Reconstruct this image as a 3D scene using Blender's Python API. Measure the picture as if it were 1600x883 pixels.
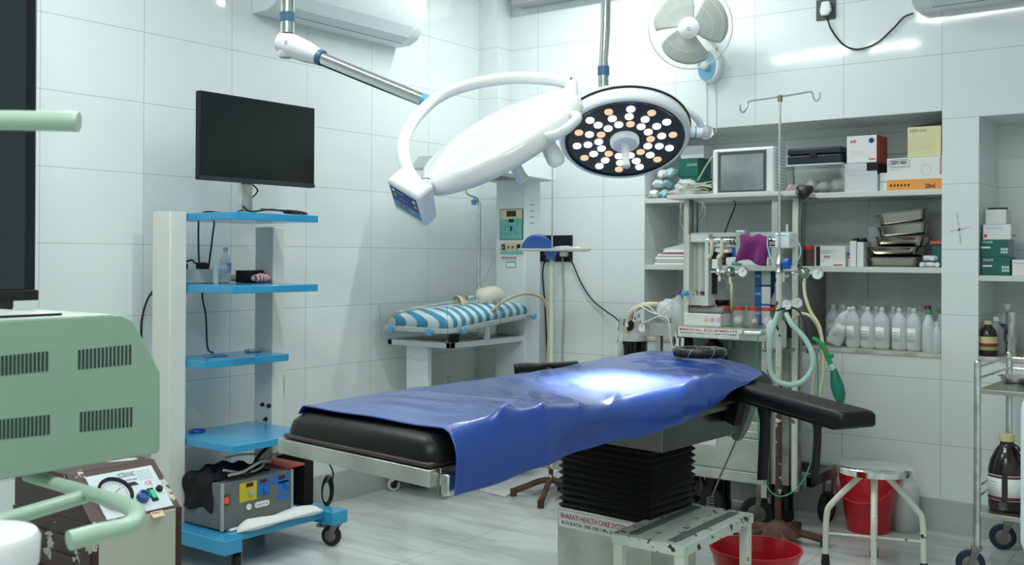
import bpy, bmesh, math, random
from mathutils import Vector as V, Matrix as M
random.seed(7)
for _o in list(bpy.data.objects): bpy.data.objects.remove(_o)
SC = bpy.context.scene
COL = SC.collection
PI = math.pi

# ------------------------------------------------------------------ camera
F = 1606.48; PX = 800.0; PY = 441.5 - 46.11; HC = 1.27
YAW, PIT, ROL = -0.6391, 0.0038, 0.0051
W_ = V((math.sin(YAW)*math.cos(PIT), math.cos(YAW)*math.cos(PIT), math.sin(PIT)))
_r = V((math.cos(YAW), -math.sin(YAW), 0)); _u = _r.cross(W_)
R_ = _r*math.cos(ROL) + _u*math.sin(ROL)
U_ = -_r*math.sin(ROL) + _u*math.cos(ROL)
CAMP = V((0, 0, HC))
cd = bpy.data.cameras.new('camera'); cam = bpy.data.objects.new('camera', cd); COL.objects.link(cam)
cd.sensor_width = 36; cd.lens = F/1600*36; cd.shift_y = -46.11/1600
cd.clip_start = .05
cd.dof.use_dof = True; cd.dof.focus_distance = 3.3; cd.dof.aperture_fstop = 9.0
cam.matrix_world = M(((R_.x, U_.x, -W_.x, 0), (R_.y, U_.y, -W_.y, 0), (R_.z, U_.z, -W_.z, HC), (0, 0, 0, 1)))
SC.camera = cam
def ray(x, y): return R_*((x-PX)/F) - U_*((y-PY)/F) + W_
def at(x, y, dep): return CAMP + ray(x, y)*dep
def pl(x, y, ax, val):
    d = ray(x, y); return CAMP + d*((val-CAMP[ax])/d[ax])
def atx(x, y, v): return pl(x, y, 0, v)
def aty(x, y, v): return pl(x, y, 1, v)
def atz(x, y, v): return pl(x, y, 2, v)

# ------------------------------------------------------------------ light
SC.view_settings.view_transform = 'Standard'; SC.view_settings.look = 'None'
SC.view_settings.gamma = 1; SC.view_settings.use_curve_mapping = False
SC.view_settings.exposure = 0.0
wd = bpy.data.worlds.new('world'); SC.world = wd; wd.use_nodes = True
wd.node_tree.nodes['Background'].inputs[0].default_value = (.80, .93, .92, 1)
wd.node_tree.nodes['Background'].inputs[1].default_value = 0.25
TUBE_W = 21
def area(name, loc, sx, sy, power, col=(.93, 1, .985), rot=(0, 0, 0)):
    l = bpy.data.lights.new(name, 'AREA'); l.shape = 'RECTANGLE'; l.size = sx; l.size_y = sy
    l.energy = power; l.color = col
    o = bpy.data.objects.new(name, l); o.location = loc; o.rotation_euler = rot; COL.objects.link(o); return o
CEIL = 3.05
# fluorescent battens on the ceiling (centre x, centre y, direction along x?)
TUBES = [(-2.85, 1.75, 1), (-1.45, 2.58, 1), (-2.75, 4.35, 1), (-.75, .45, 1), (-.6, -.7, 1)]

# ------------------------------------------------------------------ materials
MATS = {}
def mat(name, col=(.8, .8, .8), rough=.5, metal=0., coat=0., trans=0., ior=1.45, emit=None, es=0., alpha=1., col2=None, nscale=8, nlo=.4, nhi=.6, bump=0., bscale=40, detail=4, stretch=None, rough2=None):
    if name in MATS: return MATS[name]
    m = bpy.data.materials.new(name); m.use_nodes = True; nt = m.node_tree; b = nt.nodes['Principled BSDF']
    b.inputs['Base Color'].default_value = (*col, 1); b.inputs['Roughness'].default_value = rough
    b.inputs['Metallic'].default_value = metal; b.inputs['Coat Weight'].default_value = coat
    b.inputs['Transmission Weight'].default_value = trans; b.inputs['IOR'].default_value = ior
    b.inputs['Alpha'].default_value = alpha
    if emit: b.inputs['Emission Color'].default_value = (*emit, 1); b.inputs['Emission Strength'].default_value = es
    tc = None
    if col2 is not None or bump:
        tc = nt.nodes.new('ShaderNodeTexCoord'); mp = nt.nodes.new('ShaderNodeMapping')
        nt.links.new(tc.outputs['Object'], mp.inputs[0])
        if stretch: mp.inputs['Scale'].default_value = stretch
    if col2 is not None:
        n = nt.nodes.new('ShaderNodeTexNoise'); n.inputs['Scale'].default_value = nscale; n.inputs['Detail'].default_value = detail
        nt.links.new(mp.outputs[0], n.inputs['Vector'])
        r = nt.nodes.new('ShaderNodeMapRange'); r.inputs[1].default_value = nlo; r.inputs[2].default_value = nhi
        nt.links.new(n.outputs[0], r.inputs[0])
        x = nt.nodes.new('ShaderNodeMix'); x.data_type = 'RGBA'
        x.inputs[6].default_value = (*col, 1); x.inputs[7].default_value = (*col2, 1)
        nt.links.new(r.outputs[0], x.inputs[0]); nt.links.new(x.outputs[2], b.inputs['Base Color'])
        if rough2 is not None:
            q = nt.nodes.new('ShaderNodeMapRange'); q.inputs[3].default_value = rough; q.inputs[4].default_value = rough2
            nt.links.new(r.outputs[0], q.inputs[0]); nt.links.new(q.outputs[0], b.inputs['Roughness'])
    if bump:
        n2 = nt.nodes.new('ShaderNodeTexNoise'); n2.inputs['Scale'].default_value = bscale; n2.inputs['Detail'].default_value = 5
        nt.links.new(mp.outputs[0], n2.inputs['Vector'])
        bp = nt.nodes.new('ShaderNodeBump'); bp.inputs['Strength'].default_value = bump; bp.inputs['Distance'].default_value = .01
        nt.links.new(n2.outputs[0], bp.inputs['Height']); nt.links.new(bp.outputs[0], b.inputs['Normal'])
    if name.startswith('black') or name.startswith('matt_black'): b.inputs['Specular IOR Level'].default_value = .32
    MATS[name] = m; return m

def tile_mat():
    m = bpy.data.materials.new('white_glazed_tile'); m.use_nodes = True; nt = m.node_tree; b = nt.nodes['Principled BSDF']
    N = nt.nodes.new; L = nt.links.new
    g = N('ShaderNodeNewGeometry'); s = N('ShaderNodeSeparateXYZ'); L(g.outputs['Position'], s.inputs[0])
    sn = N('ShaderNodeSeparateXYZ'); L(g.outputs['True Normal'], sn.inputs[0])
    def line(ax, off, size):
        a = N('ShaderNodeMath'); a.operation = 'SUBTRACT'; L(s.outputs[ax], a.inputs[0]); a.inputs[1].default_value = off
        p = N('ShaderNodeMath'); p.operation = 'PINGPONG'; L(a.outputs[0], p.inputs[0]); p.inputs[1].default_value = size/2
        c = N('ShaderNodeMath'); c.operation = 'LESS_THAN'; L(p.outputs[0], c.inputs[0]); c.inputs[1].default_value = .0013
        ab = N('ShaderNodeMath'); ab.operation = 'ABSOLUTE'; L(sn.outputs[ax], ab.inputs[0])
        lt = N('ShaderNodeMath'); lt.operation = 'LESS_THAN'; L(ab.outputs[0], lt.inputs[0]); lt.inputs[1].default_value = .5
        mu = N('ShaderNodeMath'); mu.operation = 'MULTIPLY'; L(c.outputs[0], mu.inputs[0]); L(lt.outputs[0], mu.inputs[1]); return mu
    ls = [line(0, -3.5723, .46293), line(1, 2.6037, .46293), line(2, 2.5349, .3048)]
    mx = N('ShaderNodeMath'); mx.operation = 'MAXIMUM'; L(ls[0].outputs[0], mx.inputs[0]); L(ls[1].outputs[0], mx.inputs[1])
    m2 = N('ShaderNodeMath'); m2.operation = 'MAXIMUM'; L(mx.outputs[0], m2.inputs[0]); L(ls[2].outputs[0], m2.inputs[1])
    no = N('ShaderNodeTexNoise'); no.inputs['Scale'].default_value = 1.7; L(g.outputs['Position'], no.inputs['Vector'])
    c1 = N('ShaderNodeMix'); c1.data_type = 'RGBA'; c1.inputs[6].default_value = (.735, .80, .785, 1); c1.inputs[7].default_value = (.78, .835, .825, 1)
    L(no.outputs[0], c1.inputs[0])
    c2 = N('ShaderNodeMix'); c2.data_type = 'RGBA'; L(m2.outputs[0], c2.inputs[0]); L(c1.outputs[2], c2.inputs[6]); c2.inputs[7].default_value = (.42, .46, .43, 1)
    L(c2.outputs[2], b.inputs['Base Color'])
    b.inputs['Roughness'].default_value = .07; b.inputs['Specular IOR Level'].default_value = .5
    n3 = N('ShaderNodeTexNoise'); n3.inputs['Scale'].default_value = 5; L(g.outputs['Position'], n3.inputs['Vector'])
    bp = N('ShaderNodeBump'); bp.inputs['Strength'].default_value = .04; bp.inputs['Distance'].default_value = .02
    L(n3.outputs[0], bp.inputs['Height']); L(bp.outputs[0], b.inputs['Normal'])
    return m
def marble_mat(name, base, vein, dirt, joints, rough=.25):
    m = bpy.data.materials.new(name); m.use_nodes = True; nt = m.node_tree; b = nt.nodes['Principled BSDF']
    N = nt.nodes.new; L = nt.links.new
    g = N('ShaderNodeNewGeometry'); mp = N('ShaderNodeMapping'); mp.inputs['Scale'].default_value = (.55, 2.2, 1); mp.inputs['Rotation'].default_value = (0, 0, .5)
    L(g.outputs['Position'], mp.inputs[0])
    n = N('ShaderNodeTexNoise'); n.inputs['Scale'].default_value = 3.2; n.inputs['Detail'].default_value = 9; n.inputs['Distortion'].default_value = .9; L(mp.outputs[0], n.inputs['Vector'])
    r = N('ShaderNodeMapRange'); r.inputs[1].default_value = .42; r.inputs[2].default_value = .72; L(n.outputs[0], r.inputs[0])
    x = N('ShaderNodeMix'); x.data_type = 'RGBA'; x.inputs[6].default_value = (*base, 1); x.inputs[7].default_value = (*vein, 1); L(r.outputs[0], x.inputs[0])
    n2 = N('ShaderNodeTexNoise'); n2.inputs['Scale'].default_value = 9; n2.inputs['Detail'].default_value = 6; L(g.outputs['Position'], n2.inputs['Vector'])
    r2 = N('ShaderNodeMapRange'); r2.inputs[1].default_value = .6; r2.inputs[2].default_value = .8; L(n2.outputs[0], r2.inputs[0])
    y = N('ShaderNodeMix'); y.data_type = 'RGBA'; L(r2.outputs[0], y.inputs[0]); L(x.outputs[2], y.inputs[6]); y.inputs[7].default_value = (*dirt, 1)
    out = y
    if joints:
        s = N('ShaderNodeSeparateXYZ'); L(g.outputs['Position'], s.inputs[0]); prev = None
        for ax, off, size in joints:
            a = N('ShaderNodeMath'); a.operation = 'SUBTRACT'; L(s.outputs[ax], a.inputs[0]); a.inputs[1].default_value = off
            p = N('ShaderNodeMath'); p.operation = 'PINGPONG'; L(a.outputs[0], p.inputs[0]); p.inputs[1].default_value = size/2
            c = N('ShaderNodeMath'); c.operation = 'LESS_THAN'; L(p.outputs[0], c.inputs[0]); c.inputs[1].default_value = .0016
            if prev:
                mx = N('ShaderNodeMath'); mx.operation = 'MAXIMUM'; L(prev.outputs[0], mx.inputs[0]); L(c.outputs[0], mx.inputs[1]); prev = mx
            else: prev = c
        z = N('ShaderNodeMix'); z.data_type = 'RGBA'; L(prev.outputs[0], z.inputs[0]); L(y.outputs[2], z.inputs[6]); z.inputs[7].default_value = (.30, .32, .29, 1); out = z
        # each slab a little different in tone
        wv = N('ShaderNodeVectorMath'); wv.operation = 'SNAP'; L(g.outputs['Position'], wv.inputs[0]); wv.inputs[1].default_value = (joints[0][2], joints[1][2], 5)
    L(out.outputs[2], b.inputs['Base Color']); b.inputs['Roughness'].default_value = rough
    return m
def peel_mat(name, paint, rust, thr=.62, scale=14, rough=.35, zlo=None, zhi=None, t2=.3):
    """old enamel chipped down to rusty metal; with zlo/zhi the chipping grows towards the low end"""
    m = bpy.data.materials.new(name); m.use_nodes = True; nt = m.node_tree; b = nt.nodes['Principled BSDF']
    N = nt.nodes.new; L = nt.links.new
    g = N('ShaderNodeNewGeometry'); n = N('ShaderNodeTexNoise'); n.inputs['Scale'].default_value = scale; n.inputs['Detail'].default_value = 7; n.inputs['Roughness'].default_value = .6
    L(g.outputs['Position'], n.inputs['Vector'])
    gt = N('ShaderNodeMath'); gt.operation = 'GREATER_THAN'; L(n.outputs[0], gt.inputs[0]); gt.inputs[1].default_value = thr
    if zlo is not None:
        s = N('ShaderNodeSeparateXYZ'); L(g.outputs['Position'], s.inputs[0])
        r = N('ShaderNodeMapRange'); r.inputs[1].default_value = zlo; r.inputs[2].default_value = zhi; r.inputs[3].default_value = t2; r.inputs[4].default_value = thr
        L(s.outputs[2], r.inputs[0]); L(r.outputs[0], gt.inputs[1])
    x = N('ShaderNodeMix'); x.data_type = 'RGBA'; L(gt.outputs[0], x.inputs[0]); x.inputs[6].default_value = (*paint, 1); x.inputs[7].default_value = (*rust, 1)
    L(x.outputs[2], b.inputs['Base Color'])
    q = N('ShaderNodeMapRange'); q.inputs[3].default_value = rough; q.inputs[4].default_value = .75; L(gt.outputs[0], q.inputs[0]); L(q.outputs[0], b.inputs['Roughness'])
    MATS[name] = m; return m
def stripe_mat(name, a, bcol, ax, period, duty=.5, rough=.6):
    m = bpy.data.materials.new(name); m.use_nodes = True; nt = m.node_tree; b = nt.nodes['Principled BSDF']
    N = nt.nodes.new; L = nt.links.new
    g = N('ShaderNodeTexCoord'); s = N('ShaderNodeSeparateXYZ')
    if ax == 'd':
        mp = N('ShaderNodeMapping'); mp.inputs['Rotation'].default_value = (0, 0, .42); L(g.outputs['Object'], mp.inputs[0]); L(mp.outputs[0], s.inputs[0]); ax = 1
    else: L(g.outputs['Object'], s.inputs[0])
    p = N('ShaderNodeMath'); p.operation = 'PINGPONG'; L(s.outputs[ax], p.inputs[0]); p.inputs[1].default_value = period/2
    c = N('ShaderNodeMath'); c.operation = 'LESS_THAN'; L(p.outputs[0], c.inputs[0]); c.inputs[1].default_value = period/2*duty
    x = N('ShaderNodeMix'); x.data_type = 'RGBA'; L(c.outputs[0], x.inputs[0]); x.inputs[6].default_value = (*a, 1); x.inputs[7].default_value = (*bcol, 1)
    L(x.outputs[2], b.inputs['Base Color']); b.inputs['Roughness'].default_value = rough
    MATS[name] = m; return m
def rib_mat(name, col, ax, period, depth=.6, rough=.35, metal=0.):
    m = mat(name, col, rough, metal); nt = m.node_tree; N = nt.nodes.new; L = nt.links.new; b = nt.nodes['Principled BSDF']
    g = N('ShaderNodeTexCoord'); s = N('ShaderNodeSeparateXYZ'); L(g.outputs['Object'], s.inputs[0])
    p = N('ShaderNodeMath'); p.operation = 'PINGPONG'; L(s.outputs[ax], p.inputs[0]); p.inputs[1].default_value = period/2
    bp = N('ShaderNodeBump'); bp.inputs['Strength'].default_value = depth; bp.inputs['Distance'].default_value = 1
    L(p.outputs[0], bp.inputs['Height']); L(bp.outputs[0], b.inputs['Normal']); return m

TILE = tile_mat()
FLOOR = marble_mat('grey_white_marble', (.64, .67, .65), (.44, .47, .45), (.60, .60, .54), [(0, -2.91, .67), (1, 3.84, .67)], .16)
SKIRT = marble_mat('marble_skirting', (.47, .50, .47), (.36, .38, .35), (.44, .42, .34), [(0, -2.91, .67), (1, 3.45, .55)], .3)
white_p = mat('white_plastic', (.84, .87, .87), .3)
white_gl = mat('gloss_white_enamel', (.74, .76, .76), .16, coat=.3)
cream = peel_mat('chipped_cream_enamel', (.70, .71, .62), (.06, .035, .02), .66, 22)
cream_hi = peel_mat('cream_enamel_flaking_low', (.70, .71, .62), (.07, .03, .02), .72, 26, zlo=.25, zhi=1.1, t2=.44)
cream_box = peel_mat('cream_box_paint', (.74, .75, .70), (.22, .17, .11), .80, 30)
stool_p = peel_mat('stool_top_chipped', (.62, .68, .60), (.05, .03, .02), .595, 30, .25)
brown_p = peel_mat('brown_paint_peeled_to_cream', (.055, .022, .018), (.55, .54, .45), .61, 11, .4)
beige_p = peel_mat('beige_paint_peeled', (.56, .56, .47), (.05, .03, .02), .70, 26, .45)
rust_p = peel_mat('rust_with_cream_flakes', (.085, .038, .028), (.60, .60, .52), .56, 24, .6)
rust = mat('dark_rust', (.07, .032, .024), .7, col2=(.13, .06, .04), nscale=15)
chrome = mat('chrome', (.82, .83, .83), .08, 1.)
chrome_r = mat('satin_chrome', (.72, .73, .72), .22, 1., col2=(.55, .56, .55), nscale=20)
steel = mat('brushed_steel', (.62, .62, .57), .34, 1., col2=(.48, .48, .43), nscale=6, bump=.03, bscale=60)
steel_d = mat('dull_steel', (.34, .34, .31), .42, 1., col2=(.22, .21, .19), nscale=9)
black_v = mat('black_vinyl', (.006, .007, .007), .38, bump=.05, bscale=90)
black_m = mat('matt_black', (.012, .012, .013), .6)
black_r = mat('black_rubber', (.018, .018, .018), .55)
black_gl = mat('gloss_black', (.004, .007, .007), .07)
bellows_m = mat('black_bellows', (.012, .014, .015), .42)
blue_v = mat('royal_blue_vinyl', (.016, .058, .30), .27, coat=.3, bump=.03, bscale=14)
blue_s = mat('sky_blue_enamel', (.025, .29, .56), .25, coat=.3, col2=(.035, .33, .58), nscale=3)
blue_k = mat('blue_knob_plastic', (.10, .36, .68), .35)
blue_d = mat('deep_blue_plastic', (.015, .06, .26), .35)
blue_ring = mat('slate_blue_collar', (.045, .12, .22), .4)
green_m = mat('sage_green_enamel', (.29, .42, .325), .38)
green_l = mat('pale_green_enamel', (.40, .56, .43), .30)
green_slot = mat('dark_green_slot', (.03, .06, .045), .7)
red_pl = mat('red_plastic', (.55, .012, .02), .3, coat=.2)
red_lid = mat('red_lid_plastic', (.55, .05, .035), .4)
glass = mat('clear_acrylic', (.96, .99, .98), .03, trans=1., ior=1.2)
pet = mat('clear_bottle_plastic', (.84, .90, .90), .10, alpha=.38)
clear_jar = mat('clear_jar_plastic', (.80, .86, .86), .06, alpha=.16)
saline = mat('saline_bottle_plastic', (.74, .81, .81), .18, alpha=.66)
latex = mat('cream_rubber_hose', (.66, .61, .42), .45)
palehose = mat('pale_green_hose', (.42, .60, .54), .35)
tealhose = mat('teal_tubing', (.10, .50, .48), .3)
greenhose = mat('green_tubing', (.02, .32, .20), .3)
navy = mat('navy_tubing', (.01, .02, .07), .35)
greyc = mat('grey_cable', (.35, .37, .33), .5)
whitec = mat('white_cable', (.75, .76, .72), .4)
blackc = mat('black_cable', (.01, .012, .012), .4)
paper = mat('white_label', (.80, .82, .80), .55)
card_w = mat('white_carton', (.74, .76, .75), .6)
card_y = mat('pale_yellow_carton', (.72, .68, .40), .6)
card_r = mat('red_carton', (.50, .07, .05), .5)
card_o = mat('orange_print', (.80, .32, .07), .5)
card_g = mat('dark_green_carton', (.012, .13, .10), .5)
card_b = mat('blue_carton', (.02, .12, .35), .5)
card_k = mat('black_print', (.015, .015, .018), .5)
red_t = mat('red_print', (.60, .02, .02), .5)
green_t = mat('dark_green_print', (.02, .12, .05), .5)
grey_t = mat('grey_print', (.30, .32, .33), .5)
blue_t = mat('blue_print', (.03, .10, .40), .5)
cloth_w = mat('white_cloth', (.78, .80, .79), .8, bump=.1, bscale=50)
cloth_p = mat('purple_cloth', (.17, .018, .13), .85, bump=.12, bscale=70)
grey_case = mat('grey_instrument_case', (.12, .13, .13), .4)
grey_lt = mat('light_grey_case', (.42, .44, .45), .35, .3)
brown_gl = mat('dark_brown_bottle', (.018, .010, .010), .18, coat=.3)
yel_cap = mat('pale_yellow_cap', (.62, .55, .28), .45)
concrete = mat('whitewashed_wood_shelf', (.62, .66, .62), .5)

# ------------------------------------------------------------------ mesh helpers
class B:
    def __init__(s): s.b = bmesh.new()
    def box(s, x0, x1, y0, y1, z0, z1, mtx=None):
        vs = [s.b.verts.new(V((x, y, z))) for z in (z0, z1) for y in (y0, y1) for x in (x0, x1)]
        for f in ((0, 2, 3, 1), (4, 5, 7, 6), (0, 1, 5, 4), (2, 6, 7, 3), (0, 4, 6, 2), (1, 3, 7, 5)):
            s.b.faces.new([vs[i] for i in f])
        if mtx:
            for v in vs: v.co = mtx @ v.co
        return s
    def hexa(s, pts):   # 8 points, bottom four then top four, same winding
        vs = [s.b.verts.new(V(p)) for p in pts]
        for f in ((3, 2, 1, 0), (4, 5, 6, 7), (0, 1, 5, 4), (1, 2, 6, 5), (2, 3, 7, 6), (3, 0, 4, 7)):
            s.b.faces.new([vs[i] for i in f])
        return s
    def prism(s, poly, e):      # poly of 3d points extruded by vector e
        e = V(e); a = [s.b.verts.new(V(p)) for p in poly]; c = [s.b.verts.new(V(p)+e) for p in poly]
        n = len(a)
        s.b.faces.new(a[::-1]); s.b.faces.new(c)
        for i in range(n): s.b.faces.new((a[i], a[(i+1) % n], c[(i+1) % n], c[i]))
        return s
    def ring(s, c, ax, r, n, ph=0, sx=1.):
        ax = V(ax).normalized(); t = ax.orthogonal().normalized() if abs(ax.z) < .999 else V((1, 0, 0)); q = ax.cross(t)
        return [s.b.verts.new(V(c) + (t*math.cos(2*PI*i/n+ph)*r*sx + q*math.sin(2*PI*i/n+ph)*r)) for i in range(n)]
    def skin(s, rings, cap0=True, cap1=True):
        n = len(rings[0])
        for a, c in zip(rings, rings[1:]):
            for i in range(n): s.b.faces.new((a[i], a[(i+1) % n], c[(i+1) % n], c[i]))
        if cap0: s.b.faces.new(rings[0][::-1])
        if cap1: s.b.faces.new(rings[-1])
        return s
    def lathe(s, prof, o=(0, 0, 0), ax=(0, 0, 1), n=24, sx=1., cap0=True, cap1=True):
        o = V(o); ax = V(ax).normalized()
        return s.skin([s.ring(o+ax*h, ax, max(r, 1e-4), n, sx=sx) for r, h in prof], cap0, cap1)
    def cyl(s, p, q, r, r2=None, n=16):
        p = V(p); q = V(q); ax = q-p
        return s.skin([s.ring(p, ax, r, n), s.ring(q, ax, r if r2 is None else r2, n)])
    def tube(s, pts, r, n=8, smooth=6, closed=False, r1=None):
        pts = [V(p) for p in pts]
        if smooth and len(pts) > 2:
            P = ([pts[-1]] if closed else [pts[0]*2-pts[1]]) + pts + ([pts[0], pts[1]] if closed else [pts[-1]*2-pts[-2]])
            out = []
            for i in range(1, len(P)-2):
                for k in range(smooth):
                    t = k/smooth; a, b_, c, d = P[i-1], P[i], P[i+1], P[i+2]
                    out.append(.5*((2*b_)+(c-a)*t+(2*a-5*b_+4*c-d)*t*t+(3*b_-a-3*c+d)*t**3))
            if not closed: out.append(pts[-1])
            pts = out
        rings = []; N_ = len(pts); prev = None
        for i, p in enumerate(pts):
            if closed: d = pts[(i+1) % N_]-pts[i-1]
            else: d = pts[min(i+1, N_-1)]-pts[max(i-1, 0)]
            d.normalize()
            if prev is None: t = d.orthogonal().normalized()
            else:
                t = prev-d*prev.dot(d); t = t.normalized() if t.length > 1e-6 else d.orthogonal().normalized()
            prev = t; q = d.cross(t)
            rr = r if r1 is None else r+(r1-r)*i/(N_-1)
            rings.append([s.b.verts.new(p+(t*math.cos(2*PI*k/n)+q*math.sin(2*PI*k/n))*rr) for k in range(n)])
        if closed:
            # align the seam
            a0, a1 = rings[-1], rings[0]
            k0 = min(range(n), key=lambda k: (a1[k].co-a0[0].co).length)
            for i in range(n): s.b.faces.new((a0[i], a0[(i+1) % n], a1[(i+1+k0) % n], a1[(i+k0) % n]))
            return s.skin(rings, False, False)
        return s.skin(rings)
    def ball(s, c, r, n=12, sc=(1, 1, 1)):
        m = M.Translation(V(c)) @ M.Diagonal((r*sc[0], r*sc[1], r*sc[2], 1))
        bmesh.ops.create_uvsphere(s.b, u_segments=n, v_segments=max(6, n//2+2), radius=1, matrix=m); return s
    def grid(s, fn, nu, nv, closed=False):
        g = [[s.b.verts.new(V(fn(i/nu, j/nv))) for j in range(nv+1)] for i in range(nu+1)]
        for i in range(nu):
            for j in range(nv): s.b.faces.new((g[i][j], g[i+1][j], g[i+1][j+1], g[i][j+1]))
        return s
    def rot(s, m):
        for v in s.b.verts: v.co = m @ v.co
        return s
def empty(name, loc, rz=0., label=None, cat=None, group=None):
    o = bpy.data.objects.new(name, None); COL.objects.link(o); o.location = V(loc); o.rotation_euler = (0, 0, rz); o.empty_display_size = .05
    tag(o, label, cat, group); return o
def tag(o, label=None, cat=None, group=None, kind=None):
    if label: o['label'] = label
    if cat: o['category'] = cat
    if group: o['group'] = group
    if kind: o['kind'] = kind
    return o
def wm(o):
    m = M.Translation(o.location) @ o.rotation_euler.to_matrix().to_4x4()
    return wm(o.parent) @ m if o.parent else m
def mesh(name, b, mt, parent=None, local=False, bevel=0., smooth=35, seg=2, solid=0., sub=0, label=None, inset=None):
    """link ONE mesh object; b is in world coordinates unless local"""
    bm = b.b
    bmesh.ops.recalc_face_normals(bm, faces=bm.faces)
    if parent is not None:
        mi = M.Identity(4) if local else wm(parent).inverted(); org = V((0, 0, 0))
        bm.transform(mi)
        c = V((0, 0, 0))
        n = len(bm.verts)
        for v in bm.verts: c += v.co
        c /= n
        bm.transform(M.Translation(-c)); loc = c
    else:
        xs = [v.co.x for v in bm.verts]; ys = [v.co.y for v in bm.verts]; zs = [v.co.z for v in bm.verts]
        loc = V(((min(xs)+max(xs))/2, (min(ys)+max(ys))/2, min(zs))); bm.transform(M.Translation(-loc))
    me = bpy.data.meshes.new(name); bm.to_mesh(me); bm.free()
    for m_ in (mt if isinstance(mt, (list, tuple)) else [mt]): me.materials.append(m_)
    if smooth:
        me.shade_smooth(); me.set_sharp_from_angle(angle=math.radians(smooth))
    o = bpy.data.objects.new(name, me); COL.objects.link(o); o.location = loc
    if parent is not None: o.parent = parent
    if solid: md = o.modifiers.new('solid', 'SOLIDIFY'); md.thickness = solid; md.offset = -1
    if bevel: md = o.modifiers.new('bevel', 'BEVEL'); md.width = bevel; md.segments = seg; md.limit_method = 'ANGLE'; md.harden_normals = False
    if sub: md = o.modifiers.new('sub', 'SUBSURF'); md.levels = sub; md.render_levels = sub
    if label: o['label'] = label
    return o
def thing(name, b, mt, label, cat, group=None, **k):
    return tag(mesh(name, b, mt, **k), label, cat, group)
def struct(name, b, mt, **k): return tag(mesh(name, b, mt, **k), kind='structure')
def text(name, s, loc, right, up, h, mt, parent, w=None, bold=0., label=None, ext=.0004):
    cu = bpy.data.curves.new('t', 'FONT'); cu.body = s; cu.size = 1; cu.extrude = 0; cu.offset = bold
    cu.resolution_u = 2
    t = bpy.data.objects.new('t', cu); COL.objects.link(t)
    bpy.context.view_layer.update()
    me = bpy.data.meshes.new_from_object(t.evaluated_get(bpy.context.evaluated_depsgraph_get()))
    bpy.data.objects.remove(t); bpy.data.curves.remove(cu)
    xs = [v.co.x for v in me.vertices]; ys = [v.co.y for v in me.vertices]
    x0, x1, y0, y1 = min(xs), max(xs), min(ys), max(ys)
    sy = h/(y1-y0); sx = sy if w is None else w/(x1-x0)
    right = V(right).normalized(); up = V(up).normalized(); nn = right.cross(up)
    b = B(); b.b.from_mesh(me); bpy.data.meshes.remove(me)
    r = bmesh.ops.extrude_face_region(b.b, geom=list(b.b.faces))
    for v in r['geom']:
        if isinstance(v, bmesh.types.BMVert): v.co.z += ext/max(sy, 1e-6)
    for v in b.b.verts:
        p = v.co; v.co = V(loc) + right*((p.x-x0)*sx) + up*((p.y-y0)*sy) + nn*(p.z*sy)
    return mesh(name, b, mt, parent, smooth=0, label=label)
def rbox(x0, x1, y0, y1, r, n=5):   # rounded rectangle polygon
    out = []
    for cx, cy, a in ((x1-r, y1-r, 0), (x0+r, y1-r, PI/2), (x0+r, y0+r, PI), (x1-r, y0+r, 1.5*PI)):
        for k in range(n+1): out.append((cx+r*math.cos(a+PI/2*k/n), cy+r*math.sin(a+PI/2*k/n)))
    return out
def copy_tree(o, parent=None):
    c = o.copy(); COL.objects.link(c)
    if parent: c.parent = parent
    for ch in list(o.children): copy_tree(ch, c)
    return c

# ================================================================== THE ROOM
XL, YB, XR, YF = -3.9134, 5.0604, 1.35, -1.6
struct('floor', B().box(XL-.2, XR+.2, YF-.2, YB+.5, -.1, 0), FLOOR, smooth=0)
struct('ceiling', B().box(XL-.2, XR+.2, YF-.2, YB+.5, CEIL, CEIL+.1), mat('ceiling_paint', (.80, .83, .81), .7), smooth=0)
struct('wall_left', B().box(XL-.2, XL, YF-.2, YB+.5, 0, CEIL), TILE, smooth=0)
struct('wall_right', B().box(XR, XR+.2, YF-.2, YB+.5, 0, CEIL), TILE, smooth=0)
struct('wall_front', B().box(XL, XR, YF-.2, YF, 0, CEIL), TILE, smooth=0)
N1 = (-2.837, -1.256, .806, 1.965); N2 = (-1.095, .15, .806, 1.925); YN = YB+.40
b = B()
xs = [XL, N1[0], N1[1], N2[0], N2[1], XR]
b.box(XL, N1[0], YB, YN, 0, CEIL)
b.box(N1[0], N1[1], YB, YN, 0, N1[2]); b.box(N1[0], N1[1], YB, YN, N1[3], CEIL)
b.box(N1[1], N2[0], YB, YN, 0, CEIL)
b.box(N2[0], N2[1], YB, YN, 0, N2[2]); b.box(N2[0], N2[1], YB, YN, N2[3], CEIL)
b.box(N2[1], XR, YB, YN, 0, CEIL)
b.box(XL, XR, YN, YN+.1, 0, CEIL)
struct('wall_back', b, TILE, smooth=0)
struct('wall_corner_column', B().box(XL, -3.772, 4.918, YB, 0, CEIL), TILE, smooth=0)
struct('baseboard_left', B().box(XL, XL+.014, YF, 4.918, 0, .15), SKIRT, smooth=0, bevel=.002)
struct('baseboard_back', B().box(-3.772, XR, YB-.014, YB, 0, .15), SKIRT, smooth=0, bevel=.002)
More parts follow.
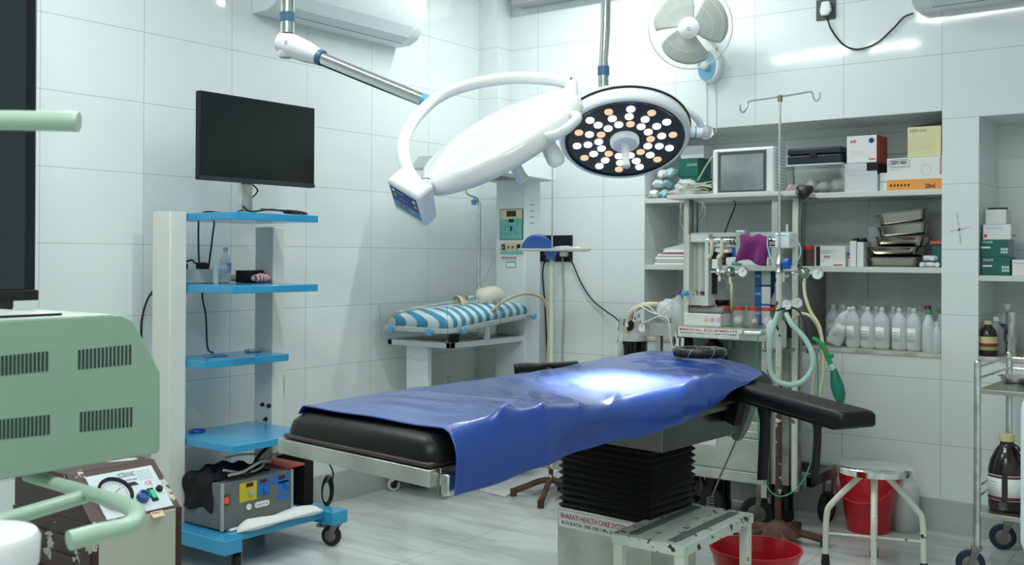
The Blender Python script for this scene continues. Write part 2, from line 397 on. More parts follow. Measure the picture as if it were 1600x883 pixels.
# niche shelves, divider and worn sills
struct('shelf_upper', B().box(N1[0], N1[1], YB+.004, YN, 1.573, 1.600), concrete, smooth=0, bevel=.002)
struct('shelf_lower', B().box(N1[0], N1[1], YB+.004, YN, 1.203, 1.230), concrete, smooth=0, bevel=.002)
struct('niche_divider', B().box(-2.097, -2.062, YB+.012, YN, 1.230, 1.573), concrete, smooth=0, bevel=.002)
struct('niche_divider', B().box(-1.975, -1.945, YB+.012, YN, .825, 1.203), mat('brownish_panel', (.30, .28, .25), .5), smooth=0, bevel=.002)
struct('niche_shelf_right', B().box(N2[0], N2[1], YB+.004, YN, 1.170, 1.196), concrete, smooth=0, bevel=.002)
SILL = mat('stained_stone_sill', (.60, .62, .57), .5, col2=(.45, .42, .32), nscale=12)
struct('trim_1', B().box(N1[0], N1[1], YB-.006, YN, .806, .825), SILL, smooth=0, bevel=.002)
struct('trim_2', B().box(N2[0], N2[1], YB-.006, YN, .806, .825), SILL, smooth=0, bevel=.002)
# worn grey cross of old tape on the pier
b = B()
b.prism([aty(1484, 361, YB-.0006), aty(1484, 364, YB-.0006), aty(1516, 356, YB-.0006), aty(1516, 353, YB-.0006)], (0, .0004, 0))
b.prism([aty(1494, 333, YB-.0006), aty(1497, 333, YB-.0006), aty(1503, 381, YB-.0006), aty(1500, 381, YB-.0006)], (0, .0004, 0))
thing('tape_residue', b, mat('tape_grime', (.42, .45, .42), .7, col2=(.66, .70, .67), nscale=70), 'grey cross of old tape residue on the tiled pier between the niches', 'tape mark', smooth=0)

# ceiling battens: first ones read off the walls, last pair unseen, added for light
for i, (x, y, along) in enumerate(TUBES):
    e = empty('ceiling_tube_light', (x, y, CEIL), 0 if along else PI/2, 'unseen white fluorescent batten on the ceiling', 'ceiling light', 'fluorescent battens on the ceiling')
    mesh('housing', B().box(-.62, .62, -.035, .035, -.05, 0), white_p, e, local=True, bevel=.004)
    mesh('tube', B().cyl((-.6, 0, -.068), (.6, 0, -.068), .014), mat('lit_tube', (1, 1, 1), .5, emit=(.94, 1, .985), es=14), e, local=True)
    area('batten_glow', (x, y, CEIL-.09), 1.2, .05, TUBE_W, rot=(0, 0, 0 if along else PI/2))

# ================================================================== OPERATING TABLE
TH = math.radians(-4)
T0 = V((-1.785, 1.747, 0))
TM = M.Translation(T0) @ M.Rotation(TH, 4, 'Z')
TILT = M.Rotation(math.radians(.8), 4, 'Y') @ M.Diagonal((1.055, 1, 1, 1))
TT = TM @ M.Translation((0, 0, .797)) @ TILT          # table-top frame: z=0 is the top of the steel rails
tb = empty('operating_table', T0, TH, 'hydraulic operating table with black mattress, steel frame and bellows column', 'operating table')
def tp(x, y, z): return TT @ V((x, y, z))
def tbox(x0, x1, y0, y1, z0, z1): return B().box(x0, x1, y0, y1, z0, z1, TT)
# foot section frame
b = tbox(-.262, .262, 0, .035, -.038, 0)
b.box(-.262, -.232, .035, .85, -.022, 0, TT); b.box(.232, .262, .035, .85, -.022, 0, TT)
b.box(-.23, .23, .035, .85, -.012, -.004, TT)
mesh('foot_frame', b, steel, tb, bevel=.002)
mesh('padding_board', tbox(-.252, .252, .008, .85, .001, .013), mat('dark_brown_edge_strip', (.05, .032, .03), .4), tb, bevel=.005)
mesh('padding_board', tbox(-.252, .252, .86, 1.50, .001, .013), MATS['dark_brown_edge_strip'], tb, bevel=.005)
def cushion(y0, y1, name='mattress'):
    b = B(); prof = [(0, 0), (.0, .012), (.006, .032), (.03, .055), (.075, .064)]
    rings = []
    for ins, z in prof:
        poly = rbox(-.258+ins, .258-ins, y0+ins*.9, y1-ins*.9, max(.012, .045-ins*.2))
        rings.append([b.b.verts.new(TT @ V((x, y, z+.013))) for x, y in poly])
    b.skin(rings); return mesh(name, b, black_v, tb, smooth=60)
cushion(.012, .86); cushion(.87, 1.46)
# head section, raised a little
b = B(); rings = []
for ins, z in ((0, 0), (0, .012), (.006, .032), (.03, .055), (.075, .062)):
    pl_ = [(-.252, 1.475), (.252, 1.475), (.256, 1.60), (.245, 1.70), (.19, 1.80), (.08, 1.875), (-.08, 1.895), (-.20, 1.89), (-.252, 1.86)]
    cx_, cy_ = -.02, 1.67
    rings.append([b.b.verts.new(TT @ V((cx_+(x-cx_)*(1-ins*3), cy_+(y-cy_)*(1-ins*4), z+.013))) for x, y in pl_])
b.skin(rings); mesh('head_mattress', b, black_v, tb, smooth=60)
# main frame under the seat with side channels and accessory rails
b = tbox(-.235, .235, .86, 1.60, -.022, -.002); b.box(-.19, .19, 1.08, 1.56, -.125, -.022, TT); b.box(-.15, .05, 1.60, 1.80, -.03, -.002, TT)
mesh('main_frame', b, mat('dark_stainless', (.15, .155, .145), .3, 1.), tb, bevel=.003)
for sx in (-1,):
    b = B().box(sx*.285-.006, sx*.285+.006, .9, 1.50, -.04, -.012, TT)
    for yy in (.98, 1.25, 1.46): b.box(min(sx*.235, sx*.285), max(sx*.235, sx*.285), yy-.012, yy+.012, -.036, -.016, TT)
    mesh('side_rail', b, chrome_r, tb, bevel=.002)
mesh('rail_clamp', B().box(.266, .290, .03, .075, -.058, -.010, TT), chrome_r, tb, bevel=.004)
# levers and screws seen under the drape edge
b = B(); b.cyl(aty(1122, 652, 0+3.20), aty(1124, 683, 3.2), .005); b.cyl(aty(1144, 640, 3.25), aty(1140, 672, 3.25), .006); b.ball(aty(1140, 675, 3.25), .010)
b.tube([aty(1116, 645, 3.2), aty(1130, 638, 3.22), aty(1146, 648, 3.25)], .006)
mesh('release_lever', b, chrome_r, tb)
# bellows column on its steel box
_pc = TM.inverted() @ V((-1.733, 2.979, 0)); PCX, PCY = _pc.x, _pc.y
PM = TM @ M.Translation((PCX, PCY, 0))
b = B(); n = 14; z0, z1 = .434, .735
rings = []
for k in range(n*2+1):
    t = k/(n*2); z = z0+(z1-z0)*t; g = 0 if k % 2 == 0 else .012
    w, l = .170+g, .126+g
    rings.append([b.b.verts.new(PM @ V((x, y, z))) for x, y in ((w, l), (-w, l), (-w, -l), (w, -l))])
b.skin(rings); mesh('bellows', b, bellows_m, tb, smooth=0)
b = B().box(-.183, .183, -.140, .140, .0, .438, PM)
base = mesh('base_box', b, steel, tb, bevel=.004)
mesh('top_bracket', B().box(-.13, .13, -.12, .12, .710, .765, PM), black_m, tb, bevel=.003)
mesh('floor_plate', B().box(-.19, .135, -.145, .30, 0.0, .05, PM), steel_d, tb, bevel=.01)
# maker's label on the foot-facing side of the box
ex = (PM.to_3x3() @ V((1, 0, 0))).normalized(); ey = (PM.to_3x3() @ V((0, 1, 0))).normalized()
q = PM @ V((-.175, -.1400, .374))
lb = mesh('maker_label', B().prism([q, q+ex*.30, q+ex*.30+V((0, 0, .054)), q+V((0, 0, .054))], -ey*.001), paper, tb, smooth=0, label='white maker label with red and black lettering')
text('label_text', 'BHARATI HEALTH CARE SYSTEMS', q-ey*.0012+ex*.008+V((0, 0, .029)), ex, (0, 0, 1), .017, red_t, tb, w=.275, bold=.012, label='red lettering')
text('label_text', 'KOLKATA- 700 150 / Ph: 24350786', q-ey*.0012+ex*.012+V((0, 0, .010)), ex, (0, 0, 1), .011, card_k, tb, w=.265, bold=.008, label='black lettering')
# castor under the foot frame's support leg far behind
# hand control clipped below the head end, with its cord
hp = aty(1163, 655, 3.42); ht = aty(1172, 628, 3.42); hb = aty(1150, 688, 3.42)
b = B().lathe([(.012, 0), (.020, .01), (.026, .05), (.026, .13), (.018, .15)], hb, ht-hb, 4, sx=1.2)
mesh('hand_control', b, mat('grey_remote', (.16, .18, .17), .45), tb, bevel=.003, smooth=20)
b = B().tube([hb, aty(1140, 712, 3.42), aty(1122, 752, 3.44), aty(1112, 778, 3.46)], .0035, 6); c0 = aty(1110, 776, 3.46)
b.tube([c0+V((.012*math.cos(t*1.2), .012*math.sin(t*1.2), -.0022*t)) for t in range(48)], .003, 5, smooth=2)
mesh('hand_control_cord', b, mat('beige_cord', (.30, .29, .22), .5), tb)

# arm board towards the right
A0 = atz(1192.7, 594.5, .865); A1 = atz(1373.5, 642, .845)
ad = (A1-A0); ad.z = 0; L_ = ad.length; ad.normalize(); an = V((-ad.y, ad.x, 0))    # an points away from camera side
if an.dot(W_) < 0: an = -an
ab = empty('arm_board', A0, 0, 'black padded arm board swung out at the head of the operating table', 'arm board')
b = B(); prof = [(-.045, .004), (-.040, 0), (-.012, 0), (-.004, .006), (0, .016)]
rings = []
for z, ins in prof:
    poly = rbox(-.16+ins, L_-ins, -.130+ins, 0-ins, .022)
    rings.append([b.b.verts.new(A0 + ad*x + an*y + V((0, 0, z-.020*max(0, x)/L_))) for x, y in poly])
b.skin(rings); mesh('arm_pad', b, black_v, ab, smooth=50)
b = B()
def abp(x, y, z): return A0+ad*x+an*y+V((0, 0, z))
b.hexa([abp(-.16, -.11, -.058), abp(L_-.06, -.11, -.078), abp(L_-.06, -.02, -.078), abp(-.16, -.02, -.058), abp(-.16, -.11, -.045), abp(L_-.06, -.11, -.066), abp(L_-.06, -.02, -.066), abp(-.16, -.02, -.045)])
b.hexa([abp(-.10, -.10, -.14), abp(-.02, -.10, -.15), abp(-.02, -.07, -.15), abp(-.10, -.07, -.14), abp(-.14, -.10, -.055), abp(.02, -.10, -.055), abp(.02, -.07, -.055), abp(-.14, -.07, -.055)])
mesh('arm_bracket', b, black_m, ab, bevel=.003)
def strap(x, w, zl, name='arm_strap'):
    b = B(); n = 12
    for yy in (-.134, .002):
        pts = [(abp(x+.012*math.sin(k*.8+yy*9), yy, -.01-(zl-.01)*k/n)) for k in range(n+1)]
        vs = []
        for k, p in enumerate(pts):
            ww = w*(1 if k > 1 else 1.5); vs.append((b.b.verts.new(p-ad*ww/2), b.b.verts.new(p+ad*ww/2)))
        for a, c in zip(vs, vs[1:]): b.b.faces.new((a[0], a[1], c[1], c[0]))
        if yy > 0 or name == 'short': break
    return mesh('arm_strap', b, black_m, ab, solid=.004)
def strap1(px, py0, py1, wpx, y):
    b = B(); n = 10; vs = []
    for k in range(n+1):
        t = k/n; cx = px+1.2*math.sin(t*5)-2*t; w = wpx*(1.5-.5*min(1, t*6))
        vs.append((b.b.verts.new(aty(cx-w/2, py0+(py1-py0)*t, y)), b.b.verts.new(aty(cx+w/2, py0+(py1-py0)*t, y))))
    for a, c in zip(vs, vs[1:]): b.b.faces.new((a[0], a[1], c[1], c[0]))
    return b
pA = abp(.10, -.12, 0)
mesh('arm_strap', strap1(1195, 634, 750, 16, pA.y+.02), black_m, ab, solid=.004)
pB = abp(.44, -.12, 0)
mesh('arm_strap', strap1(1277, 652, 756, 12, pB.y+.02), black_m, ab, solid=.004)
# far arm rest peeking beyond the drape
b = B().tube([atz(803, 577, .845), atz(820, 575, .85), atz(850, 575, .85), atz(900, 572, .845)], .020, 12)
b.cyl(atz(850, 574, .85), tp(-.2, 1.25, -.02), .012)
mesh('arm_rest', b, black_v, tb, label='far padded arm rest')

# blue drape
def interp(tab, x):
    if x <= tab[0][0]: return tab[0][1]
    for (a, p), (c, q) in zip(tab, tab[1:]):
        if x <= c: return p+(q-p)*(x-a)/(c-a)
    return tab[-1][1]
def sm(t): t = max(0, min(1, t)); return t*t*(3-2*t)
TI = TT.inverted()
hang = []
for p in [(708.9, 779.4), (799.5, 749.3), (857.5, 727.5), (930, 704), (984.3, 689.5), (1031.5, 675), (1075, 658.7), (1111, 638.7), (1147.4, 613.4), (1187.3, 593.4)]:
    o, d = TI @ CAMP, TI.to_3x3() @ ray(*p); t = (.315-o.x)/d.x; q = o+d*t; hang.append((q.y, q.z))
ZT = .083
def yend(v):        # the sheet's head end is cut on a slant
    return interp([(0, 1.89), (.15, 1.91), (.35, 1.86), (.50, 1.76), (.62, 1.61), (.72, 1.51), (1, 1.41)], v)
def drape(u, v):
    y0 = .035+.035*v if v < .62 else .057-.06*(v-.62)
    y = y0+(yend(v)-y0)*u
    hz = interp(hang, y)+.002*math.sin(y*30)
    far = interp([(0, -.205), (.12, -.23), (.4, -.262), (1.0, -.275), (1.4, -.31), (1.9, -.36)], y); near = .250
    wr = .0015*math.sin(y*29+v*9)+.0014*math.sin(y*13+v*20)
    if v < .06:
        f = v/.06; x = far-.014*(1-f); z = ZT-(.020 if y < .3 else .034)*(1-f)**1.5
    elif v < .62:
        f = (v-.06)/.56; x = far+(near-far)*f; z = ZT+wr+.004*math.sin(f*PI)+.010*sm((y-1.0)/.8)*(1-f)
    else:
        f = (v-.62)/.38
        xe = .294
        z = ZT-(ZT-hz)*(f**1.45); x = near+(xe-near)*(1-(1-min(1, f*1.6))**2)
        x += .010*f
    k = math.exp(-((v-.66)/.10)**2)
    amp = sm(y/.25)*(1-sm((y-1.3)/.3))
    z += k*amp*(.013+.012*math.sin(y*6.2+.2)+.004*math.sin(y*15+1.5))
    hf = sm((v-.66)/.34)
    x += hf*sm((y+.02)/.3)*(.020*math.sin(y*6.5+1.1)+.008*math.sin(y*15+2)+.002*math.sin(y*37))*min(1, max(.15, (ZT-hz)/.15))
    # pinched creases: (y, x, heading, height, width, length)
    for cy, cx, ang, amp_, w, ln in ((.30, .23, 2.05, .020, .016, .10), (.44, .20, 2.5, .012, .014, .10), (.60, .20, 2.5, .010, .014, .12), (.74, .24, 2.15, .005, .016, .14), (1.00, .30, 1.9, .006, .014, .16), (1.16, .27, 2.4, .004, .012, .16), (1.30, .20, 2.4, .004, .012, .12), (1.36, .10, 2.2, .005, .012, .12), (1.45, .02, .9, .006, .012, .12), (.45, -.06, .35, .006, .03, .2), (.30, -.1, .3, .005, .025, .15), (1.60, -.1, .5, .007, .010, .12), (1.55, -.16, 1.2, .006, .010, .1), (1.68, -.18, .8, .006, .008, .1), (.85, .05, 2.4, .004, .02, .15), (.2, .05, .2, .004, .03, .2)):
        dx, dy = x-cx, y-cy; a_ = dx*math.cos(ang)+dy*math.sin(ang); b_ = -dx*math.sin(ang)+dy*math.cos(ang)
        g = amp_*math.exp(-(b_/w)**2-(a_/ln)**2); z += g*(1-.6*hf); x += g*hf*.8
    return tp(x, y, z)
b = B().grid(drape, 190, 110)
thing('table_drape', b, blue_v, 'shiny royal blue vinyl sheet draped over the operating table', 'drape sheet', solid=.0022, smooth=180)

# black coil ring (head rest) on the drape
c = (atz(1052, 556, .905)+atz(1134, 558, .905))/2
tr = tp(0, 0, ZT+.004); RZ = .921
b = B(); b.tube([V((c.x+.082*math.cos(a), c.y+.082*math.sin(a), RZ)) for a in [2*PI*k/28 for k in range(28)]], .017, 12, smooth=1, closed=True)
hr = thing('head_ring', b, mat('black_wrapped_ring', (.02, .022, .022), .35, bump=.3, bscale=60), 'black ring-shaped head rest lying on the drape at the head end', 'head ring')
for k in range(7):
    b = B(); a = k*.9+.3; cc = V((c.x+.082*math.cos(a), c.y+.082*math.sin(a), RZ)); tdir = V((-math.sin(a), math.cos(a), 0)); n_ = V((math.cos(a), math.sin(a), 0))
    b.tube([cc+(n_*math.cos(t)+V((0, 0, 1))*math.sin(t))*.0178+tdir*.01*math.sin(t) for t in [2*PI*j/12 for j in range(12)]], .0012, 4, smooth=1, closed=True)
    mesh('stitching', b, greyc, hr)

# ================================================================== STEP STOOL
st = empty('step_stool', (-1.465, 2.875, 0), 0, 'chipped cream metal step stool with two grey grip strips beside the table base', 'step stool')
x0, x1, y0, y1, zt = -1.585, -1.345, 2.635, 3.118, .45
b = B().box(x0, x1, y0, y1, zt-.004, zt)
b.box(x0, x1, y0, y0+.002, zt-.030, zt-.004); b.box(x0, x1, y1-.002, y1, zt-.030, zt-.004); b.box(x0, x0+.002, y0, y1, zt-.030, zt-.004); b.box(x1-.002, x1, y0, y1, zt-.030, zt-.004)
mesh('stool_top', b, stool_p, st, bevel=.0015)
for x in (x0+.042, x1-.068):
    b = B().box(x, x+.030, y0+.028, y1-.03, zt, zt+.0025); mesh('grip_strip', b, rib_mat('ribbed_grey_grip', (.16, .18, .19), 1, .006, .8, .6), st, label='grey ribbed grip strip')
    for yy in (y0+.05, (y0+y1)/2, y1-.05): mesh('screw', B().cyl((x+.015, yy, zt+.0025), (x+.015, yy, zt+.004), .0035, n=10), chrome_r, st)
for x in (x0+.004, x1-.034):
    for y in (y0+.004, y1-.034):
        mesh('leg', B().box(x, x+.03, y, y+.03, 0, zt-.005), cream, st, bevel=.002)
for x in (x0+.012, x1-.026): mesh('stretcher', B().box(x, x+.014, y0+.034, y1-.034, .12, .145), cream, st, bevel=.002)

# ================================================================== SURGICAL LAMPS
def frame(n, t):
    n = V(n).normalized(); t = V(t); t = (t-n*t.dot(n)).normalized(); return n, t, n.cross(t)
C2 = at(976, 220, 3.9)
n2 = (-V((W_.x, W_.y, 0)).normalized()*.53 + V((0, 0, -.85))).normalized()
n2, t2, q2 = frame(n2, R_ - U_*.05)
l2 = empty('surgical_lamp', C2, 0, 'round surgical lamp with lit warm and white LEDs facing down to the drape', 'surgical lamp')
def d2(r, a, h): return C2+(t2*math.cos(a)+q2*math.sin(a))*r+n2*h
b = B().lathe([(.223, -.004), (.229, .002), (.238, .001), (.246, -.010), (.250, -.030), (.249, -.048)], C2, n2, 72, cap0=False, cap1=False)
mesh('lamp_rim', b, white_gl, l2, solid=.003, smooth=60)
b = B().lathe([(.252, -.046), (.2545, -.050), (.252, -.055)], C2, n2, 72, cap0=True, cap1=False); mesh('rim_seam', b, black_m, l2)
b = B().lathe([(.250, -.054), (.249, -.064), (.236, -.080), (.19, -.092), (.10, -.098), (.001, -.1)], C2, n2, 72, cap0=True); mesh('lamp_back', b, white_gl, l2, smooth=60)
mesh('lamp_face', B().lathe([(.226, -.006), (.226, -.003), (.001, -.003)], C2, n2, 72), mat('dark_slate_face', (.022, .032, .042), .3), l2, smooth=20)
mesh('face_bezel', B().lathe([(.214, -.003), (.222, .0012), (.2255, .0012), (.2255, -.003)], C2, n2, 72, cap0=False, cap1=False), black_gl, l2, smooth=60)
led_w = mat('lit_white_led', (.6, .6, .6), .3, emit=(.92, 1, .98), es=3.0); led_y = mat('lit_warm_led', (.3, .25, .2), .3, emit=(1., .66, .38), es=.86)
pr_ = None
k_i = 0
for ri, (r, n, off) in enumerate(((.098, 14, .0), (.140, 14, .12), (.182, 14, .0))):
    for k in range(n):
        a = 2*PI*(k+off)/n+.12+ri*.05; warm = (k % 3 == 0) if ri == 0 else ((k % 2 == 0) if ri == 2 else False)
        c = d2(r, a, 0)
        b = B().lathe([(.0162, -.003), (.0158, .001), (.011, .0028), (.001, .0034)], c, n2, 18); mesh('led_lens', b, led_y if warm else led_w, l2, smooth=60)
mesh('centre_boss', B().lathe([(.056, -.004), (.055, .012), (.046, .022), (.001, .023)], C2, n2, 36), white_p, l2, smooth=40)
b = B().lathe([(.017, .02), (.0155, .035), (.0135, .105), (.016, .118), (.012, .124), (.001, .125)], C2, n2, 12); mesh('steriliser_handle', b, mat('ribbed_white_handle', (.74, .76, .78), .35), l2, smooth=20)
# yoke, pivots
PR = d2(.262, 0, -.05); PL = d2(.262, PI, -.05)
J2 = at(943, 134, 4.1)
arc = [PL+(-t2)*.02] + [C2 - t2*.30*math.cos(a)*1. - n2*(.05+.10*math.sin(a)) + (-q2 if (-q2).z > 0 else q2)*(.23*math.sin(a)) for a in [PI*k/8 for k in range(1, 8)]] + [PR+t2*.02]
up2 = (-q2 if (-q2).z > 0 else q2)
arc = []
for k in range(0, 13):
    a = PI*k/12; arc.append(C2 - t2*math.cos(a)*.295 - n2*(.06+.05*math.sin(a)) + up2*(.12*math.sin(a)))
top2 = arc[6]
mesh('yoke', B().tube(arc, .014, 12), white_gl, l2)
for s_, P_ in ((1, PR), (-1, PL)):
    e_ = t2*s_
    b = B().lathe([(.020, -.012), (.021, .012), (.021, .030), (.018, .048), (.021, .056), (.016, .068), (.002, .072)], P_, e_, 20); pv = mesh('pivot_cover', b, white_p, l2, label='white pivot wrapped in plastic film')
    mesh('blue_band', B().lathe([(.0216, .008), (.0216, .013)], P_, e_, 20), blue_k, l2, label='blue band')
# wrinkled plastic film over the right pivot
b = B(); bmesh.ops.create_icosphere(b.b, subdivisions=3, radius=.027, matrix=M.Translation(PR+t2*.055))
for v in b.b.verts: v.co += V((random.uniform(-1, 1), random.uniform(-1, 1), random.uniform(-1, 1)))*.003
mesh('plastic_wrap', b, glass, l2, smooth=20)
# drop arm
Jx = top2+V((0, 0, .035))
mesh('spring_joint', B().lathe([(.022, 0), (.026, .02), (.024, .06), (.02, .075)], top2-V((0, 0, .01)), J2-top2, 16), white_gl, l2)
P2a = at(943, 120, 4.1); P2b = at(943, 97, 4.1); P2c = at(946, 45, 4.1); P2d = at(948, -60, 4.1)
mesh('arm_collar', B().cyl(P2a-V((0, 0, .04)), P2a+V((0, 0, .012)), .021, n=20), chrome_r, l2)
mesh('blue_collar', B().cyl(at(943, 118, 4.1), at(943, 104, 4.1), .0235, n=24), blue_ring, l2)
b = B().cyl(at(943, 104, 4.1), P2b, .021, n=20); b.cyl(P2b, P2c, .018, .0205, n=20); b.cyl(P2c, P2d, .0205, n=20)
mesh('drop_tube', b, chrome, l2)
MX, MY = -2.30, 3.0
b = B().tube([P2d, P2d+V((0, 0, .35)), V((P2d.x*.6+MX*.4, P2d.y*.6+MY*.4, 2.80)), V((MX, MY, 2.83))], .024, 14); mesh('swing_arm', b, white_gl, l2)

C1 = at(774, 204, 2.95)
nb = (-R_*.50+U_*.866).normalized()*.972 - W_*.34; nb, t1, q1 = frame(nb, R_*.866+U_*.5 + W_*.05)   # nb = back normal
l1 = empty('surgical_lamp', C1, 0, 'white surgical lamp turned away, showing its smooth back, with a blue keypad box', 'surgical lamp')
b = B().lathe([(.001, .006), (.16, .005), (.225, .0), (.244, -.006), (.253, -.016), (.258, -.034), (.254, -.056), (.238, -.062), (.001, -.062)], C1, nb, 80)
mesh('lamp_body', b, white_gl, l1, smooth=60)
mesh('lamp_face', B().lathe([(.225, -.060), (.225, -.0635), (.001, -.0635)], C1, nb, 60), MATS['dark_slate_face'], l1, smooth=20)
b = B().lathe([(.05, -.062), (.048, -.075), (.02, -.08), (.018, -.10), (.0175, -.150), (.020, -.166), (.014, -.172), (.001, -.172)], C1, nb, 16); mesh('steriliser_handle', b, white_p, l1, smooth=30)
def d1(r, a, h): return C1+(t1*math.cos(a)+q1*math.sin(a))*r+nb*h
sgn = 1 if (q1.dot(W_) < 0) else -1          # side facing the camera
for a0, a1 in ((.72*sgn, 1.22*sgn),):
    pts = [d1(.236, a0, -.030), d1(.272, a0+.06*sgn, -.036)] + [d1(.284, a0+(a1-a0)*f, -.038) for f in (.3, .5, .7)] + [d1(.272, a1-.06*sgn, -.036), d1(.236, a1, -.030)]
    mesh('grip_handle', B().tube(pts, .014, 12), white_gl, l1)
gk = d1(.215, 1.15*sgn, -.058); mesh('grip_knob', B().lathe([(.020, 0), (.024, .03), (.026, .055), (.018, .068), (.001, .070)], gk, -nb, 16), white_p, l1, smooth=50)
# keypad box built on its own axes
px_ = 2.80/F
va = (R_*43.8-U_*26.5-W_*30)*px_; vb = (R_*5.8-U_*31+W_*36)*px_
vn = va.cross(vb).normalized()
if vn.dot(W_) > 0: vn = -vn
K0 = at(607.7, 289.3, 2.80)
a_, b_ = va.normalized(), (vb-va*(vb.dot(va)/va.length_squared)).normalized()
la, lbn = va.length, vb.length
O = K0-vn*.003
def kp(x, y, z): return O + a_*x + b_*y - vn*z      # z = depth behind face
bx = [kp(-.012, -.014, 0), kp(la+.012, -.014, 0), kp(la+.012, lbn+.022, 0), kp(-.012, lbn+.022, 0), kp(-.012, -.014, .062), kp(la+.012, -.014, .062), kp(la+.008, lbn+.022, .050), kp(-.008, lbn+.022, .050)]
kb = mesh('keypad_housing', B().hexa(bx), white_gl, l1, bevel=.010, seg=4, smooth=50)
def kplate(name, x0, x1, y0, y1, m_, lab=None, h=.0006):
    return mesh(name, B().prism([kp(x0, y0, -.0002), kp(x1, y0, -.0002), kp(x1, y1, -.0002), kp(x0, y1, -.0002)], vn*h), m_, kb, smooth=0, label=lab)
kplate('keypad_panel', 0, la, 0, lbn*.62, mat('keypad_blue', (.012, .04, .30), .35), 'dark blue keypad field'); kplate('keypad_panel', 0, la, lbn*.62, lbn, mat('keypad_pale', (.10, .30, .48), .35), 'pale blue keypad field')
def kdot(x, y, r, m_, lab): mesh('button', B().lathe([(r, 0), (r, .0016), (.0001, .0018)], kp(x, y, 0), vn, 14), m_, kb, label=lab)
kdot(.012, .012, .0055, paper, 'white round button'); kdot(.014, .030, .0055, mat('yellow_button', (.55, .55, .06), .4), 'yellow round button')
kdot(la-.012, .016, .0055, paper, 'white round button'); kdot(la-.010, .034, .0055, MATS['yellow_button'], 'yellow round button')
for xx in (.030, .048): kdot(xx, .062, .0045, red_t, 'red round button')
kdot(.078, .064, .006, mat('pink_button', (.7, .35, .38), .4), 'pink round button')
for k in range(5):
    mesh('indicator', B().lathe([(.0017, 0), (.0017, .0012)], kp(.026+k*.006, .013, 0), vn, 8), paper, kb); mesh('indicator', B().lathe([(.0017, 0), (.0017, .0012)], kp(.032+k*.007, .034, 0), vn, 8), paper, kb)
# pivot between box and lamp
pa = at(663, 295, 2.84); pb = C1-t1*.240-nb*.030
mesh('pivot', B().cyl(pa, pb, .0225, .021, 20), white_gl, l1)
pm_ = pa.lerp(pb, .35); mesh('blue_band', B().cyl(pm_, pa.lerp(pb, .42), .0235, n=20), mat('navy_ring', (.01, .04, .16), .4), l1, label='blue band')
Yk = [at(893, 131, 3.02), at(862, 124, 3.10), at(800, 122, 3.2), at(740, 131, 3.26), at(690, 149, 3.28), at(655, 178, 3.22), at(633, 213, 3.1), at(630, 243, 2.98), at(640, 272, 2.90), at(655, 292, 2.86)]
mesh('yoke', B().tube(Yk, .0185, 14), mat('film_wrapped_white', (.80, .82, .80), .35, bump=.15, bscale=30), l1)
mesh('pivot', B().cyl(Yk[0], C1+t1*.235-nb*.03, .019, .022, 16), white_gl, l1); mesh('blue_band', B().cyl(at(889, 130, 3.02), at(892.5, 130.5, 3.02), .0195, n=18), mat('navy_ring'), l1)
Aj = at(452, 70, 3.5); Ae = at(668, 159, 3.30)
s0 = Aj.lerp(Ae, .24)
mesh('spring_arm', B().cyl(s0, Ae, .0205, n=20), chrome, l1)
mesh('arm_cable', B().tube([s0-V((0, 0, .024)), s0.lerp(Ae, .5)-V((0, 0, .023)), Ae-V((0, 0, .02))], .0025, 6), black_m, l1)
mesh('blue_collar', B().cyl(Aj.lerp(Ae, .215), Aj.lerp(Ae, .25), .027, n=22), blue_ring, l1); mesh('blue_collar', B().cyl(Ae.lerp(Aj, .03), Ae.lerp(Aj, -.01), .0225, n=22), blue_k, l1)
b = B().lathe([(.036, -.035), (.040, -.01), (.040, .02), (.036, .08), (.026, (s0-Aj).length*.97)], Aj, Ae-Aj, 18); mesh('elbow_cover', b, white_gl, l1, smooth=50)
b = B().lathe([(.022, -.040), (.027, -.034), (.028, 0), (.026, .035)], at(447, 72, 3.5), (0, 0, 1), 18); mesh('elbow_cover', b, white_gl, l1, smooth=50)
mesh('elbow_screw', B().lathe([(.007, 0), (.007, .004), (.001, .005)], Aj+(-W_)*.039, -W_, 12), grey_lt, l1)
pz = at(449, 52, 3.5); pt = at(450, -60, 3.5)
mesh('drop_tube', B().cyl(pz, pt, .0235, n=22), chrome_r, l1)
mesh('blue_collar', B().cyl(at(449, 34, 3.5), at(449, 20, 3.5), .0265, n=24), blue_ring, l1)
mesh('swing_arm', B().tube([pt, pt+V((0, 0, .35)), V((pt.x*.7+MX*.3, pt.y*.7+MY*.3, 2.72)), V((MX, MY, 2.74))], .026, 14), white_gl, l1)
thing('lamp_ceiling_mount', B().lathe([(.035, 2.66), (.05, 2.67), (.05, 2.93), (.13, 2.97), (.14, CEIL-.001)], (MX, MY, 0), (0, 0, 1), 28), white_gl, 'white ceiling mount carrying both surgical lamps', 'ceiling mount')
sp = bpy.data.lights.new('surgical_lamp_beam', 'SPOT'); sp.energy = 1250; sp.spot_size = math.radians(21); sp.spot_blend = 1.; sp.shadow_soft_size = .16; sp.color = (.93, 1, 1)
so = bpy.data.objects.new('surgical_lamp_beam', sp); COL.objects.link(so); so.location = C2+n2*.14
so.rotation_euler = (atz(962, 598, .88)-so.location).to_track_quat('-Z', 'Y').to_euler()

